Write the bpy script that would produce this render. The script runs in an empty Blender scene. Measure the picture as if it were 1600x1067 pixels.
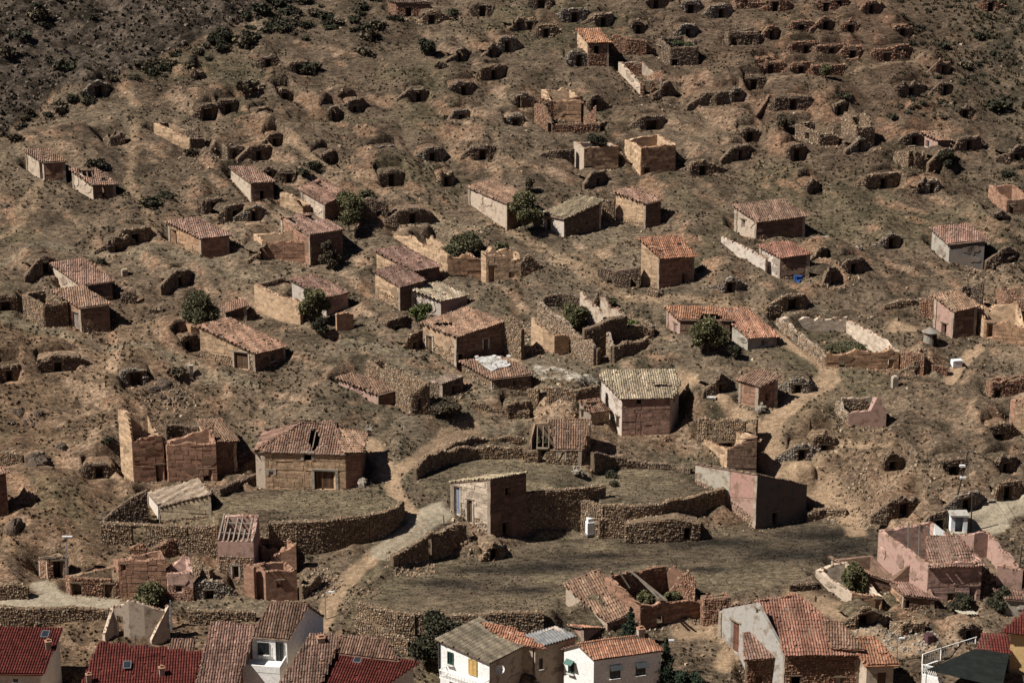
import bpy, math, random
import numpy as np
from mathutils import Vector
random.seed(7); RNG = np.random.default_rng(7)
S = bpy.context.scene
COL = S.collection
# ------------------------------------------------------------------ camera, sky, sun, exposure
CAM_H = 120.0; PITCH = math.radians(18.0); HF = math.radians(26.0)
cd = bpy.data.cameras.new('camera'); cam = bpy.data.objects.new('camera', cd); COL.objects.link(cam)
cam.location = (0, 0, CAM_H); cam.rotation_euler = (math.radians(90) - PITCH, 0, 0)
cd.sensor_width = 36; cd.sensor_fit = 'HORIZONTAL'; cd.lens = 18 / math.tan(HF / 2)
cd.clip_start = 1; cd.clip_end = 5000
S.camera = cam
W = bpy.data.worlds.new("World"); S.world = W; W.use_nodes = True
SUN_EL = math.radians(50.0); SX, SY = -0.965, -0.262
wn = W.node_tree.nodes; wl = W.node_tree.links
sky = wn.new('ShaderNodeTexSky'); sky.sky_type = 'NISHITA'; sky.sun_disc = False
sky.altitude = 1200; sky.air_density = .4; sky.dust_density = .1; sky.sun_elevation = SUN_EL; sky.sun_rotation = math.atan2(SX, SY) % (2 * math.pi)
bg = wn['Background']; bg.inputs['Strength'].default_value = 0.05
wl.new(sky.outputs[0], bg.inputs[0])
sd = bpy.data.lights.new('sun', 'SUN'); sun = bpy.data.objects.new('sun', sd); COL.objects.link(sun)
sd.energy = 5.0; sd.angle = math.radians(0.5); sd.color = (1.0, 0.955, 0.89)
tosun = Vector((SX * math.cos(SUN_EL), SY * math.cos(SUN_EL), math.sin(SUN_EL)))
sun.rotation_euler = tosun.to_track_quat('Z', 'Y').to_euler()
S.view_settings.view_transform = 'Standard'; S.view_settings.look = 'None'
S.view_settings.exposure = 0.6; S.view_settings.gamma = 1.0; S.view_settings.use_curve_mapping = False
S.render.engine = 'CYCLES'; S.cycles.diffuse_bounces = 2
# ------------------------------------------------------------------ projection helpers (photo pixels, 1600 wide)
FP = 800 / math.tan(HF / 2); CP, SP = math.cos(PITCH), math.sin(PITCH)
def ray(px, py):
    a = (px - 800) / FP; v = (533.5 - py) / FP
    return np.array([a, CP + v * SP, -SP + v * CP])
def on_plane(px, py, z):
    d = ray(px, py); t = (z - CAM_H) / d[2]
    return np.array([d[0] * t, d[1] * t, z])
def z_at(y, py):
    v = (533.5 - py) / FP
    return CAM_H - y * (SP - v * CP) / (CP + v * SP)
def project(x, y, z):
    dep = y * CP + (CAM_H - z) * SP; up = y * SP - (CAM_H - z) * CP
    return 800 + FP * x / dep, 533.5 - FP * up / dep
# ------------------------------------------------------------------ noise
class VNoise:
    def __init__(s, seed): s.t = np.random.default_rng(seed).random((256, 256))
    def __call__(s, x, y):
        xi = np.floor(x).astype(int); yi = np.floor(y).astype(int)
        fx = x - xi; fy = y - yi; fx = fx * fx * (3 - 2 * fx); fy = fy * fy * (3 - 2 * fy)
        a = s.t[xi & 255, yi & 255]; b = s.t[(xi + 1) & 255, yi & 255]; c = s.t[xi & 255, (yi + 1) & 255]; d = s.t[(xi + 1) & 255, (yi + 1) & 255]
        return (a * (1 - fx) + b * fx) * (1 - fy) + (c * (1 - fx) + d * fx) * fy
NS = [VNoise(i + 11) for i in range(12)]
def fbm(x, y, scale, octv, k=0, gain=.5):
    r = 0; amp = 1; tot = 0; f = 1 / scale
    for i in range(octv):
        r = r + amp * (NS[(k + i) % 12](x * f + 37.3 * i + 100, y * f + 17.1 * i + 200) - .5) * 2; tot += amp; amp *= gain; f *= 2.03
    return r / tot
def sstep(a, b, x):
    t = np.clip((x - a) / (b - a), 0, 1); return t * t * (3 - 2 * t)
# ------------------------------------------------------------------ terrain: macro shape
def macro(x, y):
    z = 27 + .364 * (y - 285)
    low = 4.5 + .0 * y
    z = np.where(y < 300, low + np.logaddexp(0, (z - low) / 1.2) * 1.2, z)
    z = z + 1.6 * fbm(x, y, 42, 2, 1) * sstep(215, 245, y)
    z = z + sstep(90, -10, y) * 104
    return z
def axis(lo, hi, step, far_lo, far_hi):
    a = list(np.arange(lo, hi + step / 2, step)); s = step; v = lo; L = []
    while v > far_lo: s *= 1.25; v -= s; L.append(v)
    s = step; v = a[-1]; R = []
    while v < far_hi: s *= 1.25; v += s; R.append(v)
    return np.array(L[::-1] + a + R)
STEP = 0.33
XS = axis(-98, 98, STEP, -1500, 1500); YS = axis(218, 396, STEP, -900, 2200)
GX, GY = np.meshgrid(XS, YS, indexing='xy')
Z = macro(GX, GY)
def inpoly(x, y, poly):
    r = np.zeros(x.shape, bool); n = len(poly)
    for i in range(n):
        x0, y0 = poly[i][:2]; x1, y1 = poly[(i + 1) % n][:2]
        if y0 == y1: continue
        c = ((y0 > y) != (y1 > y)) & (x < (x1 - x0) * (y - y0) / (y1 - y0) + x0)
        r ^= c
    return r
def win(x0, x1, y0, y1):
    i0, i1 = np.searchsorted(XS, [x0, x1]); j0, j1 = np.searchsorted(YS, [y0, y1])
    return slice(max(j0 - 1, 0), j1 + 1), slice(max(i0 - 1, 0), i1 + 1)
def segdist(x, y, pts):
    d = np.full(np.shape(x), 1e9)
    for a, b in zip(pts[:-1], pts[1:]):
        ax, ay = a[:2]; bx, by = b[:2]; L = (bx - ax) ** 2 + (by - ay) ** 2 + 1e-9
        t = np.clip(((x - ax) * (bx - ax) + (y - ay) * (by - ay)) / L, 0, 1)
        d = np.minimum(d, np.hypot(x - ax - t * (bx - ax), y - ay - t * (by - ay)))
    return d
def zsample(x, y, G=None):
    G = Z if G is None else G
    x = np.asarray(x, float); y = np.asarray(y, float)
    i = np.clip(np.searchsorted(XS, x) - 1, 0, len(XS) - 2); j = np.clip(np.searchsorted(YS, y) - 1, 0, len(YS) - 2)
    fx = (x - XS[i]) / (XS[i + 1] - XS[i]); fy = (y - YS[j]) / (YS[j + 1] - YS[j])
    return (G[j, i] * (1 - fx) + G[j, i + 1] * fx) * (1 - fy) + (G[j + 1, i] * (1 - fx) + G[j + 1, i + 1] * fx) * fy
def hit(px, py):
    d = ray(px, py); ys = np.arange(195, 700, .25); t = ys / d[1]
    zr = CAM_H + d[2] * t; zt = zsample(d[0] * t, ys)
    k = np.argmax(zr < zt)
    if k == 0:
        k = len(ys) - 1 if zr[0] > zt[0] else 1
    a = zr[k - 1] - zt[k - 1]; b = zr[k] - zt[k]; f = a / (a - b) if a != b else 0
    y = ys[k - 1] + .25 * f; tt = y / d[1]
    return np.array([d[0] * tt, y, CAM_H + d[2] * tt])
# terraces: flat ground held by stone walls
TERR = {}
def terrace(name, px, z, blend=.0):
    P = [on_plane(a, b, z)[:2] for a, b in px]
    TERR[name] = (P, z)
    xs = [p[0] for p in P]; ys = [p[1] for p in P]
    w = win(min(xs) - 12, max(xs) + 12, min(ys) - 12, max(ys) + 12)
    x, y = GX[w], GY[w]; m = inpoly(x, y, P); d = segdist(x, y, P + [P[0]])
    cur = Z[w]
    up = np.maximum(cur - z, 0)
    # uphill sides ease down to the terrace; downhill sides drop sharply at the wall
    sm = (x > blend) if blend else np.zeros(x.shape, bool)
    out = np.where(cur > z, z + (cur - z) * sstep(0, 3.0 + up * .8, d), np.where(sm, cur + (z - cur) * (1 - sstep(0, 4.5, d)), cur))
    Z[w] = np.where(m, z, out)
zf = hit(900, 905)[2]
FIELD = [(548, 942), (575, 922), (640, 893), (700, 872), (760, 874), (830, 850), (905, 838), (950, 842), (1090, 838), (1200, 824), (1270, 815), (1345, 822), (1374, 835), (1374, 862), (1290, 893), (1140, 925), (1050, 945), (900, 960), (840, 963), (720, 963), (640, 960), (585, 953)]
terrace('field', FIELD, zf, on_plane(1105, 930, zf)[0])
def z_from(px, ytop, ybase, zb):
    p = on_plane(px, ybase, zb); return z_at(p[1], ytop)
z4 = z_from(1000, 789, 840, zf); z3 = z_from(880, 762, 832, zf)
T3 = [(648, 752), (668, 735), (700, 722), (760, 708), (815, 700), (900, 728), (930, 738), (945, 757), (900, 762), (825, 770), (812, 790), (700, 800), (670, 775)]
terrace('upper', [(648, 752), (668, 735), (700, 722), (760, 708), (815, 700), (900, 728), (930, 738), (945, 757), (900, 762), (826, 769), (770, 768), (700, 763)], z3)
terrace('lower', [(908, 782), (945, 789), (1000, 789), (1030, 787), (1060, 779), (1131, 762), (1110, 742), (1050, 728), (990, 728), (940, 742), (925, 760), (910, 772)], z4)
h2 = hit(500, 862); z2 = z_at(h2[1], 813)
ROUND = [(330, 800), (345, 808), (380, 813), (430, 815), (500, 813), (560, 806), (595, 800), (620, 790), (626, 783), (606, 772), (565, 766), (405, 764), (345, 772), (330, 785)]
terrace('round', ROUND, z2)
ZM = Z.copy()      # placement surface
# ------------------------------------------------------------------ materials
def mat(name, base=None, nscale=3.0, lo=.72, hi=1.22, bump=.35, bscale=9.0, rough=.95, strata=0, spec=.1, stain=.0, fine=18., bdist=.06):
    m = bpy.data.materials.new(name); m.use_nodes = True; n = m.node_tree.nodes; l = m.node_tree.links
    b = n['Principled BSDF']; b.inputs['Roughness'].default_value = rough; b.inputs['Specular IOR Level'].default_value = spec
    tc = n.new('ShaderNodeTexCoord'); mp = n.new('ShaderNodeMapping'); l.new(tc.outputs['Object'], mp.inputs[0])
    if strata: mp.inputs['Scale'].default_value = (1, 1, strata)
    def noise(sc, det=4):
        t = n.new('ShaderNodeTexNoise'); t.inputs['Scale'].default_value = sc; t.inputs['Detail'].default_value = det; t.inputs['Roughness'].default_value = .65
        l.new(mp.outputs[0], t.inputs['Vector']); return t
    if base is None:
        at = n.new('ShaderNodeAttribute'); at.attribute_name = 'tint'; src = at.outputs['Color']
    else:
        rg = n.new('ShaderNodeRGB'); rg.outputs[0].default_value = (*base, 1); src = rg.outputs[0]
    for sc, a, c in ((nscale, lo, hi), (fine, .8, 1.2)):
        t = noise(sc); mr = n.new('ShaderNodeMapRange'); mr.inputs[1].default_value = .3; mr.inputs[2].default_value = .7; mr.inputs[3].default_value = a; mr.inputs[4].default_value = c
        l.new(t.outputs[0], mr.inputs[0])
        vm = n.new('ShaderNodeVectorMath'); vm.operation = 'SCALE'; l.new(src, vm.inputs[0]); l.new(mr.outputs[0], vm.inputs['Scale']); src = vm.outputs[0]
    if stain:
        t = noise(.9, 5); mr = n.new('ShaderNodeMapRange'); mr.inputs[1].default_value = .48; mr.inputs[2].default_value = .62; mr.inputs[4].default_value = stain
        l.new(t.outputs[0], mr.inputs[0]); mx = n.new('ShaderNodeMix'); mx.data_type = 'RGBA'; mx.inputs[7].default_value = (.15, .1, .065, 1)
        l.new(mr.outputs[0], mx.inputs[0]); l.new(src, mx.inputs[6]); src = mx.outputs[2]
    l.new(src, b.inputs['Base Color'])
    if bump:
        t = noise(bscale, 6); bp = n.new('ShaderNodeBump'); bp.inputs['Strength'].default_value = bump; bp.inputs['Distance'].default_value = bdist
        l.new(t.outputs[0], bp.inputs['Height']); l.new(bp.outputs[0], b.inputs['Normal'])
    return m
M = {}
M['stone'] = mat('rough_stone', bump=.6, bscale=7)
M['mortar'] = mat('mud_mortar', bump=.8, bscale=5, nscale=1.5, stain=.35)
M['earth'] = mat('rammed_earth', bump=.6, bscale=4.5, strata=1.6, nscale=1.2, lo=.5, hi=1.3, bdist=.08)
M['plaster'] = mat('old_plaster', bump=.3, bscale=4, nscale=.9, lo=.7, hi=1.15, stain=.75)
M['clean'] = mat('painted_render', bump=.1, nscale=.6, lo=.88, hi=1.05, fine=4)
M['tile'] = mat('roof_tile', bump=.25, bscale=12, nscale=1.6, lo=.6, hi=1.3)
M['newtile'] = mat('new_roof_tile', bump=.1, bscale=12, nscale=.7, lo=.68, hi=1.25, rough=.75, fine=3)
M['wood'] = mat('grey_wood', bump=.3, nscale=2, bscale=14)
M['metal'] = mat('painted_metal', bump=0, nscale=1, lo=.85, hi=1.1, rough=.55, spec=.4)
M['glass'] = mat('window_glass', (.02, .025, .03), bump=0, rough=.12, spec=.6)
M['leaf'] = mat('leaves', bump=0, nscale=1.2, lo=.6, hi=1.35, rough=.8, spec=.15)
M['bark'] = mat('bark', (.09, .07, .05), bump=.5)
# terrain
def terrain_mat():
    m = bpy.data.materials.new('hillside_ground'); m.use_nodes = True; n = m.node_tree.nodes; l = m.node_tree.links
    b = n['Principled BSDF']; b.inputs['Roughness'].default_value = 1; b.inputs['Specular IOR Level'].default_value = .05
    at = n.new('ShaderNodeAttribute'); at.attribute_name = 'tint'; gr = n.new('ShaderNodeAttribute'); gr.attribute_name = 'smoothness'
    tc0 = n.new('ShaderNodeTexCoord'); mpg = n.new('ShaderNodeMapping'); mpg.inputs['Scale'].default_value = (.5, 1, 1); l.new(tc0.outputs['Object'], mpg.inputs[0])
    class _T: outputs = {'Object': mpg.outputs[0]}
    tc = _T
    def noise(sc, det, ro=.6):
        t = n.new('ShaderNodeTexNoise'); t.inputs['Scale'].default_value = sc; t.inputs['Detail'].default_value = det; t.inputs['Roughness'].default_value = ro
        l.new(tc.outputs['Object'], t.inputs['Vector']); return t.outputs[0]
    src = at.outputs['Color']
    for sc, f0, f1, a, c in ((.5, .35, .65, .76, 1.22), (2.4, .38, .62, .52, 1.42), (7.5, .38, .62, .52, 1.42)):
        mr = n.new('ShaderNodeMapRange'); mr.inputs[1].default_value = f0; mr.inputs[2].default_value = f1; mr.inputs[3].default_value = a; mr.inputs[4].default_value = c
        l.new(noise(sc, 4, .7), mr.inputs[0])
        mx = n.new('ShaderNodeMix'); mx.data_type = 'FLOAT'; mx.inputs[3].default_value = 1.0; l.new(gr.outputs['Fac'], mx.inputs[0]); l.new(mr.outputs[0], mx.inputs[2])
        vm = n.new('ShaderNodeVectorMath'); vm.operation = 'SCALE'; l.new(src, vm.inputs[0]); l.new(mx.outputs[0], vm.inputs['Scale']); src = vm.outputs[0]
    # pale pebbles
    vo = n.new('ShaderNodeTexVoronoi'); vo.inputs['Scale'].default_value = 2.6; l.new(tc.outputs['Object'], vo.inputs['Vector'])
    mr = n.new('ShaderNodeMapRange'); mr.inputs[1].default_value = .16; mr.inputs[2].default_value = .10; l.new(vo.outputs['Distance'], mr.inputs[0])
    pn = n.new('ShaderNodeMapRange'); pn.inputs[1].default_value = .5; pn.inputs[2].default_value = .62; l.new(noise(.35, 3), pn.inputs[0])
    mu = n.new('ShaderNodeMath'); mu.operation = 'MULTIPLY'; l.new(mr.outputs[0], mu.inputs[0]); l.new(pn.outputs[0], mu.inputs[1])
    m2 = n.new('ShaderNodeMath'); m2.operation = 'MULTIPLY'; m2.inputs[1].default_value = .75; l.new(mu.outputs[0], m2.inputs[0])
    mx = n.new('ShaderNodeMix'); mx.data_type = 'RGBA'; mx.inputs[7].default_value = (.30, .25, .19, 1); l.new(m2.outputs[0], mx.inputs[0]); l.new(src, mx.inputs[6])
    l.new(mx.outputs[2], b.inputs['Base Color'])
    bp = n.new('ShaderNodeBump'); bp.inputs['Strength'].default_value = .9; bp.inputs['Distance'].default_value = .25; l.new(noise(3.0, 7, .7), bp.inputs['Height']); l.new(bp.outputs[0], b.inputs['Normal'])
    return m
M['ground'] = terrain_mat()
# ------------------------------------------------------------------ mesh builder
class MB:
    def __init__(s): s.V = []; s.F = []; s.T = []; s.n = 0
    def add(s, V, F, T=(.3, .25, .2)):
        V = np.asarray(V, float).reshape(-1, 3); F = np.asarray(F, int); T = np.asarray(T, float)
        if len(F) == 0: return
        if T.ndim == 1: T = np.tile(T, (len(F), 1))
        s.V.append(V); s.F.append(F + s.n); s.T.append(T); s.n += len(V)
    def box(s, c, size, T=(.3, .25, .2), ang=0, tilt=0):
        x, y, z = [k / 2 for k in size]
        P = np.array([[-x, -y, -z], [x, -y, -z], [x, y, -z], [-x, y, -z], [-x, -y, z], [x, -y, z], [x, y, z], [-x, y, z]])
        if tilt: P = P @ np.array([[1, 0, 0], [0, math.cos(tilt), math.sin(tilt)], [0, -math.sin(tilt), math.cos(tilt)]])
        ca, sa = math.cos(ang), math.sin(ang); P = P @ np.array([[ca, sa, 0], [-sa, ca, 0], [0, 0, 1]])
        s.add(P + np.array(c), HEX, T)
    def beam(s, p0, p1, w, T=(.12, .09, .07), h=None):
        p0 = np.array(p0, float); p1 = np.array(p1, float); d = p1 - p0; d /= np.linalg.norm(d) + 1e-9
        a = np.cross(d, [0, 0, 1]); a = np.array([1., 0, 0]) if np.linalg.norm(a) < 1e-3 else a / np.linalg.norm(a)
        u = np.cross(a, d); h = h or w; a = a * w / 2; u = u * h / 2
        s.add([p0 - a - u, p0 + a - u, p0 + a + u, p0 - a + u, p1 - a - u, p1 + a - u, p1 + a + u, p1 - a + u], HEX, T)
    def tube(s, p, r0, r1, h, T, n=10):
        a = np.arange(n) * 2 * math.pi / n; c = np.c_[np.cos(a), np.sin(a)]
        V = np.vstack([np.c_[c * r0, np.zeros(n)], np.c_[c * r1, np.full(n, h)]]) + np.array(p)
        s.add(V, [[i, (i + 1) % n, n + (i + 1) % n, n + i] for i in range(n)], T)
        V2 = np.vstack([np.c_[c * r1, np.full(n, h)], [[0, 0, h]]]) + np.array(p)
        s.add(V2, [[i, (i + 1) % n, n] for i in range(n)], T)
    def build(s, name, m, parent=None, stuff=False, smooth=False):
        if not s.n: return None
        V = np.vstack(s.V); org = np.array(parent['_o']) if parent is not None else np.zeros(3)
        V = V - org
        me = bpy.data.meshes.new(name); me.vertices.add(len(V)); me.vertices.foreach_set('co', V.astype(np.float32).ravel())
        cnt = np.concatenate([np.full(len(f), f.shape[1]) for f in s.F]); idx = np.concatenate([f.ravel() for f in s.F])
        me.loops.add(len(idx)); me.loops.foreach_set('vertex_index', idx.astype(np.int32))
        st = np.concatenate([[0], np.cumsum(cnt)[:-1]]); me.polygons.add(len(cnt)); me.polygons.foreach_set('loop_start', st.astype(np.int32)); me.polygons.foreach_set('loop_total', cnt.astype(np.int32))
        me.update(calc_edges=True)
        T = np.vstack(s.T); at = me.attributes.new('tint', 'FLOAT_COLOR', 'FACE'); at.data.foreach_set('color', np.c_[T, np.ones(len(T))].astype(np.float32).ravel())
        me.polygons.foreach_set('use_smooth', np.full(len(cnt), bool(smooth)))
        me.materials.append(M[m] if isinstance(m, str) else m)
        o = bpy.data.objects.new(name, me); COL.objects.link(o); o['_o'] = [float(q) for q in org]
        if parent is not None: o.parent = parent
        else: o.location = (0, 0, 0)
        if stuff: o['kind'] = 'stuff'
        return o
HEX = np.array([[0, 3, 2, 1], [4, 5, 6, 7], [0, 1, 5, 4], [1, 2, 6, 5], [2, 3, 7, 6], [3, 0, 4, 7]])
THINGS = []
def thing(name, label, cat, p, group=None, kind=None):
    o = bpy.data.objects.new(name, None); COL.objects.link(o); o.location = tuple(float(v) for v in p); o['_o'] = [float(v) for v in p]
    o.empty_display_size = .5
    o['label'] = label; o['category'] = cat
    if group: o['group'] = group
    if kind: o['kind'] = kind
    THINGS.append(o); return o
# ---- colours (surface values, shade included in one earth wall tone)
PAL = {
 'ochre': [(.25, .17, .11), (.31, .225, .15), (.17, .12, .08), (.21, .148, .10), (.28, .18, .11), (.36, .285, .20), (.13, .098, .07)],
 'grey': [(.20, .17, .135), (.27, .23, .185), (.15, .125, .10), (.32, .28, .225)],
 'red': [(.24, .125, .08), (.30, .17, .11), (.18, .10, .07), (.33, .21, .14)],
 'dark': [(.14, .10, .075), (.19, .14, .10), (.11, .08, .06), (.24, .18, .125)],
 'old': [(.25, .14, .095), (.20, .115, .08), (.27, .165, .115), (.15, .095, .07), (.28, .18, .125), (.23, .13, .09), (.26, .155, .10), (.22, .125, .085), (.29, .215, .155)],
 'rock': [(.10, .075, .055), (.075, .06, .045), (.13, .10, .075), (.065, .05, .04), (.17, .13, .10)],
 'beige': [(.36, .28, .19), (.30, .23, .15), (.42, .34, .24), (.25, .17, .11), (.33, .27, .17)],
 'moss': [(.34, .28, .185), (.27, .225, .15), (.38, .315, .215), (.22, .17, .115)],
 'brown': [(.17, .095, .07), (.12, .075, .055), (.21, .125, .09), (.25, .17, .125), (.15, .085, .06)],
 'terra': [(.31, .145, .085), (.36, .19, .115), (.25, .115, .075), (.34, .20, .13), (.29, .15, .10), (.31, .15, .09)],
 'new': [(.10, .026, .02), (.112, .029, .023), (.09, .024, .019)],
 'slate': [(.16, .16, .155), (.19, .185, .18)],
 'olive': [(.155, .125, .09), (.17, .14, .10), (.14, .115, .08)],
}
WC = {'earth': (.39, .245, .15), 'earthd': (.19, .12, .085), 'red': (.31, .18, .12), 'ochre': (.47, .325, .205), 'pale': (.52, .42, .32), 'white': (.58, .50, .42), 'pinkearth': (.35, .215, .16), 'gable': (.40, .375, .335), 'pink': (.44, .285, .23), 'grey': (.40, .36, .30),  # second earth tone: shade painted in for walls turned from the sun
      'dgrey': (.13, .115, .105), 'paint': (.78, .76, .72), 'stone': (.24, .17, .11), 'brick': (.42, .33, .22), 'cream': (.62, .42, .20), 'mud': (.20, .14, .09)}
def pick(pal, n):
    P = np.array(PAL[pal]); return P[RNG.integers(0, len(P), n)] * RNG.uniform(.82, 1.18, (n, 1))
# ---- stones laid in courses on a vertical face; P0->P1 seen from outside with the outward normal nrm
def lay_stones(mb, P0, P1, nrm, zlo, ztop, ops, pal='ochre', size=.3, proud=.07, jit=1.0):
    P0 = np.array(P0[:2]); P1 = np.array(P1[:2]); L = np.linalg.norm(P1 - P0)
    if L < .2: return
    d = (P1 - P0) / L; zmax = max(ztop(0), ztop(.5), ztop(1), ztop(.25), ztop(.75)); zmin = min(zlo(0), zlo(1)); z = zmin
    C = []; HW = []; HH = []
    while z < zmax:
        h = size * random.uniform(.55, 1.05); n = int(L / (size * 1.1)) + 1
        w = RNG.uniform(.65, 1.6, n); w = w / w.sum() * L; x = np.cumsum(w) - w / 2; t = x / L
        top = np.array([ztop(a) for a in t]); bot = np.array([zlo(a) for a in t])
        k = (z + h * .6 < top) & (z + h > bot - .3)
        for (a, b, lo, hi) in ops: k &= ~((x + w * .35 > a) & (x - w * .35 < b) & (z + h * .8 > lo) & (z + h * .2 < hi))
        x, w = x[k], w[k]
        C.append(np.c_[P0[0] + d[0] * x, P0[1] + d[1] * x, np.full(len(x), z + h / 2) + RNG.normal(0, .02, len(x))]); HW.append(w / 2 * .93); HH.append(np.full(len(x), h / 2 * .92)); z += h
    C = np.vstack(C); HW = np.concatenate(HW); HH = np.concatenate(HH) * RNG.uniform(.85, 1.1, len(HW))
    stones(mb, C, np.array([d[0], d[1], 0]), np.array([nrm[0], nrm[1], 0]), HW, HH, proud * RNG.uniform(.3, 1.5, len(HW)), pal, jit)
def stones(mb, C, d, nrm, HW, HH, PR, pal, jit=1.0):
    N = len(C)
    if not N: return
    up = np.array([0, 0, 1.]); V = np.zeros((N, 8, 3)); s = [(-1, -1), (1, -1), (1, 1), (-1, 1)]
    for i, (a, b) in enumerate(s):
        ja = RNG.uniform(.8, 1.0, N) if jit else 1
        jb = RNG.uniform(.8, 1.0, N) if jit else 1
        V[:, i] = C + d * (a * HW)[:, None] + up * (b * HH)[:, None] - nrm * .08
        q = RNG.uniform(.55, .9, (N, 2)); V[:, 4 + i] = C + d * (a * HW * q[:, 0] * ja)[:, None] + up * (b * HH * q[:, 1] * jb)[:, None] + nrm * (PR * RNG.uniform(.7, 1.3, N))[:, None]
    F = np.array([[4, 5, 6, 7], [0, 1, 5, 4], [1, 2, 6, 5], [2, 3, 7, 6], [3, 0, 4, 7]])
    mb.add(V.reshape(-1, 3), (F[None] + (np.arange(N) * 8)[:, None, None]).reshape(-1, 4), np.repeat(pick(pal, N), 5, 0))
def rocks(mb, C, R, pal, flat=.7):
    N = len(C)
    if not N: return
    B = np.array([[-1, -1, -.8], [1, -1, -.8], [1, 1, -.8], [-1, 1, -.8], [-.7, -.7, .8], [.7, -.7, .8], [.7, .7, .8], [-.7, .7, .8]])
    V = B[None] * RNG.uniform(.55, 1.15, (N, 8, 3)) * (R[:, None] * np.ones(3) * np.c_[RNG.uniform(.7, 1.3, N), RNG.uniform(.6, 1, N), np.full(N, flat)])[:, None, :]
    a = RNG.uniform(0, 6.28, N); ca, sa = np.cos(a)[:, None], np.sin(a)[:, None]
    X = V[..., 0] * ca - V[..., 1] * sa; Y = V[..., 0] * sa + V[..., 1] * ca
    V = np.stack([X, Y, V[..., 2] + X * RNG.uniform(-.25, .25, N)[:, None]], -1) + C[:, None]
    mb.add(V.reshape(-1, 3), (HEX[1:][None] + (np.arange(N) * 8)[:, None, None]).reshape(-1, 4), np.repeat(pick(pal, N), 5, 0))
def boulder(mb, c, R, pal, sx=1, sy=1, sz=1, n=10, seed=0):
    r = np.random.default_rng(seed); k = n; th = np.linspace(.02, math.pi - .02, k); ph = np.arange(2 * k) * math.pi / k
    T, P = np.meshgrid(th, ph, indexing='ij'); D = np.stack([np.sin(T) * np.cos(P), np.sin(T) * np.sin(P), np.cos(T)], -1)
    pl = r.normal(size=(13, 3)); pl /= np.linalg.norm(pl, axis=1, keepdims=True); dd = r.uniform(.45, .95, 13)
    q = np.min(np.where((D @ pl.T) > .05, dd / np.maximum(D @ pl.T, .05), 9), -1); q = np.minimum(q, 1.15) + r.normal(0, .05, q.shape)
    V = D * q[..., None] * R * np.array([sx, sy, sz]) + np.array(c); m = 2 * k
    F = [[i * m + j, (i + 1) * m + j, (i + 1) * m + (j + 1) % m, i * m + (j + 1) % m] for i in range(k - 1) for j in range(m)]
    mb.add(V.reshape(-1, 3), F, pick(pal, len(F)) * .25 + np.array(PAL[pal][0]) * .75)
# ---- wall body between outer line P0-P1 and inner line Q0-Q1
def wall_body(mb, P0, P1, Q0, Q1, zb0, zb1, top, ops, tint, extra=()):
    L = np.linalg.norm(P1 - P0); br = sorted(set([0., 1.] + [min(max(o[i] / L, 0), 1) for o in ops for i in (0, 1)] + list(extra)))
    for a, b in zip(br[:-1], br[1:]):
        if b - a < 1e-4: continue
        m = (a + b) / 2 * L; o = [q for q in ops if q[0] < m < q[1]]
        ea, eb = a + 1e-5, b - 1e-5
        za, zbb = zb0 * (1 - a) + zb1 * a, zb0 * (1 - b) + zb1 * b
        sp = []
        ta, tb = top(ea), top(eb)
        if not o: sp.append((za, zbb, ta, tb))
        else:
            o = sorted(o, key=lambda q: q[2]); ca, cb = za, zbb
            for q in o:
                if q[2] > max(ca, cb) + .01: sp.append((ca, cb, q[2], q[2]))
                ca = cb = q[3]
            if min(ta, tb) > ca + .02: sp.append((ca, cb, ta, tb))
        p0, p1, q0, q1 = P0 + (P1 - P0) * a, P0 + (P1 - P0) * b, Q0 + (Q1 - Q0) * a, Q0 + (Q1 - Q0) * b
        for (l0, l1, u0, u1) in sp:
            if max(u0 - l0, u1 - l1) < .03: continue
            mb.add([[*p0, l0], [*p1, l1], [*q1, l1], [*q0, l0], [*p0, u0], [*p1, u1], [*q1, u1], [*q0, u0]], HEX, tint)
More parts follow.
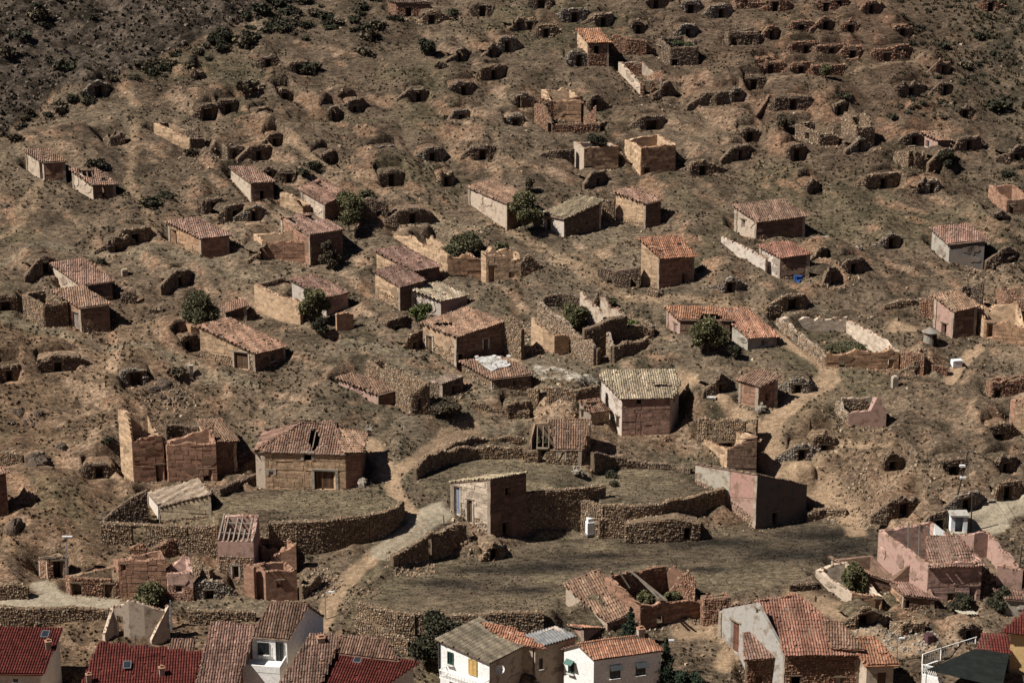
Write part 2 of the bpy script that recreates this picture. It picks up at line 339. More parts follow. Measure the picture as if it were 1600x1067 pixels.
def earth_panels(parent, P0, P1, nrm, zlo, ztop, ops, tint, zfrom=None, hh=.56, ww=1.8):
    L = np.linalg.norm(P1 - P0); d = (P1 - P0) / L; zmin = min(zlo(0), zlo(1)) if zfrom is None else zfrom
    zmax = max(ztop(a) for a in (0, .25, .5, .75, 1)); rows = [zmin]
    while rows[-1] < zmax - .25: rows.append(rows[-1] + hh * random.uniform(.85, 1.15))
    rows = sorted(rows + [o[k] for o in ops for k in (2, 3) if zmin < o[k] < zmax])
    for r, (z0, z1) in enumerate(zip(rows[:-1], rows[1:] )):
        if z1 - z0 < .12: continue
        xs = [0.] + list(np.arange(ww * (.5 if r % 2 else 1) * random.uniform(.8, 1.1), L - .4, ww * random.uniform(.9, 1.2))) + [L]
        xs = sorted(xs + [min(max(o[k], 0), L) for o in ops for k in (0, 1)])
        for a, b in zip(xs[:-1], xs[1:]):
            if b - a < .12: continue
            mx, mz = (a + b) / 2, (z0 + z1) / 2
            if any(o[0] < mx < o[1] and o[2] < mz < o[3] for o in ops): continue
            if mz < zlo(mx / L) - .3 : continue
            g = .03; ta, tb = min(z1 - g, ztop((a + g) / L) - .02), min(z1 - g, ztop((b - g) / L) - .02)
            if max(ta, tb) - z0 < .12 or random.random() < .06: continue
            ta, tb = max(ta, z0 + .05), max(tb, z0 + .05)
            pr = random.uniform(.025, .065); v = []
            for (x, zz) in ((a + g, z0 + g), (b - g, z0 + g), (b - g, tb), (a + g, ta)):
                q = P0 + d * x; v.append([*(q - nrm * .03), zz])
            for (x, zz) in ((a + g, z0 + g), (b - g, z0 + g), (b - g, tb), (a + g, ta)):
                q = P0 + d * x; v.append([*(q + nrm * (pr + random.uniform(-.01, .01))), zz])
            mb = MB(); mb.add(v, [[4, 5, 6, 7], [0, 1, 5, 4], [1, 2, 6, 5], [2, 3, 7, 6], [3, 0, 4, 7]], np.array(tint) * random.uniform(.8, 1.15)); mb.build('earth_panel', 'earth', parent)
# ---- roof: planar polygon covered by overlapping barrel tiles running down the slope
def newell(P):
    n = np.zeros(3)
    for i in range(len(P)):
        n += np.cross(P[i], P[(i + 1) % len(P)])
    n /= np.linalg.norm(n); return n if n[2] > 0 else -n
def expand(P, n, o):
    P = np.array(P); c = P.mean(0); R = []; k = len(P)
    area = sum(np.dot(n, np.cross(P[i] - c, P[(i + 1) % k] - c)) for i in range(k)); sg = 1 if area > 0 else -1
    o = [o] * k if np.isscalar(o) else o
    for i in range(k):
        a = P[i] - P[i - 1]; b = P[(i + 1) % k] - P[i]; a /= np.linalg.norm(a); b /= np.linalg.norm(b)
        na = np.cross(a, n) * sg; nb = np.cross(b, n) * sg; oa, ob = o[i - 1], o[i]
        den = 1 + 1e-6 - np.dot(na, nb) ** 2
        A = (oa - ob * np.dot(na, nb)) / den; Bc = (ob - oa * np.dot(na, nb)) / den
        v = na * A + nb * Bc if den > .05 else (na + nb) / 2 * (oa + ob) / 2
        R.append(P[i] + v)
    return np.array(R)
def in2(u, v, Q): return inpoly(u, v, Q)
def roof(parent, P, eave, pal='old', over=.22, holes=(), pitch=.31, row=.5, sag=.05, miss=.05, name='roof', thick=.13, m='tile', ridge=False, slab=(.16, .11, .08), rad=None, jit=1.0, rafters=True, ztop=None):
    """P: 3D polygon, eave: (i,j) the vertices at the low edge"""
    P = [np.array(p, float) for p in P]; n = newell(P); pm_ = np.mean(P, 0); P = [p - n * float(np.dot(p - pm_, n)) for p in P]; X = expand(P, n, over)
    e = P[eave[1]] - P[eave[0]]; e /= np.linalg.norm(e); dn = np.cross(n, e); dn = dn if dn[2] < 0 else -dn; dn /= np.linalg.norm(dn)
    o = np.array(P[0]); Q = [((p - o) @ e, (p - o) @ dn) for p in X]; us = [q[0] for q in Q]; vs = [q[1] for q in Q]
    def keep(u, v):
        W3 = o + np.outer(u, e) + np.outer(v, dn); k = in2(u, v, Q)
        if holes:
            px, py = project(W3[:, 0], W3[:, 1], W3[:, 2]); w = NS[3](W3[:, 0] * 1.7 + 50, W3[:, 1] * 1.7 + 50) * .7 + .65
            for (hx, hy, rx, ry) in holes: k &= ((px - hx) / rx) ** 2 + ((py - hy) / ry) ** 2 > w
        return k
    rgd = np.hypot(*(X.mean(0) - X[0])[:2])
    tv_ = np.array([1, RNG.uniform(.97, 1.04), RNG.uniform(.95, 1.1)]) * RNG.uniform(.78, 1.15) if jit >= 1 else np.ones(3)
    def sg(u, v): return (NS[5](u * .45 + 20 + o[0], v * .45 + 20 + o[1]) - .6) * 2.6 * sag
    # boards under the tiles
    cs = .35; mb = MB(); nu = max(1, int((max(us) - min(us)) / cs)); nv = max(1, int((max(vs) - min(vs)) / cs))
    if holes:
        uu, vv = np.meshgrid(np.linspace(min(us), max(us), nu + 1), np.linspace(min(vs), max(vs), nv + 1)); du = uu[0, 1] - uu[0, 0]; dv = vv[1, 0] - vv[0, 0]
        cu, cv = (uu[:-1, :-1] + du / 2).ravel(), (vv[:-1, :-1] + dv / 2).ravel(); k = keep(cu, cv); cu, cv = cu[k], cv[k]
        V = []
        for dz in (-thick, 0):
            for a, b in ((-1, -1), (1, -1), (1, 1), (-1, 1)): V.append(o + np.outer(cu + a * du / 2, e) + np.outer(cv + b * dv / 2, dn) + n * dz)
        V = np.stack(V, 1); N = len(cu); mb.add(V.reshape(-1, 3), (HEX[None] + (np.arange(N) * 8)[:, None, None]).reshape(-1, 4), slab)
    else:
        k = len(X); V = np.vstack([X - n * thick, X]); mb.add(V, [list(range(k))[::-1]], slab); mb.add(V, [[k + i for i in range(k)]], slab); mb.add(V, [[i, (i + 1) % k, k + (i + 1) % k, k + i] for i in range(k)], slab)
    rt = mb.build(name, m, parent)
    if rt is None: return None
    # cover tiles
    rad = rad or pitch * .44; u = np.arange(min(us) + pitch / 2, max(us), pitch); v = np.arange(min(vs) + row / 2, max(vs) + row * .3, row)
    uu, vv = np.meshgrid(u, v); uu = uu.ravel(); vv = vv.ravel(); k = keep(uu, vv) & (RNG.random(len(uu)) > miss * (1 + 3 * (NS[9](uu * .6 + 30 + o[0] % 40, vv * .6 + 30) > .72) * (jit >= 1))); uu, vv = uu[k], vv[k]; N = len(uu)
    if N:
        ju = RNG.normal(0, .018, N) * jit; jv = RNG.normal(0, .03, N) * jit; jr = RNG.normal(0, .06, N) * jit; jh = RNG.normal(0, .012, N) * jit + sg(uu, vv); V = []
        for end, rr, lift in ((-.56, .88, .02), (.56, 1.03, .034)):
            for a in (-1, -.62, 0, .62, 1):
                hgt = math.sqrt(max(0, 1 - a * a)) * rad * 1.05
                U = uu + ju + a * rad * rr + jr * end * row; Vv = vv + jv + end * row
                V.append(o + np.outer(U, e) + np.outer(Vv, dn) + n * (hgt * rr + lift + jh)[:, None])
        V = np.stack(V, 1); F = np.array([[i, i + 1, i + 6, i + 5] for i in range(4)] + [[5, 6, 7, 7]])[:4]
        mb = MB(); mb.add(V.reshape(-1, 3), (F[None] + (np.arange(N) * 10)[:, None, None]).reshape(-1, 4), np.repeat((.55 * pick(pal, N) + .45 * np.mean(PAL[pal], 0)) * tv_ * (.9 + .2 * np.sin(uu * 37.1))[:, None] * (.7 + .6 * NS[7](uu * .5 + 9, vv * .5 + 9))[:, None] if jit else pick(pal, N), 4, 0))
        # channel tiles between
        U0 = uu + pitch / 2; V = []
        for end in (-.55, .55):
            for a in (-.42, 0, .42): V.append(o + np.outer(U0 + a * pitch, e) + np.outer(vv + end * row, dn) + n * ((abs(a) * .09 + .012) + sg(uu, vv) + (.015 if end > 0 else 0))[:, None])
        V = np.stack(V, 1); F = np.array([[0, 1, 4, 3], [1, 2, 5, 4]]); mb.add(V.reshape(-1, 3), (F[None] + (np.arange(N) * 6)[:, None, None]).reshape(-1, 4), np.repeat((.5 * pick(pal, N) + .5 * np.mean(PAL[pal], 0)) * tv_ * .62, 2, 0))
        mb.build('roof_tiles', m, rt, stuff=True)
    if holes and rafters:
        for (hx, hy, rx, ry) in holes:
            uu = np.arange(min(us) + .3, max(us), .75)
            for q in uu:
                va = np.linspace(min(vs), max(vs), 40); kk = in2(np.full(40, q), va, Q)
                if kk.sum() < 4: continue
                a, b = va[kk][1], va[kk][-2]; p0 = o + e * q + dn * a - n * .25; p1 = o + e * q + dn * b - n * .25
                pm = project(*((p0 + p1) / 2)); 
                if abs(pm[0] - hx) > rx * 2.2 and abs(pm[1] - hy) > ry * 3: continue
                if random.random() < .25: p1 = p0 + (p1 - p0) * random.uniform(.3, .7)
                mb = MB(); mb.beam(p0, p1, .12, (.17, .13, .10)); mb.build('rafter', 'wood', rt)
            break
    if jit >= 1 and name == 'roof':
        hi = [i for i in range(len(P))]; e_i = set(eave); mbs = MB(); C3 = []
        for i in range(len(P)):
            j = (i + 1) % len(P)
            if i in e_i and j in e_i: continue
            L = np.linalg.norm(X[j] - X[i]); kk = int(L / (.3 if not ({i, j} & e_i) else .45)); tt = RNG.random(kk)
            q = X[i] + (X[j] - X[i]) * tt[:, None]; q = q * .97 + X.mean(0) * .03; C3.append(q + n * .14)
        C3 = np.vstack(C3); pxx, pyy = project(C3[:, 0], C3[:, 1], C3[:, 2]); kp = np.ones(len(C3), bool)
        for (hx, hy, rx, ry) in holes: kp &= ((pxx - hx) / rx) ** 2 + ((pyy - hy) / ry) ** 2 > 1.2
        rocks(mbs, C3[kp], RNG.uniform(.07, .17, kp.sum()), pal, .5); mbs.build('verge_stones', 'stone', rt, stuff=True)
    return rt
# ------------------------------------------------------------------ houses and ruins
PADS = []; LAND = []          # flattened footprints, landmarks for naming the cellar doors
def perp(d): return np.array([d[1], -d[0]])
def solve_len(PB, d, zA, ax):
    k = (ax - 800) / FP; den = d[0] - k * d[1] * CP
    return (k * (PB[1] * CP + (CAM_H - zA) * SP) - PB[0]) / den
def t_of_x(P0, P1, z, px):
    k = (px - 800) / FP; d = P1 - P0; den = d[0] - k * d[1] * CP
    return (k * (P0[1] * CP + (CAM_H - z) * SP) - P0[0]) / den
def footprint(A, B, C, name=''):
    hA, hB, hC = (hit(p[0], p[2]) for p in (A, B, C)); PB = hB[:2]; a = hA[:2] - PB; c = hC[:2] - PB
    wa, wc = abs(A[0] - B[0]) + 4, abs(C[0] - B[0]) + 4; tc = math.atan2(c[1], c[0]); ta = math.atan2(a[1], a[0]) - math.pi / 2
    if ta - tc > math.pi: ta -= 2 * math.pi
    if ta - tc < -math.pi: ta += 2 * math.pi
    th = (tc * wc + ta * wa) / (wa + wc); th = min(max(th, -.25), 1.35); err = ta - tc; kq = .3 if abs(err) < .8 else 1 - .56 / abs(err)
    ta2 = ta + (th - ta) * kq + math.pi / 2; tc2 = tc + (th - tc) * kq
    dc = np.array([math.cos(tc2), math.sin(tc2)]); da = np.array([math.cos(ta2), math.sin(ta2)])
    la = solve_len(PB, da, hA[2], A[0]); lc = solve_len(PB, dc, hC[2], C[0])
    if not (1.2 < la < 22): la = min(max(np.linalg.norm(a), 2.5), 9)
    if not (1.2 < lc < 30): lc = min(max(np.linalg.norm(c), 2.5), 9)
    PA = PB + da * la; PC = PB + dc * lc
    zb = [z_at(PA[1], A[2]), hB[2], z_at(PC[1], C[2])]
    # keep the bases near the ground they stand on
    zb[0] = min(max(zb[0], zsample(*PA) - 1.2), zsample(*PA) + 1.2) if True else 0
    zb[2] = min(max(zb[2], zsample(*PC) - 1.2), zsample(*PC) + 1.2)
    return PA, PB, PC, PA + PC - PB, zb, math.degrees(th)
STY = {'s': ('mortar', 'stone'), 'e': ('earth', 'earth'), 'p': ('plaster', 'pale')}
def house(label, lm, A, B, C, D=None, roofed='BC', sty=('e', 'e'), wc=('earth', 'earth'), st='ochre', pal='old', ops=(), holes=(), name='ruined_house', cat='house', th=.45, tops=None, over=.24, rag=.0, split=.45, panels=True, base_drop=1.2, zshift=0, pitch=.31, rm='tile', eaves=None, miss=.03, polyroof=None, jit=1.0, back='e', group=None, fixed=None, trim=False, piers=True, inner='mud'):
    """A,B,C: left, front and right corner as (x, y_top, y_base) in the photograph; D: y_top of the hidden corner"""
    if fixed: PA, PB, PC, PD, zb, th_deg = fixed
    else: PA, PB, PC, PD, zb, th_deg = footprint(A, B, C, lm)
    tops = tops or {}; roofless = roofed is None
    zt = [z_at(PA[1], A[1]), z_at(PB[1], B[1]), z_at(PC[1], C[1])]
    zbD = zb[0] + zb[2] - zb[1]
    zt.append(zt[0] + zt[2] - zt[1] if D is None else z_at(PD[1], D))
    zbs = zb + [zbD]; P = [PA, PB, PC, PD]
    if roofless: zt = [max(t, b + .3) for t, b in zip(zt, zbs)]
    cen = (PA + PC) / 2; org = np.array([*PB, zb[1]])
    root = thing(name, label, cat, org, group)
    PADS.append((P, zbs, roofless)); LAND.append((lm, *project(cen[0], cen[1], (zb[0] + zb[2]) / 2)))
    # inner corners
    ctr = cen; e1 = (PB - PA) / np.linalg.norm(PB - PA); e2 = (PC - PB) / np.linalg.norm(PC - PB)
    I = [PA + e1 * th + e2 * th, PB - e1 * th + e2 * th, PC - e1 * th - e2 * th, PD + e1 * th - e2 * th]
    names = ['AB', 'BC', 'CD', 'DA']; fops = {k: [] for k in names}; fdraw = []
    for o_ in ops:
        f, x, y0, y1, w, kind = o_; i = names.index(f); j = (i + 1) % 4; zm = (zbs[i] + zbs[j]) / 2 + 1
        L = np.linalg.norm(P[j] - P[i]); t = t_of_x(P[i], P[j], zm, x); t0 = t_of_x(P[i], P[j], zm, x - w / 2); t1 = t_of_x(P[i], P[j], zm, x + w / 2)
        q = P[i] + (P[j] - P[i]) * t; zh, zl = z_at(q[1], y0), z_at(q[1], y1); a, b = sorted((t0 * L, t1 * L)); a = max(a, .12); b = min(b, L - .12)
        if b - a < .25: a, b = (a + b) / 2 - .3, (a + b) / 2 + .3
        if kind.startswith('door'): zl = min(zl, zbs[i] * (1 - t) + zbs[j] * t)
        fops[f].append((a, b, zl, zh)); fdraw.append((f, a, b, zl, zh, kind))
    for i, f in enumerate(names):
        j = (i + 1) % 4; L = np.linalg.norm(P[j] - P[i]); n = perp((P[j] - P[i]) / L)
        style = sty[i] if i < 2 else back
        if style == 'e' and i < 2 and not roofless and split == .45 and random.random() < .55: style = 'se'
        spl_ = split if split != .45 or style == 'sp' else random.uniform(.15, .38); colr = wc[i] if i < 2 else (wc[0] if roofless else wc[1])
        prof = tops.get(f)
        if prof:
            zm = (zt[i] + zt[j]) / 2; pts = []
            for (x, y) in prof:
                t = min(max(t_of_x(P[i], P[j], zm, x), 0), 1); q = P[i] + (P[j] - P[i]) * t; pts.append((t, z_at(q[1], y)))
            pts.sort(); tt = np.array([p[0] for p in pts]); zz = np.array([p[1] for p in pts])
        else: tt = np.array([0., 1.]); zz = np.array([zt[i], zt[j]])
        r = rag; ns = NS[(i + 3) % 12]
        def top(t, tt=tt, zz=zz, r=r, ns=ns, L=L, o=PB):
            b = float(np.interp(t, tt, zz))
            if roofless or r: b += (float(ns(np.array(t * L * 1.3 + o[0] % 50 + 60), np.array(o[1] % 50 + 33.))) - .62) * 2 * max(r, .0)
            else: b -= .10
            return b
        ex = list(np.arange(.4, L, .4) / L) if (roofless or prof or r) else []
        mb = MB(); body = {'s': 'mortar', 'e': 'earth', 'p': 'plaster', 'se': 'earth', 'sp': 'plaster', 'c': 'clean'}[style]
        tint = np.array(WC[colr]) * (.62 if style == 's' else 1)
        zlo0, zlo1 = zbs[i] - base_drop, zbs[j] - base_drop
        wall_body(mb, P[i], P[j], I[i], I[j], zlo0, zlo1, top, fops[f], tint, ex)
        wo = mb.build('wall', body, root)
        if wo is None: continue
        if style == 'c' and WC: pass
        zl = lambda t, a=zbs[i], b=zbs[j]: a * (1 - t) + b * t - .35
        vis = i < 2
        if vis:
            if style == 's':
                mb = MB(); lay_stones(mb, P[i], P[j], n, zl, top, fops[f], st); mb.build('stonework', 'stone', wo, stuff=True)
            elif style in ('se', 'sp'):
                ht = min(zt[i] - zbs[i], zt[j] - zbs[j]) * spl_; zs = lambda t, a=zbs[i], b=zbs[j], h=ht: min(a * (1 - t) + b * t + h, top(t))
                mb = MB(); lay_stones(mb, P[i], P[j], n, zl, zs, fops[f], st, proud=.06); mb.build('stonework', 'stone', wo, stuff=True)
                if style == 'se' and panels: earth_panels(wo, P[i], P[j], n, zl, top, fops[f], tint, zfrom=max(zs(0), zs(1)))
            elif style == 'e' and panels: earth_panels(wo, P[i], P[j], n, zl, top, fops[f], tint)
        elif roofless:
            if back == 's': mb = MB(); lay_stones(mb, I[j], I[i], -n, zl, top, [], st); mb.build('stonework', 'stone', wo, stuff=True)
        if (roofless or r) and style != 'c':
            # rubble left along the broken top
            k = max(2, int(L / .28)); t = RNG.uniform(.02, .98, k); s_ = RNG.uniform(.1, .9, k)[:, None]
            q = (P[i] + (P[j] - P[i]) * t[:, None]) * (1 - s_) + (I[i] + (I[j] - I[i]) * t[:, None]) * s_
            C3 = np.c_[q, [top(a) + .02 for a in t]]; ok = np.array([not any(o[0] < a * L < o[1] and o[3] > top(a) - .1 for o in fops[f]) for a in t])
            mb = MB(); rocks(mb, C3[ok], RNG.uniform(.07, .19, ok.sum()), st if 's' in style else 'red'); mb.build('coping_rubble', 'stone', wo, stuff=True)
    if piers and not roofless and (sty[0][0] in 'es' or sty[1][0] in 'es'):
        for i, k_ in ((1, 0), (0, 0), (2, 0)):
            if random.random() < (.15 if i == 1 else .5): continue
            dA = P[i] - P[i - 1] if i else P[i] - P[i + 1]; n_o = (perp(e1) if i < 2 else perp(e2)); dd_ = -e1 if i == 1 else (e1 if i == 0 else -e2)
            w_ = random.uniform(.3, .5); q = P[i] + dd_ * w_ / 2 + n_o * .045; d_ = e1 if i < 2 else e2; nseg = max(2, int((zt[i] - zbs[i]) / .7)); mb = MB(); c_ = np.array(WC['pale']) * random.uniform(.6, .9)
            zz_ = np.linspace(zbs[i] - .3, zt[i] - .25, nseg + 1)
            for a_, b_ in zip(zz_[:-1], zz_[1:]): mb.box((*(q + dd_ * random.uniform(-.03, .06)), (a_ + b_) / 2), (w_, .12, b_ - a_ - .03), c_ * random.uniform(.8, 1.1), math.atan2(d_[1], d_[0]))
            mb.build('corner_pier', 'plaster', root)
    for i in (0, 1):
        if sty[i][0] not in 'esp' or sty[i] == 's': continue
        j = i + 1; L = np.linalg.norm(P[j] - P[i]); d_ = (P[j] - P[i]) / L; n_ = perp(d_); mb = MB()
        for q_ in range(random.choice([0, 1, 1, 2, 3]) if L > 2.5 else 0):
            cx_ = random.uniform(.5, L - .5); t_ = cx_ / L; zlo_ = zbs[i] * (1 - t_) + zbs[j] * t_; zhi_ = zt[i] * (1 - t_) + zt[j] * t_; hh_ = zhi_ - zlo_
            if hh_ < 1.2: continue
            cz_ = zlo_ + hh_ * random.uniform(.3, .75); rw, rh_ = random.uniform(.35, .5) * min(2.2, L * .4), random.uniform(.2, .34) * min(hh_, 2.6)
            if any(o[0] - rw < cx_ < o[1] + rw and o[2] - rh_ < cz_ < o[3] + rh_ for o in fops[names[i]]): continue
            kk = 18; V = []; sd_ = random.uniform(0, 80)
            for dep in (0, .08):
                for a_ in range(kk):
                    rr = .35 + .95 * float(NS[6](np.array(math.cos(a_ * 6.283 / kk) * 1.6 + sd_ + 3), np.array(math.sin(a_ * 6.283 / kk) * 1.6 + 5))) + random.uniform(-.13, .13)
                    x_ = min(max(cx_ + rw * rr * math.cos(a_ * 6.283 / kk), .05), L - .05); z_ = min(max(cz_ + rh_ * rr * math.sin(a_ * 6.283 / kk), zlo_), (zt[i] + (zt[j] - zt[i]) * x_ / L) - .3); V.append([*(P[i] + d_ * x_ + n_ * dep), z_])
            c_ = np.array(WC[wc[i]]) * random.choice([.62, .75, 1.2, 1.3]) * .8 + .2 * np.array(WC['mud'])
            mb.add(V, [[kk + a_ for a_ in range(kk)]], c_); mb.add(V, [[a_, (a_ + 1) % kk, kk + (a_ + 1) % kk, kk + a_] for a_ in range(kk)], c_)
            mb.build('plaster_patch', 'plaster', root); mb = MB()
    # door and window fittings
    for (f, a, b, zl, zh, kind) in fdraw:
        i = names.index(f); j = (i + 1) % 4; L = np.linalg.norm(P[j] - P[i]); d = (P[j] - P[i]) / L; n = perp(d); ang = math.atan2(d[1], d[0])
        def at(x, z, dep): q = P[i] + d * x + n * dep; return (q[0], q[1], z)
        m_ = (a + b) / 2; w = b - a; h = zh - zl; par = root
        k = kind.split(':'); ty = k[0]
        if ty in ('door', 'window', 'doorway', 'hole', 'gate'):
            mb = MB(); mb.box(at(m_, zh + .09, -.12), (w + .5, .42, .17), (.20, .155, .11), ang); mb.build('lintel', 'wood', root)
        if ty in ('door', 'gate') and len(k) > 1:
            c = {'wood': (.12, .075, .045), 'grey': (.22, .2, .18), 'blue': (.22, .27, .36), 'rust': (.13, .06, .04), 'white': (.6, .58, .52)}[k[1]]
            mb = MB(); npl = max(3, int(w / .22)); dr = None
            for q in range(npl):
                mb.box(at(a + (q + .5) * w / npl, (zl + zh) / 2, -.22 + .008 * (q % 2)), (w / npl - .02, .05, h), np.array(c) * random.uniform(.75, 1.25), ang)
            dr = mb.build('door', 'wood', root)
            [(mb := MB(), mb.box(at(m_, zl + h * f_, -.185), (w * .92, .03, .1), np.array(c) * .8, ang), mb.build('door_rail', 'wood', dr)) for f_ in (.3, .8)]
        if len(k) > 2 and k[2] == 'frame' or ty == 'framed':
            mb = MB(); c = (.5, .45, .37)
            mb.box(at(a - .1, (zl + zh) / 2, .02), (.2, .12, h), c, ang); mb.box(at(b + .1, (zl + zh) / 2, .02), (.2, .12, h), c, ang); mb.box(at(m_, zh + .12, .02), (w + .4, .12, .22), c, ang); mb.build('door_surround' if h > 1.3 else 'window_surround', 'plaster', root)
        if ty == 'pane':
            fr = MB(); c = (.16, .15, .14) if len(k) < 2 else {'green': (.03, .08, .05), 'white': (.7, .7, .68), 'brown': (.12, .07, .04), 'black': (.03, .03, .03)}[k[1]]
            for xx in (a + .04, b - .04, m_): fr.box(at(xx, (zl + zh) / 2, -.12), (.07, .08, h), c, ang)
            for zz in (zl + .04, zh - .04): fr.box(at(m_, zz, -.12), (w, .078, .08), c, ang)
            w_ = fr.build('window', 'metal', root); g = MB(); g.box(at(m_, (zl + zh) / 2, -.15), (w, .02, h), (.03, .035, .04), ang); g.build('pane', 'glass', w_)
            sl = MB(); sl.box(at(m_, zl - .04, .05), (w + .24, .26, .07), (.5, .48, .44), ang); sl.build('sill', 'clean', w_)
            if len(k) > 2 and k[2] == 'awning': aw = MB(); aw.box(at(m_, zh + .12, .32), (w + .3, .7, .05), (.05, .10, .08), ang, tilt=-.5); aw.build('awning', 'metal', w_)
            if len(k) > 2 and k[2] == 'bars':
                gb = MB()
                for xx in np.linspace(a + .06, b - .06, 7): gb.box(at(xx, (zl + zh) / 2, .04), (.025, .025, h), (.03, .03, .03), ang)
                gb.build('window_grille', 'metal', w_)
    if roofed and polyroof is None:
        P3 = [np.array([*P[i], zt[i]]) for i in range(4)]
        # make the roof plane exact
        ev = {'BC': (1, 2), 'AB': (0, 1), 'CD': (2, 3), 'DA': (3, 0)}[roofed]
        P3[3] = P3[0] + P3[2] - P3[1]
        roof(root, P3, ev, pal, over, holes, pitch=pitch, m=rm, miss=miss, jit=jit, sag=.05 * jit)
    return dict(root=root, P=P, I=I, zb=zbs, zt=zt, e1=e1, e2=e2)
def ruin(label, lm, A, B, C, D, **k):
    k.setdefault('rag', .5); k.setdefault('name', 'roofless_ruin'); k.setdefault('cat', 'ruin'); k.setdefault('sty', ('s', 's')); k.setdefault('back', 's'); k.setdefault('wc', ('stone', 'stone'))
    k.setdefault('panels', k['sty'][0] == 'e' or k['sty'][1] == 'e')
    return house(label, lm, A, B, C, D, roofed=None, **k)
# ------------------------------------------------------------------ free-standing and retaining walls
WALLS = []
def free_wall(label, pts, name='stone_wall', cat='wall', th=.55, style='s', st='ochre', col='stone', z=None, rag=.35, ops=(), both=False, lm=None, sink=1.2, h=None, foot=None, root=None):
    """pts: (x, y_top, y_base) in the photograph; with z the points are (x, y_top) on the terrace edge at height z"""
    P = []; T = []; Bz = []
    for p in pts:
        if z is not None:
            q = on_plane(p[0], p[1], z); P.append(q[:2]); T.append(z + .12 if h is None else z + h); Bz.append((z if foot is None else foot) - 1.0)
        else:
            q = hit(p[0], p[2]); P.append(q[:2]); T.append(z_at(q[1], p[1])); Bz.append(q[2] - .2)
    P = [np.array(q, float) for q in P]; n_ = len(P); own = root is None; root = thing(name, label, cat, [*P[0], Bz[0] + .2]) if own else root
    if lm: LAND.append((lm, sum(p[0] for p in pts) / n_, sum(p[-1] for p in pts) / n_))
    N = []
    for i in range(n_):
        a = P[i] - P[i - 1] if i else P[1] - P[0]; b = P[i + 1] - P[i] if i < n_ - 1 else P[-1] - P[-2]
        t = a / np.linalg.norm(a) + b / np.linalg.norm(b); t /= np.linalg.norm(t); N.append(perp(t))
    if z is not None:
        for i in range(n_):       # foot of a retaining wall reaches the ground in front of it
            q = P[i] + N[i] * 1.2; Bz[i] = min(float(zsample(*q)), z - .3)
    body = MB(); cl = MB(); rb = MB(); L = 0; tint = np.array(WC[col]) * (.6 if style == 's' else 1)
    for i in range(n_ - 1):
        d = P[i + 1] - P[i]; l = np.linalg.norm(d)
        if l < .05: continue
        f = th * .7 if z is not None else th / 2; g = th - f
        P0, P1, Q0, Q1 = P[i] + N[i] * f, P[i + 1] + N[i + 1] * f, P[i] - N[i] * g, P[i + 1] - N[i + 1] * g; L0 = L
        def top(t, i=i, l=l, L0=L0): return T[i] * (1 - t) + T[i + 1] * t + (float(NS[2](np.array((L0 + t * l) * .8 + P[0][0] % 40 + 50), np.array(7. + P[0][1] % 30))) - .6) * 2 * rag
        L += l; oo = []
        for (x, y0, y1, w) in ops:
            zm = (Bz[i] + T[i]) / 2; t = t_of_x(P0, P1, zm, x)
            if 0 <= t <= 1:
                q = P0 + (P1 - P0) * t; ww = w * (q[1] * CP + (CAM_H - zm) * SP) / FP / max(.35, abs(d[0]) / l); oo.append((t * l - ww / 2, t * l + ww / 2, z_at(q[1], y1) - .2, z_at(q[1], y0)))
        ex = list(np.arange(.5, l, .5) / l)
        wall_body(body, P0, P1, Q0, Q1, Bz[i] - sink, Bz[i + 1] - sink, top, oo, tint, ex)
        nn = perp(d / l); zl = lambda t, a=Bz[i], b=Bz[i + 1]: a * (1 - t) + b * t - .4
        if style == 's':
            lay_stones(cl, P0, P1, nn, zl, top, oo, st, size=.27, proud=.08)
            if both: lay_stones(cl, Q1, Q0, -nn, zl, lambda t: top(1 - t), [], st, size=.33)
        k = max(2, int(l / .2)); t = RNG.uniform(0, 1, k); s_ = RNG.uniform(.05, .95, k)[:, None]; q = (P0 + (P1 - P0) * t[:, None]) * (1 - s_) + (Q0 + (Q1 - Q0) * t[:, None]) * s_
        ok = np.array([not any(o[0] < a * l < o[1] and o[3] > top(a) - .1 for o in oo) for a in t]); rocks(rb, np.c_[q, [top(a) + .03 for a in t]][ok], RNG.uniform(.08, .2, ok.sum()), st if style == 's' else 'red')
    w = body.build('wall_core' if own else 'wall', {'s': 'mortar', 'e': 'earth', 'p': 'plaster'}[style], root)
    if style == 's': cl.build('stonework', 'stone', w, stuff=True)
    rb.build('coping_rubble', 'stone', w, stuff=True)
    WALLS.append((P, th)); return root
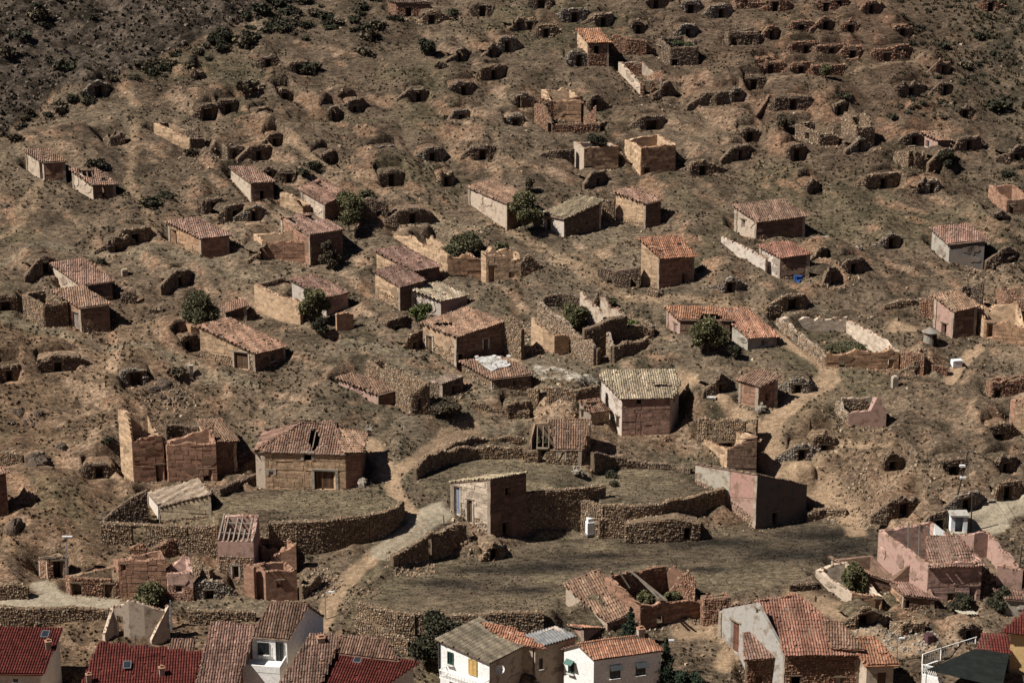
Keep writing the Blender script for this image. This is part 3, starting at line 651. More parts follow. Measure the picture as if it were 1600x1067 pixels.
# ------------------------------------------------------------------ cellar entrances dug into the hill
CAVES = []; MOUNDS = []
def cave(px, py, w=2.8, yaw=24, dw=.95, dh=1.65, h=2.25, st='dark', m=1.0, off=0., col='mud', rise=1.0, kind='c', label=None, wing=1.0):
    CAVES.append(dict(px=px, py=py, w=w, yaw=math.radians(yaw), dw=dw, dh=dh, h=h, st=st, m=m, off=off, col=col, rise=rise, kind=kind, label=label, wing=wing, p=hit(px, py)))
def cave_mesh(c, label):
    p = c['p']; zb = c['zb']; o = np.array([p[0], p[1], zb]); root = thing('cellar_entrance', label, 'cellar entrance', o, 'cellar entrances dug into the hillside')
    ya = c['yaw']; d = np.array([math.cos(ya), math.sin(ya)]); n = perp(d); w, h, dep = c['w'], c['h'], 1.9   # n faces out, downhill
    ctr = p[:2] - d * c['off']; th = .5
    P = [ctr - d * w / 2, ctr + d * w / 2, ctr + d * w / 2 - n * dep, ctr - d * w / 2 - n * dep]
    I = [P[0] + d * th - n * th, P[1] - d * th - n * th, P[2] - d * th + n * .3, P[3] + d * th + n * .3]
    seed = random.uniform(0, 50); peak = random.uniform(-.22, .22); mode = random.choice([0, 0, 1, 1, 2]); drop, rg_n = ((.55, .5), (.08, .3), (.35, 1.3))[mode]
    def top(t): return zb + h - drop * abs((t - .5 - peak) * 2) ** 2.0 + (float(NS[4](np.array(t * w * 1.6 + seed), np.array(seed))) - .55) * rg_n
    a = w / 2 + c['off'] - c['dw'] / 2; b = a + c['dw']; ops = [(a, b, zb - .2, zb + c['dh'])]
    if c['kind'] == 'd': # two doors
        a2 = a + c['dw'] + .5; ops = [(a - .7, b - .7, zb - .2, zb + c['dh']), (a2 - .5, a2 + c['dw'] - .5, zb - .2, zb + c['dh'] * .95)]
    tint = np.array(WC[c['col']]) * .75; mb = MB(); wall_body(mb, P[0], P[1], I[0], I[1], zb - .6, zb - .6, top, ops, tint, list(np.arange(.3, w, .3) / w)); fr = mb.build('stone_front', 'mortar', root)
    mb = MB(); lay_stones(mb, P[0], P[1], n, lambda t: zb - .3, top, ops, c['st'], size=.3, proud=.1)
    # wing walls falling away into the bank
    for s in (-1, 1):
        if c['wing'] <= 0: break
        q0 = P[0] if s < 0 else P[1]; L = random.uniform(1.0, 2.4) * c['wing']; dd = d * s * .75 - n * random.uniform(-.1, .75); dd /= np.linalg.norm(dd); q1 = q0 + dd * L
        t0, t1 = top(0 if s < 0 else 1), zb + random.uniform(.1, .7); nn = perp(dd) * s; nn = nn if nn @ n > 0 else -nn; a_, b_ = (q1, q0) if s < 0 else (q0, q1)
        ta, tb = (t1, t0) if s < 0 else (t0, t1); nn = perp((b_ - a_) / np.linalg.norm(b_ - a_))
        f2 = lambda t, ta=ta, tb=tb: ta * (1 - t) + tb * t
        wm = MB(); wall_body(wm, a_, b_, a_ - nn * .5, b_ - nn * .5, zb - .8, zb - .8, f2, [], tint * .95, (.33, .66)); wm.build('wing_wall', 'mortar', fr)
        lay_stones(mb, a_, b_, nn, lambda t: zb - .4, f2, [], c['st'], size=.32, proud=.1)
    k = int(w * 3.2); t = RNG.uniform(0, 1, k); q = P[0] + (P[1] - P[0]) * t[:, None] - n * RNG.uniform(.05, .5, k)[:, None]; rocks(mb, np.c_[q, [top(x) + .03 for x in t]], RNG.uniform(.1, .22, k), c['st'])
    mb.build('stonework', 'stone', fr, stuff=True)
    mb = MB()
    for i, j in ((1, 2), (2, 3), (3, 0)): wall_body(mb, P[i], P[j], I[i], I[j], zb - .6, zb - .6, lambda t: zb + h - .45, [], tint)
    mb.build('passage_wall', 'mortar', root)
    ang = ya
    lm_ = MB()
    for (x0, x1, z0, z1) in ops: lm_.box((*(P[0] + d * (x0 + x1) / 2 - n * .12), z1 + .1), ((x1 - x0) + .55, .5, .2), (.19, .15, .11), ang)
    lm_.build('lintel', 'stone', root)
    # earth roof: a low lumpy dome
    nn_ = 9; V = []
    for r in range(nn_ + 1):
        for q in range(nn_ + 1):
            u, v = r / nn_, q / nn_; s_ = d * ((u - .5) * (w + .9)) - n * (.34 + v * (dep + 1.2)); e = (1 - (2 * u - 1) ** 4) * (1 - (2 * v - 1) ** 4)
            V.append([*(ctr + s_), zb + h - .95 + .72 * e ** .5 + .3 * v * e + random.uniform(-.09, .09)])
    m_ = nn_ + 1; mb = MB(); cc = GROUNDC(p[0], p[1]); mb.add(V, [[r * m_ + q, (r + 1) * m_ + q, (r + 1) * m_ + q + 1, r * m_ + q + 1] for r in range(nn_) for q in range(nn_)], cc); e_ = mb.build('earth_cap', 'ground', root, smooth=True)
    return root
def apply_mounds():
    global Z
    foot = []
    for (P, zbs, rl) in PADS: foot.append((np.mean([p for p in P], 0), max(np.linalg.norm(P[0] - P[2]), np.linalg.norm(P[1] - P[3])) / 2))
    def near_foot(x, y):
        m = np.ones(x.shape)
        for c, r in foot:
            if abs(c[0] - x.mean()) > 40 or abs(c[1] - y.mean()) > 40: continue
            m = np.minimum(m, sstep(r + .3, r + 3.5, np.hypot(x - c[0], y - c[1])))
        return m
    for c in CAVES: c['zb'] = float(c['p'][2])
    add = np.zeros(Z.shape)
    for c in CAVES:
        n = perp((math.cos(c['yaw']), math.sin(c['yaw']))); h = c['h'] * c['rise']; q = c['p'][:2] - n * 2.6
        wob = 1 + .35 * fbm(GX[win(c['p'][0] - 16, c['p'][0] + 16, c['p'][1] - 16, c['p'][1] + 16)], GY[win(c['p'][0] - 16, c['p'][0] + 16, c['p'][1] - 16, c['p'][1] + 16)], 3.5, 2, 1).mean(); rx, ry = (c['w'] * .55 + 1.7) * c['m'] * wob, 3.9 * c['m']; w = win(q[0] - 16, q[0] + 16, q[1] - 16, q[1] + 16); x, y = GX[w] - q[0], GY[w] - q[1]
        u = x * -n[1] + y * n[0]; v = -(x * n[0] + y * n[1]); v = np.where(v > 0, v / (ry * 1.5), v / (ry * .75)); r2 = (u / rx) ** 2 + v ** 2
        gz = h * np.exp(-r2 ** 1.05) * near_foot(GX[w], GY[w]); add[w] = np.maximum(add[w], gz) + .12 * np.minimum(add[w], gz)
    for (mx, my, mh, rx, ry) in MOUNDS:
        w = win(mx - 4 * rx, mx + 4 * rx, my - 4 * ry, my + 4 * ry); x, y = GX[w] - mx, GY[w] - my; x2 = x + .35 * y
        gz = mh * np.exp(-((x2 / rx) ** 2 + (y / ry) ** 2) ** 1.2) * near_foot(GX[w], GY[w]); add[w] = np.maximum(add[w], gz)
    Z = Z + add
# ================================================================== THE PLACE
# ---- retaining walls of the threshing terraces
free_wall('long curved stone retaining wall holding up the round grassy threshing floor', [(420, 815), (460, 815), (500, 813), (540, 809), (575, 804)], z=z2, name='retaining_wall', rag=.08, lm='round terrace wall', st='ochre')
free_wall('shaded right end of the curved terrace wall beside the dirt track', [(575, 804), (600, 799), (619, 791), (627, 783)], z=z2, name='retaining_wall', rag=.08, st='ochre')
free_wall('tall dark stone terrace wall between the square tower house and the middle threshing floor', [(820, 769), (850, 767), (880, 764), (915, 761), (945, 757)], z=z3, name='retaining_wall', st='ochre', rag=.15, foot=zf - .5)
free_wall('curved dark stone wall around the upper left edge of the middle threshing floor', [(648, 730, 752), (668, 712, 737), (700, 702, 725), (745, 696, 716), (818, 697, 716)], name='retaining_wall', st='ochre', rag=.3)
free_wall('low stone bank wall above the curved wall of the middle threshing floor', [(688, 706, 716), (712, 690, 700), (735, 683, 694), (790, 682, 692), (822, 684, 694)], name='retaining_wall', st='ochre', rag=.3)
free_wall('high stone wall of the lower threshing floor with the white appliance leaning on it', [(908, 781), (925, 785), (945, 789)], z=z4, name='retaining_wall', st='ochre', rag=.1, foot=zf - .5)
free_wall('long straight stone wall under the lower threshing floor behind the twin vaulted cellars', [(945, 789), (975, 790), (1000, 789), (1030, 787), (1058, 779), (1090, 773), (1131, 762)], z=z4, name='retaining_wall', st='ochre', rag=.15, lm='lower terrace wall', foot=zf - .5)
free_wall('dark broken stone wall sloping up beside the pale concrete ramp', [(612, 868, 889), (640, 850, 880), (668, 836, 874), (700, 822, 866), (728, 816, 856)], name='retaining_wall', st='ochre', rag=.3, ops=[(672, 842, 874, 9)], lm='broken ramp wall')
free_wall('ochre stone retaining wall below the left end of the big grass field', [(560, 937, 975), (583, 945, 985), (620, 954, 998), (650, 960, 1004)], name='retaining_wall', st='ochre', rag=.2, lm='field retaining wall')
free_wall('stone retaining wall along the lower edge of the grass field behind the dark round tree', [(650, 958, 984), (720, 958, 982), (790, 956, 980), (850, 956, 978)], name='retaining_wall', st='ochre', rag=.2)
free_wall('low stone wall at the foot of the ochre field wall beside the dirt track', [(556, 964, 990), (600, 980, 1010), (640, 1000, 1024)], name='retaining_wall', st='ochre', rag=.2)
free_wall('ochre stone wall with a plank door beneath the small block house', [(159, 815, 856), (205, 817, 858), (260, 820, 866), (343, 820, 872)], name='retaining_wall', st='ochre', rag=.1, ops=[(216, 822, 850, 20), (296, 826, 834, 6)], lm='stone wall under the block house')
free_wall('dark curved stone wall behind the tall ruin and the hipped barn', [(322, 768, 780), (345, 762, 775), (375, 750, 763), (405, 738, 752)], name='stone_wall', st='dark', rag=.1)
free_wall('long low stone wall beneath the concrete path at the left edge', [(0, 948, 975), (60, 950, 976), (120, 948, 974), (172, 950, 974)], name='retaining_wall', st='ochre', rag=.2)
free_wall('stone bank wall at the far left edge under the dark hump', [(0, 912, 935), (25, 911, 935), (46, 918, 935)], name='retaining_wall', st='ochre', rag=.25)
free_wall('stone wall along the lane behind the tiled roofs and above the white balcony house', [(295, 950, 972), (340, 952, 972), (400, 954, 970)], name='retaining_wall', st='ochre', rag=.2)
free_wall('stone wall with an open round cellar mouth in the bank left of the octagonal house', [(826, 606, 634), (860, 603, 638), (900, 607, 636), (936, 600, 626)], name='retaining_wall', st='ochre', rag=.3, ops=[(848, 609, 634, 13)], lm='bank wall left of the octagonal house')
free_wall('low dark stone wall running right from the house with half its roof gone', [(925, 709, 740), (955, 710, 728), (1000, 718, 731), (1050, 725, 733), (1080, 733, 740)], name='stone_wall', st='dark', rag=.3)
free_wall('rubble bank wall below the mound in front of the white patched roof', [(733, 622, 636), (765, 636, 646), (800, 642, 652), (828, 640, 650)], name='retaining_wall', st='ochre', rag=.3)
free_wall('low stone wall left of the yard with the green bush by the field', [(1232, 911, 920), (1255, 910, 920), (1276, 908, 920)], name='stone_wall', st='dark', rag=.15)
free_wall('short stone wall beside the octagonal house at the cellar under the turf bank', [(1090, 650, 680), (1120, 657, 676), (1150, 655, 674), (1183, 652, 676)], name='stone_wall', st='ochre', rag=.25, ops=[(1110, 664, 678, 9), (1170, 660, 677, 12)], lm='turf bank cellars')
free_wall('broken stone wall end right of the house with the deep pink patched wall', [(784, 500, 545), (800, 496, 552), (817, 515, 562)], name='stone_wall', st='ochre', rag=.5)
free_wall('eroded earth wall left of the big roofless stone enclosure', [(832, 500, 535), (850, 508, 545), (866, 522, 548), (888, 528, 540)], name='earth_wall', style='e', col='ochre', rag=.6)
free_wall('leaning earth wall stub in front of the collapsed courtyard', [(526, 492, 531), (552, 487, 525)], name='earth_wall', style='e', col='earth', rag=.2, th=.6)
free_wall('long earth and plaster wall of the collapsed courtyard left of the big bush', [(401, 446, 482), (425, 455, 495), (447, 463, 507), (472, 474, 517)], name='earth_wall', style='e', col='ochre', rag=.4, th=.7, lm='collapsed courtyard wall')
free_wall('dark back wall of the collapsed courtyard beside the pink tiled roof', [(401, 444, 458), (425, 438, 452), (446, 433, 448)], name='stone_wall', st='dark', rag=.2, both=True)
free_wall('long dark cellar wall with two low doors left of the tall earth house', [(935, 415, 440), (965, 422, 446), (1000, 416, 447)], name='stone_wall', st='dark', rag=.1, ops=[(953, 438, 447, 8), (990, 437, 447, 9)], lm='low cellar wall', th=.9)
free_wall('short stone wall joining the earth house under the grassy peak', [(941, 313, 342), (960, 312, 344)], name='stone_wall', st='ochre', rag=.2)
free_wall('white plastered ruined wall on the slope left of the house with the blue tarpaulin', [(1128, 368, 382), (1150, 378, 395), (1172, 390, 411), (1197, 405, 427)], name='plaster_wall', style='p', col='white', rag=.25, th=.4, lm='white ruined wall')
free_wall('dark overhanging stone wall of the dug yard behind the two green bushes', [(556, 312, 345), (580, 310, 347), (607, 312, 348)], name='stone_wall', st='dark', rag=.2, ops=[(592, 330, 347, 8)], lm='dug yard wall')
free_wall('long curved dark stone bank with two openings left of the pale cube ruin', [(820, 262, 266), (845, 240, 264), (870, 235, 265), (897, 233, 262)], name='stone_wall', st='dark', rag=.2, ops=[(846, 250, 264, 8), (865, 251, 265, 8)], lm='curved dark bank')
free_wall('stone yard wall between the two halves of the big tawny ruin at the right', [(1408, 540, 572), (1425, 548, 580), (1444, 552, 585)], name='stone_wall', st='red', rag=.4)
free_wall('stub of stone wall beside the debris heap right of the roofless enclosure', [(1455, 570, 584), (1480, 570, 586)], name='stone_wall', st='red', rag=.3)
free_wall('broken stone wall joining the tall earth ruin to the small tiled house', [(260, 664, 700), (285, 663, 695), (312, 668, 695)], name='stone_wall', st='dark', rag=.3)
free_wall('low earth wall left of the wide stone house with the slatted door', [(256, 494, 510), (275, 500, 518), (300, 508, 532), (314, 512, 530)], name='earth_wall', style='e', col='earth', rag=.3, lm='low earth wall', ops=[(270, 494, 506, 5)])
free_wall('ruined stone piers standing before the thorny bush left of the wide stone house', [(233, 480, 495), (245, 481, 496), (256, 480, 496)], name='stone_wall', st='dark', rag=.1, ops=[(247, 478, 497, 6)])
free_wall('dark stone end wall right of the two tiled houses at the far left', [(190, 456, 482), (205, 454, 482), (214, 456, 482)], name='stone_wall', st='dark', rag=.2)
free_wall('pink plastered ruined yard wall at the right edge behind the black pole', [(1494, 832, 860), (1520, 832, 870), (1543, 830, 868), (1560, 852, 890), (1592, 888, 918)], name='plaster_wall', style='p', col='pink', rag=.4, th=.5)
free_wall('front wall of the pink yard at the right edge', [(1556, 880, 915), (1596, 890, 920)], name='plaster_wall', style='p', col='pink', rag=.3, th=.5)
free_wall('low rubble wall right of the dark stucco house at the track', [(1260, 800, 812), (1290, 792, 806), (1322, 796, 804)], name='stone_wall', st='ochre', rag=.3)
free_wall('long dark bank of stacked stone above the twin ruins at the top right', [(1170, 190, 192), (1200, 150, 160), (1235, 146, 160), (1263, 152, 168)], name='stone_wall', st='red', rag=.3)
free_wall('curving stone bank at the left of the tall earth ruin', [(0, 706, 730), (20, 707, 734), (38, 712, 736)], name='stone_wall', st='ochre', rag=.2)
free_wall('crumbling wall piece on the slope below the tall earth house', [(1012, 452, 460), (1030, 456, 464)], name='stone_wall', st='ochre', rag=.2)
# ---- left part
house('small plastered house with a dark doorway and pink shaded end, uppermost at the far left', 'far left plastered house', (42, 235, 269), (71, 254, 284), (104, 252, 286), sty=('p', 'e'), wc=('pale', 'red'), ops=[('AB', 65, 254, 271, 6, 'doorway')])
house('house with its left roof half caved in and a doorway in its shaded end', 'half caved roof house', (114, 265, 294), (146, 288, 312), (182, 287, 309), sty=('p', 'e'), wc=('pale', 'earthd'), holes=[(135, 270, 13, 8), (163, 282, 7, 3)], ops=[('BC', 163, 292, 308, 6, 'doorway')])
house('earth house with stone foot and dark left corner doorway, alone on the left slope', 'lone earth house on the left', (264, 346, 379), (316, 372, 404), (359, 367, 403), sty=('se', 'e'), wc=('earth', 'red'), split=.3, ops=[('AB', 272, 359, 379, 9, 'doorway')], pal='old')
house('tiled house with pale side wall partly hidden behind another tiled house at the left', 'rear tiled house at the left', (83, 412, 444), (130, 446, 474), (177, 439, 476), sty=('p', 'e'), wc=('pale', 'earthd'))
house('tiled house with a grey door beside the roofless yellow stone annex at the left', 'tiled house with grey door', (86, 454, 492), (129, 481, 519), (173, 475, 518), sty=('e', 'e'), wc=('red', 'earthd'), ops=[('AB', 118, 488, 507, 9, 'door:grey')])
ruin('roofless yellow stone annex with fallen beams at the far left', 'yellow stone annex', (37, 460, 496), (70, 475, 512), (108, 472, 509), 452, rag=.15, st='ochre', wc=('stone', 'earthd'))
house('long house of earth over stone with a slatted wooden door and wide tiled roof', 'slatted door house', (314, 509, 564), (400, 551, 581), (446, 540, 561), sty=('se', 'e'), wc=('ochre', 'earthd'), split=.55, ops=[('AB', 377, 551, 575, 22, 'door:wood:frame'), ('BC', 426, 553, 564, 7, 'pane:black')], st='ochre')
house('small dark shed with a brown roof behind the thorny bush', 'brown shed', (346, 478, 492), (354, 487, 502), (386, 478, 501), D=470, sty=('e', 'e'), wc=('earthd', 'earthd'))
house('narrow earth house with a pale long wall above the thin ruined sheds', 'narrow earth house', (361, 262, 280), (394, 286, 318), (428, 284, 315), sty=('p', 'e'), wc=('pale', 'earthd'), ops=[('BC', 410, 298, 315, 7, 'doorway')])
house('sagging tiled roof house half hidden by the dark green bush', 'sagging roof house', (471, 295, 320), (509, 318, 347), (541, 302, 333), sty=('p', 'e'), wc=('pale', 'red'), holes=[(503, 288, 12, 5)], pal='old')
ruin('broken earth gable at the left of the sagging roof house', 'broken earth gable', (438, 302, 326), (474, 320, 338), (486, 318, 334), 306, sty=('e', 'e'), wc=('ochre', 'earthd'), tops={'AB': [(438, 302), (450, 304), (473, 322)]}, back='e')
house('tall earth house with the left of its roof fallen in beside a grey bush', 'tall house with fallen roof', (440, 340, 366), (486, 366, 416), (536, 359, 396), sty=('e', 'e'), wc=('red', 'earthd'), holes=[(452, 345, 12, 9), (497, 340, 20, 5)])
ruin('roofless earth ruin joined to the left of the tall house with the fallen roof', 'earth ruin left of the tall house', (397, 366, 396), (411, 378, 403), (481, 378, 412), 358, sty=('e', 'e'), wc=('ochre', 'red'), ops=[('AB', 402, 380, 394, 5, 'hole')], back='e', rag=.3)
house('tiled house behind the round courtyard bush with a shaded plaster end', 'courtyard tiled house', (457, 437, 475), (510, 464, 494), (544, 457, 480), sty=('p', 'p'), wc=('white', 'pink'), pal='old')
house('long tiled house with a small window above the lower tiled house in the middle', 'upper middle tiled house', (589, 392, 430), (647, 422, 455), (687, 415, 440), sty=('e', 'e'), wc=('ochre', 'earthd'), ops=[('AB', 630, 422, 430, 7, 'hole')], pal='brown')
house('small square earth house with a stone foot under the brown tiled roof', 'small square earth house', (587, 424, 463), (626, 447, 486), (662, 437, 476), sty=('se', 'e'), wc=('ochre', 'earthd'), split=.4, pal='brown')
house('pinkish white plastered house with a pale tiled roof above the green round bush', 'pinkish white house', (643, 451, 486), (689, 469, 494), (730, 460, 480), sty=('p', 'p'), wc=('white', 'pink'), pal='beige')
house('large house with a pink left edge, a dark doorway and a bent tiled roof', 'pink edged house', (661, 504, 546), (714, 525, 571), (784, 502, 552), sty=('sp', 'e'), wc=('ochre', 'earthd'), split=.45, ops=[('AB', 671, 525, 545, 9, 'door:wood:frame'), ('BC', 719, 553, 570, 6, 'doorway'), ('BC', 759, 530, 545, 7, 'window:x:frame')], holes=[(692, 507, 16, 3), (772, 492, 8, 4)], pal='old')
RW = house('stone house with a white sheet patch across its tiled roof', 'white patched roof house', (722, 565, 587), (770, 592, 612), (830, 585, 612), sty=('s', 's'), wc=('stone', 'stone'), st='ochre', ops=[('BC', 805, 594, 602, 6, 'hole')], pal='old')
house('low pink plastered house with a small window and a brown sagging roof', 'low pink house', (530, 590, 618), (592, 616, 634), (622, 608, 640), sty=('p', 'e'), wc=('pink', 'earthd'), ops=[('AB', 536, 607, 618, 8, 'window:x:frame')], holes=[(563, 584, 9, 5)], pal='brown')
ruin('roofless stone yard behind the low pink house', 'stone yard behind the pink house', (573, 560, 600), (643, 613, 650), (672, 598, 648), 566, rag=.4, st='ochre', ops=[('BC', 656, 622, 640, 4, 'hole')])
house('tiny stone hut with a doorway left of the white patched roof house', 'tiny stone hut', (686, 598, 620), (692, 600, 622), (724, 588, 612), sty=('s', 's'), wc=('stone', 'stone'), st='dark', ops=[('BC', 711, 602, 616, 9, 'doorway')], pal='dark', over=.05, D=586)
ruin('cluster of roofless earth rooms behind the upper middle tiled houses', 'roofless earth rooms', (615, 370, 392), (700, 398, 432), (752, 403, 446), 366, sty=('e', 'e'), wc=('ochre', 'earth'), rag=.5, ops=[('BC', 714, 430, 442, 9, 'hole')], back='e', tops={'AB': [(615, 372), (640, 366), (655, 380), (675, 384), (700, 400)]})
ruin('ragged earth ruin with two gaping doorways right of the roofless earth rooms', 'ragged earth ruin', (752, 392, 440), (760, 402, 444), (812, 404, 444), 386, sty=('e', 'e'), wc=('ochre', 'ochre'), rag=.8, ops=[('BC', 768, 415, 442, 9, 'hole'), ('BC', 800, 425, 444, 9, 'hole')], back='e')
def roof_patch(r, px, c, name='patch', m='plaster', lift=.17):
    P, zt = r['P'], r['zt']; q = [np.array([*P[i], zt[i]]) for i in (0, 1, 2)]; n = newell(q); V = []
    for x, y in px:
        d = ray(x, y); o = np.array([0, 0, CAM_H]); V.append(o + d * (np.dot(q[0] - o, n) / np.dot(d, n)) + n * lift)
    k = len(V); mb = MB(); V = np.array(V); mb.add(np.vstack([V, V + n * .04]), [[k + i for i in range(k)]], c); mb.add(np.vstack([V, V + n * .04]), [[i, (i + 1) % k, k + (i + 1) % k, k + i] for i in range(k)], c); mb.build(name, m, r['root'])
for px in ([(742, 563), (757, 559), (770, 568), (778, 577), (768, 582), (756, 574)], [(758, 559), (775, 557), (786, 564), (798, 574), (780, 577), (770, 567)]): roof_patch(RW, px, (.44, .43, .41))
for q_ in range(26):
    cx_, cy_ = random.gauss(768, 14), random.gauss(568, 6); w_ = random.uniform(1.5, 4.5); a_ = random.uniform(0, 3)
    if 735 < cx_ < 800 and 558 < cy_ < 586: roof_patch(RW, [(cx_ + w_ * math.cos(a_ + k_ * 1.26) * random.uniform(.7, 1.2), cy_ + w_ * .55 * math.sin(a_ + k_ * 1.26)) for k_ in range(5)], np.array((.62, .6, .56)) * random.uniform(.5, 1), lift=.2 + .004 * q_)
def wall_patch(r, f, x0, x1, ya, yb, c, name='plaster_patch', m='plaster'):
    i = 'ABCD'.index(f[0]); j = (i + 1) % 4; P = r['P']; d = P[j] - P[i]; L = np.linalg.norm(d); d = d / L; zm = r['zb'][i] + 2; V = []
    for dep in (-.02, .035):
        for x, (y0, y1) in ((x0, ya), (x1, yb)):
            t = t_of_x(P[i], P[j], zm, x); q = P[i] + d * L * t + perp(d) * dep
            V += [[*q, z_at(q[1], y1)], [*q, z_at(q[1], y0)]]
    V = np.array(V)[[0, 2, 3, 1, 4, 6, 7, 5]]; mb = MB(); mb.add(V, HEX, c); mb.build(name, m, r['root'])
# ---- centre and right
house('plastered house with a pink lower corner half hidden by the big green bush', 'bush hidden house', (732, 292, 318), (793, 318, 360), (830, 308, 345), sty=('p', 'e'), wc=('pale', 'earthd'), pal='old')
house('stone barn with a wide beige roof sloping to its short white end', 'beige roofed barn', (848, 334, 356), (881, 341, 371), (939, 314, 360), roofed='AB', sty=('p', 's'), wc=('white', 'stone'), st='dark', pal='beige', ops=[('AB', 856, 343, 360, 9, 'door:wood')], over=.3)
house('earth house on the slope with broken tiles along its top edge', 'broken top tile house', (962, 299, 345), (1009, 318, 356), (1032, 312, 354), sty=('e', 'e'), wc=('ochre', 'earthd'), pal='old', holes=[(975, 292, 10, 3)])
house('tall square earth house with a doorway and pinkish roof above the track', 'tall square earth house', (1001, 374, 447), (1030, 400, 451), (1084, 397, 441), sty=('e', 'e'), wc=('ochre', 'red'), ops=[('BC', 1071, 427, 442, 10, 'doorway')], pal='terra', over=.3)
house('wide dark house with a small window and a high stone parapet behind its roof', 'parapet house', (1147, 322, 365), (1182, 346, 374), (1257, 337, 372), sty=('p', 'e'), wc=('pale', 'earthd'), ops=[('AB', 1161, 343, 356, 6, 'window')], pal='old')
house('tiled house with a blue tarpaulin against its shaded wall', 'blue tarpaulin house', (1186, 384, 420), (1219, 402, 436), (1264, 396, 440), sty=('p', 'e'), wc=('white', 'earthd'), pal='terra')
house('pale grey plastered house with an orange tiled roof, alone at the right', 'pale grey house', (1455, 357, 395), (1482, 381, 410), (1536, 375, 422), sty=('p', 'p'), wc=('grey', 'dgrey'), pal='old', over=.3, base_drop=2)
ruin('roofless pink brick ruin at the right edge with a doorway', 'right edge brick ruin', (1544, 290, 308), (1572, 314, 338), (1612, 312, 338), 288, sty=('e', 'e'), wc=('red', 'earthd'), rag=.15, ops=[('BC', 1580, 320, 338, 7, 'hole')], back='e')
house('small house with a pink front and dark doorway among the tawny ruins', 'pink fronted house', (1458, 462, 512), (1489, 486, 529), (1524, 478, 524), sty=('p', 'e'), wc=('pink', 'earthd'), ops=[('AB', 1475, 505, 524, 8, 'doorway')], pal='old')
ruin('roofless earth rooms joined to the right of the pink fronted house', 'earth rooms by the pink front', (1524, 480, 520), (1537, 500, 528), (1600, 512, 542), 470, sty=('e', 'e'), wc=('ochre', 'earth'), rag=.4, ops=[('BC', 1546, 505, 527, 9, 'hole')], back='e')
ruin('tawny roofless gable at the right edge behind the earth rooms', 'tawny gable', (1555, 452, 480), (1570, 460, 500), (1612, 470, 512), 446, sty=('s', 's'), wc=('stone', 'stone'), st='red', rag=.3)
big = ruin('long roofless enclosure with a white left wall and inner earth rooms', 'long roofless enclosure', (1213, 496, 512), (1290, 552, 572), (1404, 545, 578), 496, sty=('s', 'e'), wc=('pale', 'earth'), st='ochre', rag=.45, ops=[('BC', 1316, 566, 576, 9, 'hole'), ('BC', 1392, 562, 575, 9, 'hole'), ('AB', 1243, 522, 540, 7, 'hole')], back='e')
house('low house with a pale door at the left of the dense dark bush', 'low pale door house', (1042, 480, 511), (1062, 499, 524), (1140, 500, 534), sty=('p', 'e'), wc=('pink', 'earthd'), ops=[('AB', 1055, 505, 521, 5, 'door:grey')], D=480, holes=[(1110, 498, 20, 8)], pal='terra')
house('house with a wide smooth terracotta roof right of the dense dark bush', 'terracotta roof house', (1120, 484, 515), (1168, 526, 548), (1213, 524, 541), sty=('p', 'p'), wc=('grey', 'grey'), pal='terra', ops=[('BC', 1192, 531, 540, 5, 'pane')], over=.25)
_p = hit(930, 565); st = thing('roofless_ruin', 'big roofless stone enclosure with green growth inside and a ragged peak', 'ruin', _p); LAND.append(('big stone enclosure', 925, 530))
for _q, _kw in (([(842, 470, 498), (870, 492, 520), (900, 516, 545), (930, 541, 566)], dict(col='pale', both=True)), ([(930, 541, 566), (936, 538, 560)], {}), ([(848, 466, 484), (878, 460, 480), (907, 458, 482)], dict(both=True, st='dark')),
  ([(908, 456, 486), (925, 474, 502), (944, 494, 518)], dict(style='p', col='pale', th=.5)), ([(926, 468, 492), (936, 449, 490), (943, 458, 492), (953, 472, 498)], dict(st='dark')), ([(940, 462, 492), (955, 478, 502), (975, 490, 515)], dict(style='p', col='pale', th=.5)),
  ([(911, 512, 552), (940, 502, 545), (977, 489, 530)], dict(st='dark', both=True, th=.8)), ([(957, 541, 563), (985, 535, 554), (1012, 527, 543)], dict()), ([(950, 520, 545), (957, 541, 563)], dict(col='pale')), ([(974, 514, 530), (1000, 508, 524), (1021, 511, 522)], dict()), ([(985, 488, 500), (1003, 500, 512), (1021, 511, 522)], dict())):
    free_wall('', _q, rag=.45, root=st, **_kw)
house('small round cornered brick house with a tiled roof beside the dirt track', 'small brick house by the track', (1154, 593, 630), (1185, 602, 638), (1214, 588, 637), roofed='AB', sty=('e', 'e'), wc=('red', 'red'), pal='old', ops=[('BC', 1199, 614, 626, 7, 'hole')], D=583)
ruin('crumbled pale ruin on the bare mound right of the dirt track', 'crumbled mound ruin', (1305, 622, 645), (1325, 645, 665), (1384, 650, 667), 616, rag=.75, st='ochre', wc=('pale', 'pink'), sty=('s', 'p'), back='s', tops={'BC': [(1325, 642), (1340, 636), (1360, 640), (1372, 615), (1384, 645)]})
hN = footprint((819, 702, 721), (909, 701, 727), (922, 655, 700))
house('stone house with half its tiled roof gone and two dark openings', 'half roofed stone house', (819, 703, 722), (909, 702, 727), (922, 656, 700), roofed='AB', sty=('s', 's'), wc=('stone', 'stone'), ops=[('AB', 847, 702, 721, 12, 'doorway'), ('AB', 877, 706, 720, 11, 'window:x:frame')], holes=[(835, 685, 30, 45)], st='ochre', pal='old', over=.15, D=659)
house('square tower house with a blue door and a small brown door on its sunny side', 'square tower house', (704, 753, 797), (767, 748, 838), (822, 738, 840), D=742, sty=('e', 'e'), wc=('pale', 'earthd'), ops=[('AB', 714, 760, 788, 9, 'door:blue:frame'), ('AB', 734, 781, 800, 8, 'door:wood:frame'), ('BC', 794, 761, 773, 9, 'window'), ('BC', 790, 815, 838, 10, 'doorway')], pal='beige', over=.1, panels=True)
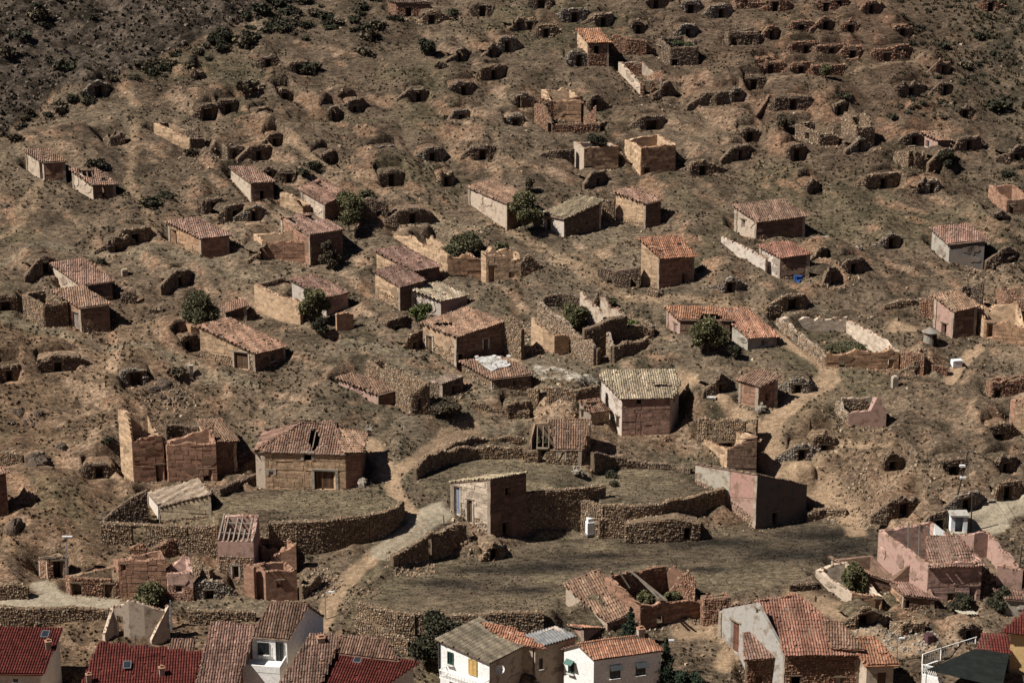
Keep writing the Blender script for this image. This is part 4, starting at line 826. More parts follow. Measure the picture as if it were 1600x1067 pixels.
ruin('small earth ruin with a square window on the mound above the dark stucco house', 'small windowed earth ruin', (1092, 690, 708), (1136, 702, 727), (1182, 681, 729), 672, sty=('e', 'e'), wc=('ochre', 'earthd'), rag=.3, ops=[('AB', 1121, 714, 724, 7, 'hole')], back='e')
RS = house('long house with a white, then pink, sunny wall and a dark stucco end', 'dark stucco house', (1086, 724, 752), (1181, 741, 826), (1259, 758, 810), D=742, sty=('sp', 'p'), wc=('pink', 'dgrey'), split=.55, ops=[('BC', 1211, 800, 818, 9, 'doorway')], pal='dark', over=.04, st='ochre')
wall_patch(RS, 'AB', 1087, 1141, (728, 748), (737, 775), (.46, .41, .33))
wall_patch(RS, 'AB', 1142, 1178, (738, 776), (744, 778), (.46, .27, .22))
# octagonal house with chamfered corners
def poly_house(label, lm, pts, sty, wc, roofspec, ops=(), pal='old', st='ochre', name='ruined_house', cat='house', depth=6.5, holes=(), over=.25, split=.5, th=.45, rearz=None, zoff=0):
    W_ = []
    for (x, yt, yb) in pts: q = hit(x, yb); W_.append((q[:2], q[2], z_at(q[1], yt)))
    return W_
def many_sided(label, lm, base, tops, zb, sty, wc, ops, pal, eave, st='ochre', over=.25, holes=(), name='ruined_house', nvis=3, planes=None, split=.5):
    """base: list of xy corners (counter-clockwise), tops: z at each"""
    n_ = len(base); base = [np.array(b, float) for b in base]; ctr = np.mean(base, 0); root = thing(name, label, 'house', [*base[1], zb[1]]); PADS.append((base, zb, False)); LAND.append((lm, *project(ctr[0], ctr[1], zb[0])))
    I = [b + (ctr - b) / np.linalg.norm(ctr - b) * .6 for b in base]
    for i in range(n_):
        j = (i + 1) % n_; L = np.linalg.norm(base[j] - base[i]); n = perp((base[j] - base[i]) / L); fo = []; fd = []
        for (f, x, y0, y1, w, kind) in ops:
            if f != i: continue
            zm = zb[i] + 1; t0, t1 = t_of_x(base[i], base[j], zm, x - w / 2), t_of_x(base[i], base[j], zm, x + w / 2); q = base[i] + (base[j] - base[i]) * (t0 + t1) / 2
            a, b = sorted((t0 * L, t1 * L)); fo.append((max(a, .1), min(b, L - .1), z_at(q[1], y1), z_at(q[1], y0))); fd.append(kind)
        top = lambda t, i=i, j=j: tops[i] * (1 - t) + tops[j] * t - .1
        s_ = sty[i] if i < len(sty) else 'p'; c_ = WC[wc[i] if i < len(wc) else 'red']; tint = np.array(c_) * (.6 if s_ == 's' else 1)
        mb = MB(); wall_body(mb, base[i], base[j], I[i], I[j], zb[i] - 1.2, zb[j] - 1.2, top, fo, tint); wo = mb.build('wall', {'s': 'mortar', 'e': 'earth', 'p': 'plaster', 'sp': 'plaster', 'c': 'clean'}[s_], root)
        zl = lambda t, i=i, j=j: zb[i] * (1 - t) + zb[j] * t - .3
        if i < nvis:
            if s_ == 'e': earth_panels(wo, base[i], base[j], n, zl, top, fo, tint)
            if s_ in ('s', 'sp'): mb = MB(); lay_stones(mb, base[i], base[j], n, zl, (top if s_ == 's' else (lambda t: zl(t) + (tops[i] - zb[i]) * split)), fo, st); mb.build('stonework', 'stone', wo, stuff=True)
        d = (base[j] - base[i]) / L; ang = math.atan2(d[1], d[0])
        for (a, b, z0, z1), kind in zip(fo, fd):
            q = base[i] + d * (a + b) / 2; w = b - a
            mb = MB(); mb.box((*(q - n * .1), z1 + .09), (w + .4, .4, .17), (.2, .155, .11), ang); mb.build('lintel', 'wood', root)
            if kind.startswith('door'):
                for sgn in range(2):
                    dr = None; npl = 6
                    mb = MB()
                    for k in range(npl): mb.box((*(base[i] + d * (a + w * (sgn + (k + .5) / npl) / 2) - n * (.2 + .012 * (k % 2))), (z0 + z1) / 2), (w / 2 / npl - .015, .05, z1 - z0), np.array((.11, .065, .04)) * random.uniform(.6, 1.5), ang)
                    mb.build('door', 'wood', root)
            if kind.endswith('frame'):
                mb = MB(); c = (.42, .38, .31)
                for x_ in (a - .17, b + .17): mb.box((*(base[i] + d * x_ + n * .03), (z0 + z1) / 2), (.34, .14, z1 - z0), c, ang)
                mb.box((*(q + n * .03), z1 + .16), (w + .68, .14, .3), c, ang); mb.build('door_surround' if z1 - z0 > 1.3 else 'window_surround', 'plaster', root)
    for (idx, ev, hl) in planes: roof(root, idx, ev, pal, over, hl)
    return root
def ccw_extend(vis, depthvec, tb):
    pass
b_, c_ = hit(971, 681), hit(1046, 677); zt_B, zt_C = z_at(b_[1], 622), z_at(c_[1], 621)
Bt, Ct = np.array([*b_[:2], zt_B]), np.array([*c_[:2], zt_C]); ev_ = (Ct - Bt) / np.linalg.norm(Ct - Bt); bk_ = np.array([-ev_[1], ev_[0], .30]); bk_ /= np.linalg.norm(bk_); nrm_ = np.cross(ev_, bk_)
def rp(x, y):
    d = ray(x, y); c = np.array([0, 0, CAM_H]); return c + d * (np.dot(Bt - c, nrm_) / np.dot(d, nrm_))
P3 = [rp(940, 590), Bt, Ct, rp(1061, 599), rp(1052, 580), rp(941, 580)]
B_ = [p[:2] for p in P3]; zs_ = [p[2] for p in P3]; zb_ = [b_[2] + .5, b_[2], c_[2], c_[2] + .4, c_[2] + 1, b_[2] + 1]
def zpl(q, n, p0): return p0[2] - ((q[0] - p0[0]) * n[0] + (q[1] - p0[1]) * n[1]) / n[2]
octo = many_sided('large many sided house with a pale roof torn near its edge and pink earth front', 'octagonal house', B_, zs_, zb_, ('p', 'e', 'p', 'p'), ('white', 'pinkearth', 'pale', 'red'), [(0, 965, 650, 668, 5, 'doorway'), (1, 997, 623, 631, 8, 'hole'), (2, 1053, 620, 628, 3, 'hole')], 'moss', None, planes=[(P3, (1, 2), [(1035, 603, 16, 3.2)])])
# hipped barn
pl = hit(415, 763); pr = hit(541, 765); pr2 = on_plane(565, 757, pr[2] + .3); pl2 = on_plane(401, 760, pl[2] + .1)
B_ = [pl2[:2], pl[:2], pr[:2], pr2[:2]]; dv = np.array([.05, 1.0]) * 6.5
B_ += [pr2[:2] + dv * .8, pl2[:2] + dv]
zt0 = z_at(pl[1], 706); eave_z = [zt0 + .15, zt0, zt0, zt0 + .05, zt0 + .1, zt0 + .1]
zb_ = [pl[2], pl[2], pr[2], pr[2] + .1, pr[2] + .6, pl[2] + .6]
r0 = on_plane(466, 663, zt0 + 1.75); r1 = on_plane(519, 660, zt0 + 1.75)
E3 = [np.array([*q, z]) for q, z in zip(B_, eave_z)]
many_sided('large barn with a hipped tiled roof torn open and a wide plank gate', 'hipped barn', B_, eave_z, zb_, ('p', 'e', 'e', 'e'), ('pale', 'ochre', 'red', 'earthd'), [(1, 508, 736, 764, 33, 'door frame'), (1, 482, 709, 719, 12, 'hole frame'), (1, 424, 736, 742, 7, 'hole frame')], 'old', None, nvis=3,
   planes=[([E3[1], E3[2], np.array([*r1[:2], zt0 + 1.75]), np.array([*r0[:2], zt0 + 1.75])], (0, 1), [(490, 686, 9, 17)]), ([E3[2], E3[3], E3[4], np.array([*r1[:2], zt0 + 1.75])], (0, 1), []), ([E3[0], E3[1], np.array([*r0[:2], zt0 + 1.75])], (0, 1), []), ([E3[5], E3[0], np.array([*r0[:2], zt0 + 1.75])], (0, 1), []), ([E3[4], E3[5], np.array([*r0[:2], zt0 + 1.75]), np.array([*r1[:2], zt0 + 1.75])], (0, 1), [])])
# ---- lower left ruins
ruin('tall ruined earth tower with a ragged left wall and pink broken piers', 'tall earth tower ruin', (190, 642, 742), (210, 690, 754), (258, 678, 752), 640, sty=('e', 'e'), wc=('ochre', 'red'), rag=.3, back='e', ops=[('BC', 250, 726, 752, 12, 'hole')], tops={'AB': [(190, 642), (200, 645), (209, 690)], 'DA': [(190, 642), (215, 645), (222, 676), (230, 642)], 'CD': [(222, 646), (232, 642), (240, 664), (246, 678), (262, 690)]})
ruin('roofless earth building with a crumbling top between the tower ruin and small tiled house', 'roofless earth building', (258, 690, 744), (264, 694, 753), (340, 692, 752), 668, sty=('e', 'e'), wc=('red', 'red'), rag=.25, back='e', ops=[('BC', 325, 733, 752, 14, 'hole')])
house('small house with ribbed tiled roof and dark shaded end above the roofless earth building', 'ribbed roof house', (311, 657, 692), (336, 690, 745), (371, 688, 736), sty=('e', 'e'), wc=('ochre', 'earthd'), pal='old')
house('small block walled house with a straw coloured roof standing on a stone wall', 'block walled house', (232, 770, 815), (251, 792, 817), (331, 771, 816), roofed='AB', sty=('c', 'e'), wc=('white', 'brick'), pal='beige', over=.1, rm='tile')
free_wall('dark stone gable wall with a sloping coping left of the block walled house', [(161, 812, 822), (180, 796, 820), (205, 778, 818), (232, 765, 816)], name='stone_wall', st='dark', rag=.04)
RB = house('pink house with bare roof rafters above the row of ruined fronts', 'bare rafter house', (352, 804, 872), (342, 845, 902), (398, 846, 905), roofed=None, D=803, rag=.08, sty=('p', 'sp'), wc=('pink', 'pink'), split=.62, st='ochre', ops=[('BC', 368, 884, 902, 10, 'window:x:frame')], name='roofless_ruin', cat='ruin', back='e')
ruin('upper broken room between the bare rafter house and the round terrace wall', 'upper broken room', (404, 850, 880), (410, 856, 884), (464, 860, 886), 838, sty=('e', 'e'), wc=('red', 'red'), rag=.5, back='e')
house('small red earth house with a square window below the round terrace wall', 'small red earth house', (398, 880, 935), (416, 892, 938), (465, 890, 939), roofed=None, D=876, rag=.25, sty=('e', 'e'), wc=('red', 'red'), ops=[('BC', 438, 907, 918, 10, 'window')], name='roofless_ruin', cat='ruin', back='e', panels=False)
ruin('roofless brick front with small windows in the lower left row', 'roofless brick front', (180, 874, 922), (188, 876, 932), (262, 874, 935), 858, sty=('e', 'e'), wc=('red', 'red'), rag=.2, back='e', ops=[('BC', 195, 881, 891, 7, 'window'), ('BC', 240, 917, 926, 14, 'window')])
ruin('pink topped roofless room at the right end of the lower left row', 'pink topped roofless room', (258, 888, 928), (264, 896, 936), (303, 895, 940), 864, sty=('e', 'sp'), wc=('pink', 'pink'), rag=.15, split=.6, back='e', st='red', ops=[('BC', 280, 914, 925, 11, 'window')])
house('low cellar house with two doorways under a rounded earth roof in the lower left row', 'rounded earth roof cellar', (104, 899, 925), (111, 902, 929), (188, 906, 935), D=884, sty=('s', 's'), wc=('stone', 'stone'), st='red', ops=[('BC', 119, 911, 930, 16, 'doorway'), ('BC', 170, 912, 935, 14, 'door:wood')], roofed=None, rag=.05, name='cellar_house', cat='cellar house')
house('small stone shed with a black doorway left of the rounded earth roof cellar', 'black doorway shed', (71, 872, 900), (76, 875, 904), (108, 872, 903), D=862, sty=('s', 's'), wc=('stone', 'stone'), st='red', ops=[('BC', 92, 876, 903, 16, 'doorway')], pal='dark', over=.05, roofed='BC')
house('edge of a tiled house at the far left with a dark shaded wall', 'far left edge house', (-30, 735, 800), (-12, 745, 812), (14, 736, 806), sty=('e', 'e'), wc=('red', 'earthd'), pal='old', D=728)
free_wall('white inner wall of the broken house shell above the red roof with an aerial', [(180, 945, 1000), (205, 938, 1003), (228, 942, 1003), (258, 950, 1000)], name='plaster_wall', style='p', col='pale', rag=.25, th=.5, ops=[(188, 962, 1004, 10)])
free_wall('left side wall of the broken white house shell', [(163, 990, 1010), (179, 946, 1000)], name='plaster_wall', style='p', col='pale', rag=.2, th=.5)
free_wall('right side wall of the broken white house shell sloping down', [(236, 1000, 1010), (265, 946, 998)], name='plaster_wall', style='p', col='pale', rag=.2, th=.5)
for _l, _q, _kw in (('broken brick wall behind the roofless brick front in the lower left row', [(203, 850, 872), (230, 852, 874), (256, 848, 872), (276, 842, 868)], dict(st='red', rag=.5)),
  ('ragged stone wall between the pink topped room and the bare rafter house', [(304, 868, 905), (318, 880, 915), (332, 890, 925)], dict(st='ochre', rag=.5)),
  ('crumbling wall stub between the bare rafter house and small red earth house', [(384, 880, 930), (400, 884, 936)], dict(style='e', col='red', rag=.5)),
  ('broken earth wall rising behind the small red earth house', [(424, 862, 892), (440, 856, 890), (464, 850, 890)], dict(style='e', col='red', rag=.6)),
  ('low rubble wall right of the small red earth house', [(470, 915, 935), (485, 905, 925), (500, 898, 915)], dict(st='ochre', rag=.5)),
  ('dark broken wall behind the pink fronted house', [(1500, 452, 476), (1515, 444, 474), (1535, 446, 478)], dict(st='dark', rag=.6)),
  ('tawny wall stub at the right edge below the tawny gable', [(1557, 488, 514), (1575, 484, 512), (1600, 486, 514)], dict(style='e', col='ochre', rag=.5)),
  ('stone wall stub left of the pink fronted house', [(1436, 470, 492), (1450, 466, 495), (1460, 470, 500)], dict(st='red', rag=.5)),
  ('low curved stone wall on the right slope above the tawny ruins', [(1380, 474, 482), (1410, 470, 479), (1440, 466, 476)], dict(st='ochre', rag=.25)),
  ('crumbling stone wall right of the ragged earth ruin', [(812, 408, 442), (826, 400, 440), (842, 408, 438), (856, 418, 434)], dict(st='ochre', rag=.6)),
  ('stone bank in front of the cellars under the red ridge', [(1225, 92, 98), (1260, 90, 98), (1300, 94, 102), (1340, 92, 100)], dict(st='red', rag=.2)),
  ('broken stone wall left of the large gabled ruin', [(812, 150, 168), (825, 145, 165), (836, 150, 165)], dict(st='dark', rag=.5)),
  ('dark stone wall joining the upper orange roof house to the grass topped house', [(955, 55, 78), (980, 58, 85), (1010, 66, 86)], dict(st='red', rag=.3))):
    free_wall(_l, _q, **_kw)
house('tiny tiled annex against the left wall of the octagonal house', 'octagon annex', (905, 627, 656), (923, 645, 664), (952, 641, 656), D=624, sty=('p', 'e'), wc=('pale', 'ochre'), pal='old', over=.1, ops=[('AB', 910, 640, 652, 4, 'hole')])
# ---- upper slope
ruin('long stone walled ruin with a collapsed roof on the upper left slope', 'upper left stone ruin', (241, 192, 215), (297, 217, 237), (320, 216, 233), 190, sty=('e', 's'), wc=('ochre', 'stone'), rag=.15, st='dark')
ruin('pair of dark stone piers on the upper left slope', 'dark stone piers', (168, 214, 226), (172, 215, 230), (196, 208, 229), 203, rag=.6, st='dark')
ruin('dark walled stone pen beside the long stone walled ruin', 'dark stone pen', (352, 228, 250), (356, 228, 255), (396, 232, 250), 222, rag=.5, st='dark', ops=[('BC', 366, 232, 254, 8, 'hole')])
house('stone house with a dark doorway at the very top edge', 'top edge stone house', (607, 0, 22), (620, 4, 27), (673, 5, 26), sty=('s', 's'), wc=('stone', 'stone'), st='red', ops=[('BC', 639, 12, 26, 9, 'doorway')], pal='dark', D=-6)
house('tall stone house with an orange tiled roof on the upper slope', 'upper orange roof house', (902, 47, 80), (919, 67, 104), (951, 66, 104), sty=('e', 's'), wc=('ochre', 'stone'), st='red', ops=[('BC', 932, 72, 84, 8, 'hole')], pal='terra')
ruin('stone house with grass growing in its open top on the upper slope', 'grass topped stone house', (1026, 60, 87), (1047, 75, 103), (1091, 73, 102), 55, sty=('s', 's'), wc=('stone', 'stone'), rag=.12, st='dark', ops=[('AB', 1030, 72, 88, 6, 'hole'), ('BC', 1054, 93, 104, 9, 'hole')])
ruin('long narrow ruin with a pale left wall below the upper stone houses', 'narrow pale ruin', (966, 97, 112), (1000, 131, 148), (1040, 131, 150), 98, sty=('p', 's'), wc=('pale', 'stone'), rag=.3, st='red', ops=[('BC', 1012, 128, 148, 9, 'hole')])
gr = ruin('large roofless ruin of stone and earth rooms with a sloping right gable', 'large gabled ruin', (835, 165, 190), (862, 194, 211), (938, 193, 211), 150, sty=('s', 's'), wc=('stone', 'stone'), rag=.15, st='red', ops=[('AB', 859, 192, 208, 6, 'hole')], tops={'CD': [(938, 192), (925, 180), (898, 145), (880, 155)], 'AB': [(835, 162), (848, 165), (862, 190)]}, back='s')
ruin('inner earth room standing inside the large gabled ruin', 'inner earth room', (846, 142, 176), (862, 160, 185), (908, 158, 192), 136, sty=('e', 'e'), wc=('ochre', 'earth'), rag=.3, back='e')
ruin('pale cube shaped earth ruin with a bush growing on top', 'pale cube ruin', (896, 222, 260), (912, 231, 268), (966, 229, 263), 222, sty=('p', 'e'), wc=('pale', 'ochre'), rag=.15, ops=[('BC', 920, 260, 270, 10, 'hole')], back='e')
ruin('open topped earth house with a diagonal shadow across its front', 'open topped earth house', (976, 218, 240), (1001, 231, 276), (1055, 226, 268), 210, sty=('e', 'e'), wc=('ochre', 'earth'), rag=.15, ops=[('BC', 1010, 262, 276, 11, 'hole')], back='e')
ruin('small ochre stone ruin with a square window right of the upper slope middle', 'small ochre stone ruin', (1242, 193, 217), (1279, 208, 227), (1310, 213, 228), 190, st='ochre', rag=.15, ops=[('AB', 1261, 207, 218, 6, 'hole')])
ruin('tall ochre stone ruin with two pointed gables', 'twin gable ruin', (1314, 180, 214), (1337, 200, 234), (1366, 198, 230), 182, sty=('s', 's'), st='ochre', rag=.12, tops={'AB': [(1314, 185), (1319, 174), (1336, 197)], 'CD': [(1366, 197), (1350, 175), (1338, 182)]}, ops=[('BC', 1345, 219, 236, 9, 'hole')])
house('small pink house with a grey window at the upper right', 'small pink house', (1441, 207, 230), (1465, 219, 238), (1484, 219, 240), sty=('p', 'e'), wc=('pink', 'earthd'), ops=[('AB', 1449, 220, 230, 6, 'pane')], pal='old')
ruin('crumbled stone walls below the small pink house', 'crumbled walls under the pink house', (1395, 240, 262), (1419, 235, 262), (1450, 250, 270), 228, st='ochre', rag=.8, ops=[('BC', 1424, 230, 262, 6, 'hole')])
ruin('reddish stone hut with two doors at the top right', 'reddish hut', (1140, 2, 14), (1150, 6, 16), (1198, 4, 15), -6, st='red', rag=.1, ops=[('BC', 1164, 0, 14, 7, 'hole')])
ruin('twin doored stone front on the terrace below the red ridge at the top', 'twin doored stone front', (1132, 50, 66), (1138, 50, 72), (1186, 50, 70), 44, st='dark', rag=.15, ops=[('BC', 1147, 55, 72, 9, 'hole'), ('BC', 1171, 55, 71, 11, 'hole')])
ruin('ruined earth wall at the right edge below the tawny ruins', 'right edge earth wall', (1577, 625, 660), (1584, 632, 672), (1620, 622, 680), 618, sty=('e', 'e'), wc=('red', 'ochre'), rag=.2, back='e')
ruin('tumbled stone walls with a doorway at the right edge behind the sunny earth wall', 'tumbled right edge walls', (1540, 592, 612), (1548, 596, 622), (1612, 592, 615), 585, st='red', rag=.3, ops=[('BC', 1559, 605, 622, 9, 'hole')])
# ---- lower right
RP = ruin('pink roofless house with leaning poles and a torn white sheet inside', 'pink roofless house', (1371, 828, 872), (1447, 882, 938), (1531, 876, 938), 815, sty=('p', 'e'), wc=('pink', 'pink'), rag=.12, back='e', ops=[('BC', 1486, 926, 940, 10, 'door:wood'), ('BC', 1520, 916, 940, 10, 'hole')])
_P, _z = RP['P'], RP['zt']; _a = (_P[1] * .85 + _P[2] * .15); _b = _P[2]; _u = (_P[0] - _P[1]); _u = _u / np.linalg.norm(_u)
roof(RP['root'], [np.array([*(_P[1] * .97 + _P[2] * .03), _z[1] - .1]), np.array([*_b, _z[1] - .1]), np.array([*(_b + _u * 5.0), _z[1] + 1.5]), np.array([*(_P[1] * .55 + _P[2] * .45 + _u * 5.0), _z[1] + 1.5])], (0, 1), 'old', .2, sag=.12)
house('long low house with a brown roof and a green bush in its yard', 'long low brown roof', (1385, 905, 912), (1412, 929, 950), (1460, 934, 950), D=870, sty=('e', 'e'), wc=('earth', 'earthd'), pal='old', ops=[('BC', 1418, 937, 950, 6, 'hole')])
ruin('low plastered yard wall around the green bush in front of the long low roof', 'green bush yard', (1274, 890, 915), (1330, 926, 946), (1378, 932, 960), 875, sty=('p', 'e'), wc=('pale', 'earth'), rag=.2, back='e', ops=[('BC', 1338, 935, 950, 10, 'hole'), ('BC', 1372, 936, 958, 8, 'hole')])
house('house at the left of the green bush yard with a sloping tiled roof', 'sloping roof by the yard', (1300, 872, 890), (1345, 893, 915), (1408, 915, 930), D=866, sty=('e', 'e'), wc=('red', 'earthd'), pal='old')
house('low shed with a brown tiled roof at the right edge under the pink wall', 'brown shed at the right edge', (1553, 920, 935), (1572, 935, 960), (1612, 938, 965), sty=('e', 'p'), wc=('red', 'grey'), pal='brown')
ruin('low rubble pen beside the plastic barrel', 'low rubble pen', (1401, 970, 985), (1408, 975, 993), (1445, 968, 988), 965, st='ochre', rag=.3, ops=[('BC', 1425, 982, 992, 9, 'hole')])
house('long tiled house below the grass field with a white left wall', 'long tiled house by the field', (884, 912, 944), (950, 972, 990), (998, 951, 975), D=901, sty=('p', 'e'), wc=('pale', 'red'), pal='old', over=.2)
ruin('roofless red ruin with fallen beams and a jagged right gable below the field', 'red ruin below the field', (944, 900, 945), (1000, 945, 985), (1096, 938, 978), 884, sty=('e', 'e'), wc=('red', 'red'), rag=.35, back='s', st='red', ops=[('BC', 1032, 962, 984, 11, 'hole'), ('BC', 1070, 962, 983, 11, 'hole')], tops={'CD': [(1096, 938), (1075, 905), (1055, 880), (1000, 888)]})
ruin('stone yard wall right of the red ruin below the field', 'stone yard right of the red ruin', (1094, 930, 965), (1098, 936, 978), (1141, 932, 970), 925, st='red', rag=.1)
house('small house with a pyramid tiled roof below the long tiled house', 'pyramid roof house', (905, 975, 1000), (913, 980, 1004), (957, 980, 1000), D=972, sty=('p', 'e'), wc=('pink', 'pink'), pal='terra', roofed='BC')
# ---- lived-in houses along the bottom edge
VG = 5.4
def eave_house(label, lm, pts, eave, pal='old', wallc='white', wst='c', rm='tile', ridge2=None, ops=(), name='village_house', cat='house', over=.12, jit=1.0, pitch=.3, miss=.01, ground=VG, chimneys=(), sky=(), inset=.25, holes=(), row=.5):
    """pts: roof corners as (x, y, height) counter-clockwise seen from above, first edge at the eave"""
    P3 = [on_plane(x, y, z) for x, y, z in pts]; root = thing(name, label, cat, [*P3[0][:2], ground]); LAND.append((lm, sum(p[0] for p in pts) / len(pts), sum(p[1] for p in pts) / len(pts)))
    n = newell(P3); base = [p[:2] for p in expand(P3, n, -inset)]; k = len(base); ctr = np.mean(base, 0); n0 = n; p0 = np.mean(P3, 0)
    zt = [zpl(q, n, p0) - .08 for q in base]; zb = [ground] * k; PADS.append((base, zb, False)); I = [b + (ctr - b) / np.linalg.norm(ctr - b) * .45 for b in base]
    for i in range(k):
        j = (i + 1) % k; L = np.linalg.norm(base[j] - base[i]); fo = []; fd = []; d = (base[j] - base[i]) / L
        for (f, x, y0, y1, w, kind) in ops:
            if f != i: continue
            zm = zt[i] - 1.5; t0, t1 = t_of_x(base[i], base[j], zm, x - w / 2), t_of_x(base[i], base[j], zm, x + w / 2); q = base[i] + (base[j] - base[i]) * (t0 + t1) / 2; a, b = sorted((t0 * L, t1 * L))
            fo.append((a, b, z_at(q[1], y1), z_at(q[1], y0))); fd.append(kind)
        mb = MB(); wall_body(mb, base[i], base[j], I[i], I[j], ground - 1, ground - 1, lambda t, i=i, j=j: zt[i] * (1 - t) + zt[j] * t, fo, np.array(WC[wallc]) * (.6 if wst == 's' else 1)); wo = mb.build('wall', {'c': 'clean', 's': 'mortar', 'e': 'earth', 'p': 'plaster'}[wst], root)
        if wst == 's' and i < 2: mb = MB(); lay_stones(mb, base[i], base[j], perp(d), lambda t: ground, lambda t, i=i, j=j: zt[i] * (1 - t) + zt[j] * t, fo, 'red'); mb.build('stonework', 'stone', wo, stuff=True)
        fittings(root, base[i], d, fo, fd)
    roof(root, P3, eave, pal, over, holes, m=rm, jit=jit, pitch=pitch, miss=miss, sag=.04 * jit, row=row, slab=tuple(np.array(PAL[pal][0]) * .8))
    for (x, y, h, s_) in chimneys: chimney(root, P3, n, x, y, h, s_)
    for (x, y) in sky:
        q = plane_hit(x, y, P3[0], n); e = P3[1] - P3[0]; e /= np.linalg.norm(e); dn = np.cross(n, e); c = q + n * .14
        mb = MB(); V = [c + e * a * .45 + dn * b * .6 for a, b in ((-1, -1), (1, -1), (1, 1), (-1, 1))]; mb.add(V + [v + n * .1 for v in V], HEX, (.12, .12, .12)); sk = mb.build('skylight', 'metal', root)
        mb = MB(); V = [c + n * .105 + e * a * .36 + dn * b * .5 for a, b in ((-1, -1), (1, -1), (1, 1), (-1, 1))]; mb.add(V, [[0, 1, 2, 3]], (.1, .12, .14)); mb.build('pane', 'glass', sk)
    return root, P3, n
def plane_hit(x, y, p0, n):
    d = ray(x, y); c = np.array([0, 0, CAM_H]); t = np.dot(p0 - c, n) / np.dot(d, n); return c + d * t
def chimney(root, P3, n, x, y, h, s_=.5):
    q = plane_hit(x, y, P3[0], n); mb = MB(); mb.box((q[0], q[1], q[2] + h / 2 - .3), (s_, s_, h + .6), (.42, .37, .31), .3); ch = mb.build('chimney', 'plaster', root)
    mb = MB(); mb.box((q[0], q[1], q[2] + h + .05), (s_ + .18, s_ + .18, .1), (.3, .17, .11), .3); mb.box((q[0], q[1], q[2] + h + .22), (s_ * .5, s_ * .5, .24), (.3, .17, .11), .3); mb.build('chimney_cap', 'stone', ch)
def fittings(root, P0, d, fo, fd):
    n = perp(d); ang = math.atan2(d[1], d[0])
    for (a, b, zl, zh), kind in zip(fo, fd):
        k = kind.split(':'); c = {'g': (.03, .07, .05), 'k': (.03, .03, .03), 'w': (.7, .7, .68), 'y': (.5, .33, .12), 'b': (.10, .06, .035)}[k[1]]; w = b - a; h = zh - zl; m_ = (a + b) / 2
        at = lambda x, z, dep: (*(P0 + d * x + n * dep), z)
        fr = MB()
        for xx in (a + .04, b - .04, m_): fr.box(at(xx, (zl + zh) / 2, -.1), (.08, .08, h), c, ang)
        for zz in (zl + .04, zh - .04): fr.box(at(m_, zz, -.1), (w, .078, .08), c, ang)
        if k[0] == 'door':
            dr = MB(); dr.box(at(m_, (zl + zh) / 2, -.13), (w, .06, h), c, ang); o = dr.build('door', 'wood', root); fr.build('door_frame', 'metal', o); continue
        wd = fr.build('window', 'metal', root); g = MB(); g.box(at(m_, (zl + zh) / 2, -.14), (w, .02, h), (.03, .03, .04), ang); g.build('pane', 'glass', wd)
        s_ = MB(); s_.box(at(m_, zl - .05, .06), (w + .2, .28, .08), (.5, .48, .44), ang); s_.build('sill', 'clean', wd)
        if 'aw' in k: q = MB(); q.box(at(m_, zh - .05, .35), (w + .25, .75, .05), (.03, .035, .035) if k[1] == 'k' else (.04, .11, .09), ang, tilt=.55); q.build('awning', 'metal', wd)
        if 'bars' in k:
            q = MB()
            for xx in np.linspace(a + .05, b - .05, 7): q.box(at(xx, (zl + zh) / 2, .03), (.03, .03, h), (.03, .03, .03), ang)
            q.build('window_grille', 'metal', wd)
eave_house('house with a wide dark red roof and square chimney at the bottom left corner', 'bottom left red roof', [(-45, 1051, 10.2), (65, 1053, 10.2), (96, 984, 12.0), (-45, 980, 12.0)], (0, 1), 'new', rm='newtile', jit=0, chimneys=[(76, 1014, .95, .6)], sky=[(71, 992)], ops=[(0, 25, 1060, 1066, 8, 'window:k')])
rt_, P_, n_ = eave_house('long house with dark red roof, aerial and small skylight at the bottom left', 'red roof with aerial', [(122, 1082, 9.4), (296, 1076, 9.4), (317, 1018, 11.4), (156, 1006, 11.4)], (0, 1), 'new', rm='newtile', jit=0, chimneys=[(253, 1052, .7, .55), (139, 1064, .8, .5)], sky=[(199, 1040)])
q = plane_hit(213, 1028, P_[0], n_); mb = MB(); mb.beam(q, q + np.array([0, 0, 2.9]), .05, (.08, .08, .08)); ae = mb.build('aerial', 'metal', rt_)
mb = MB()
for i in range(6): mb.beam(q + np.array([-.4 + i * .16, -.28 + .02 * i, 2.6]), q + np.array([-.3 + i * .16, .28 + .02 * i, 2.6]), .025, (.1, .1, .1))
mb.beam(q + np.array([-.5, 0, 2.6]), q + np.array([.6, .05, 2.6]), .03, (.1, .1, .1)); mb.build('aerial_bars', 'metal', ae)
eave_house('tall brown tiled roof sloping down left of the white balcony house', 'tall brown roof', [(304, 1082, 9.6), (364, 1082, 9.6), (399, 976, 13.0), (331, 973, 13.0)], (0, 1), 'brown', wallc='red', wst='e')
eave_house('brown tiled roof in shade right of the white terrace house', 'brown shaded roof', [(428, 1082, 9.6), (494, 1082, 9.6), (532, 993, 12.4), (486, 991, 12.4)], (0, 1), 'brown', wallc='pale', wst='p', chimneys=[(501, 1002, .5, .8)])
eave_house('low brown tiled roof with a whitewashed ridge behind the small red roof', 'whitewashed ridge roof', [(524, 1021, 11.2), (622, 1032, 11.2), (598, 1000, 12.4), (534, 995, 12.4)], (0, 1), 'brown', wallc='pale', wst='p')
eave_house('house with a dark red pointed roof and a tiny skylight at the bottom', 'small red roof', [(486, 1092, 9.0), (556, 1100, 9.0), (653, 1035, 10.9), (515, 1020, 11.2)], (0, 1), 'new', rm='newtile', jit=0, sky=[(559, 1031)], chimneys=[(503, 1042, .6, .5)])
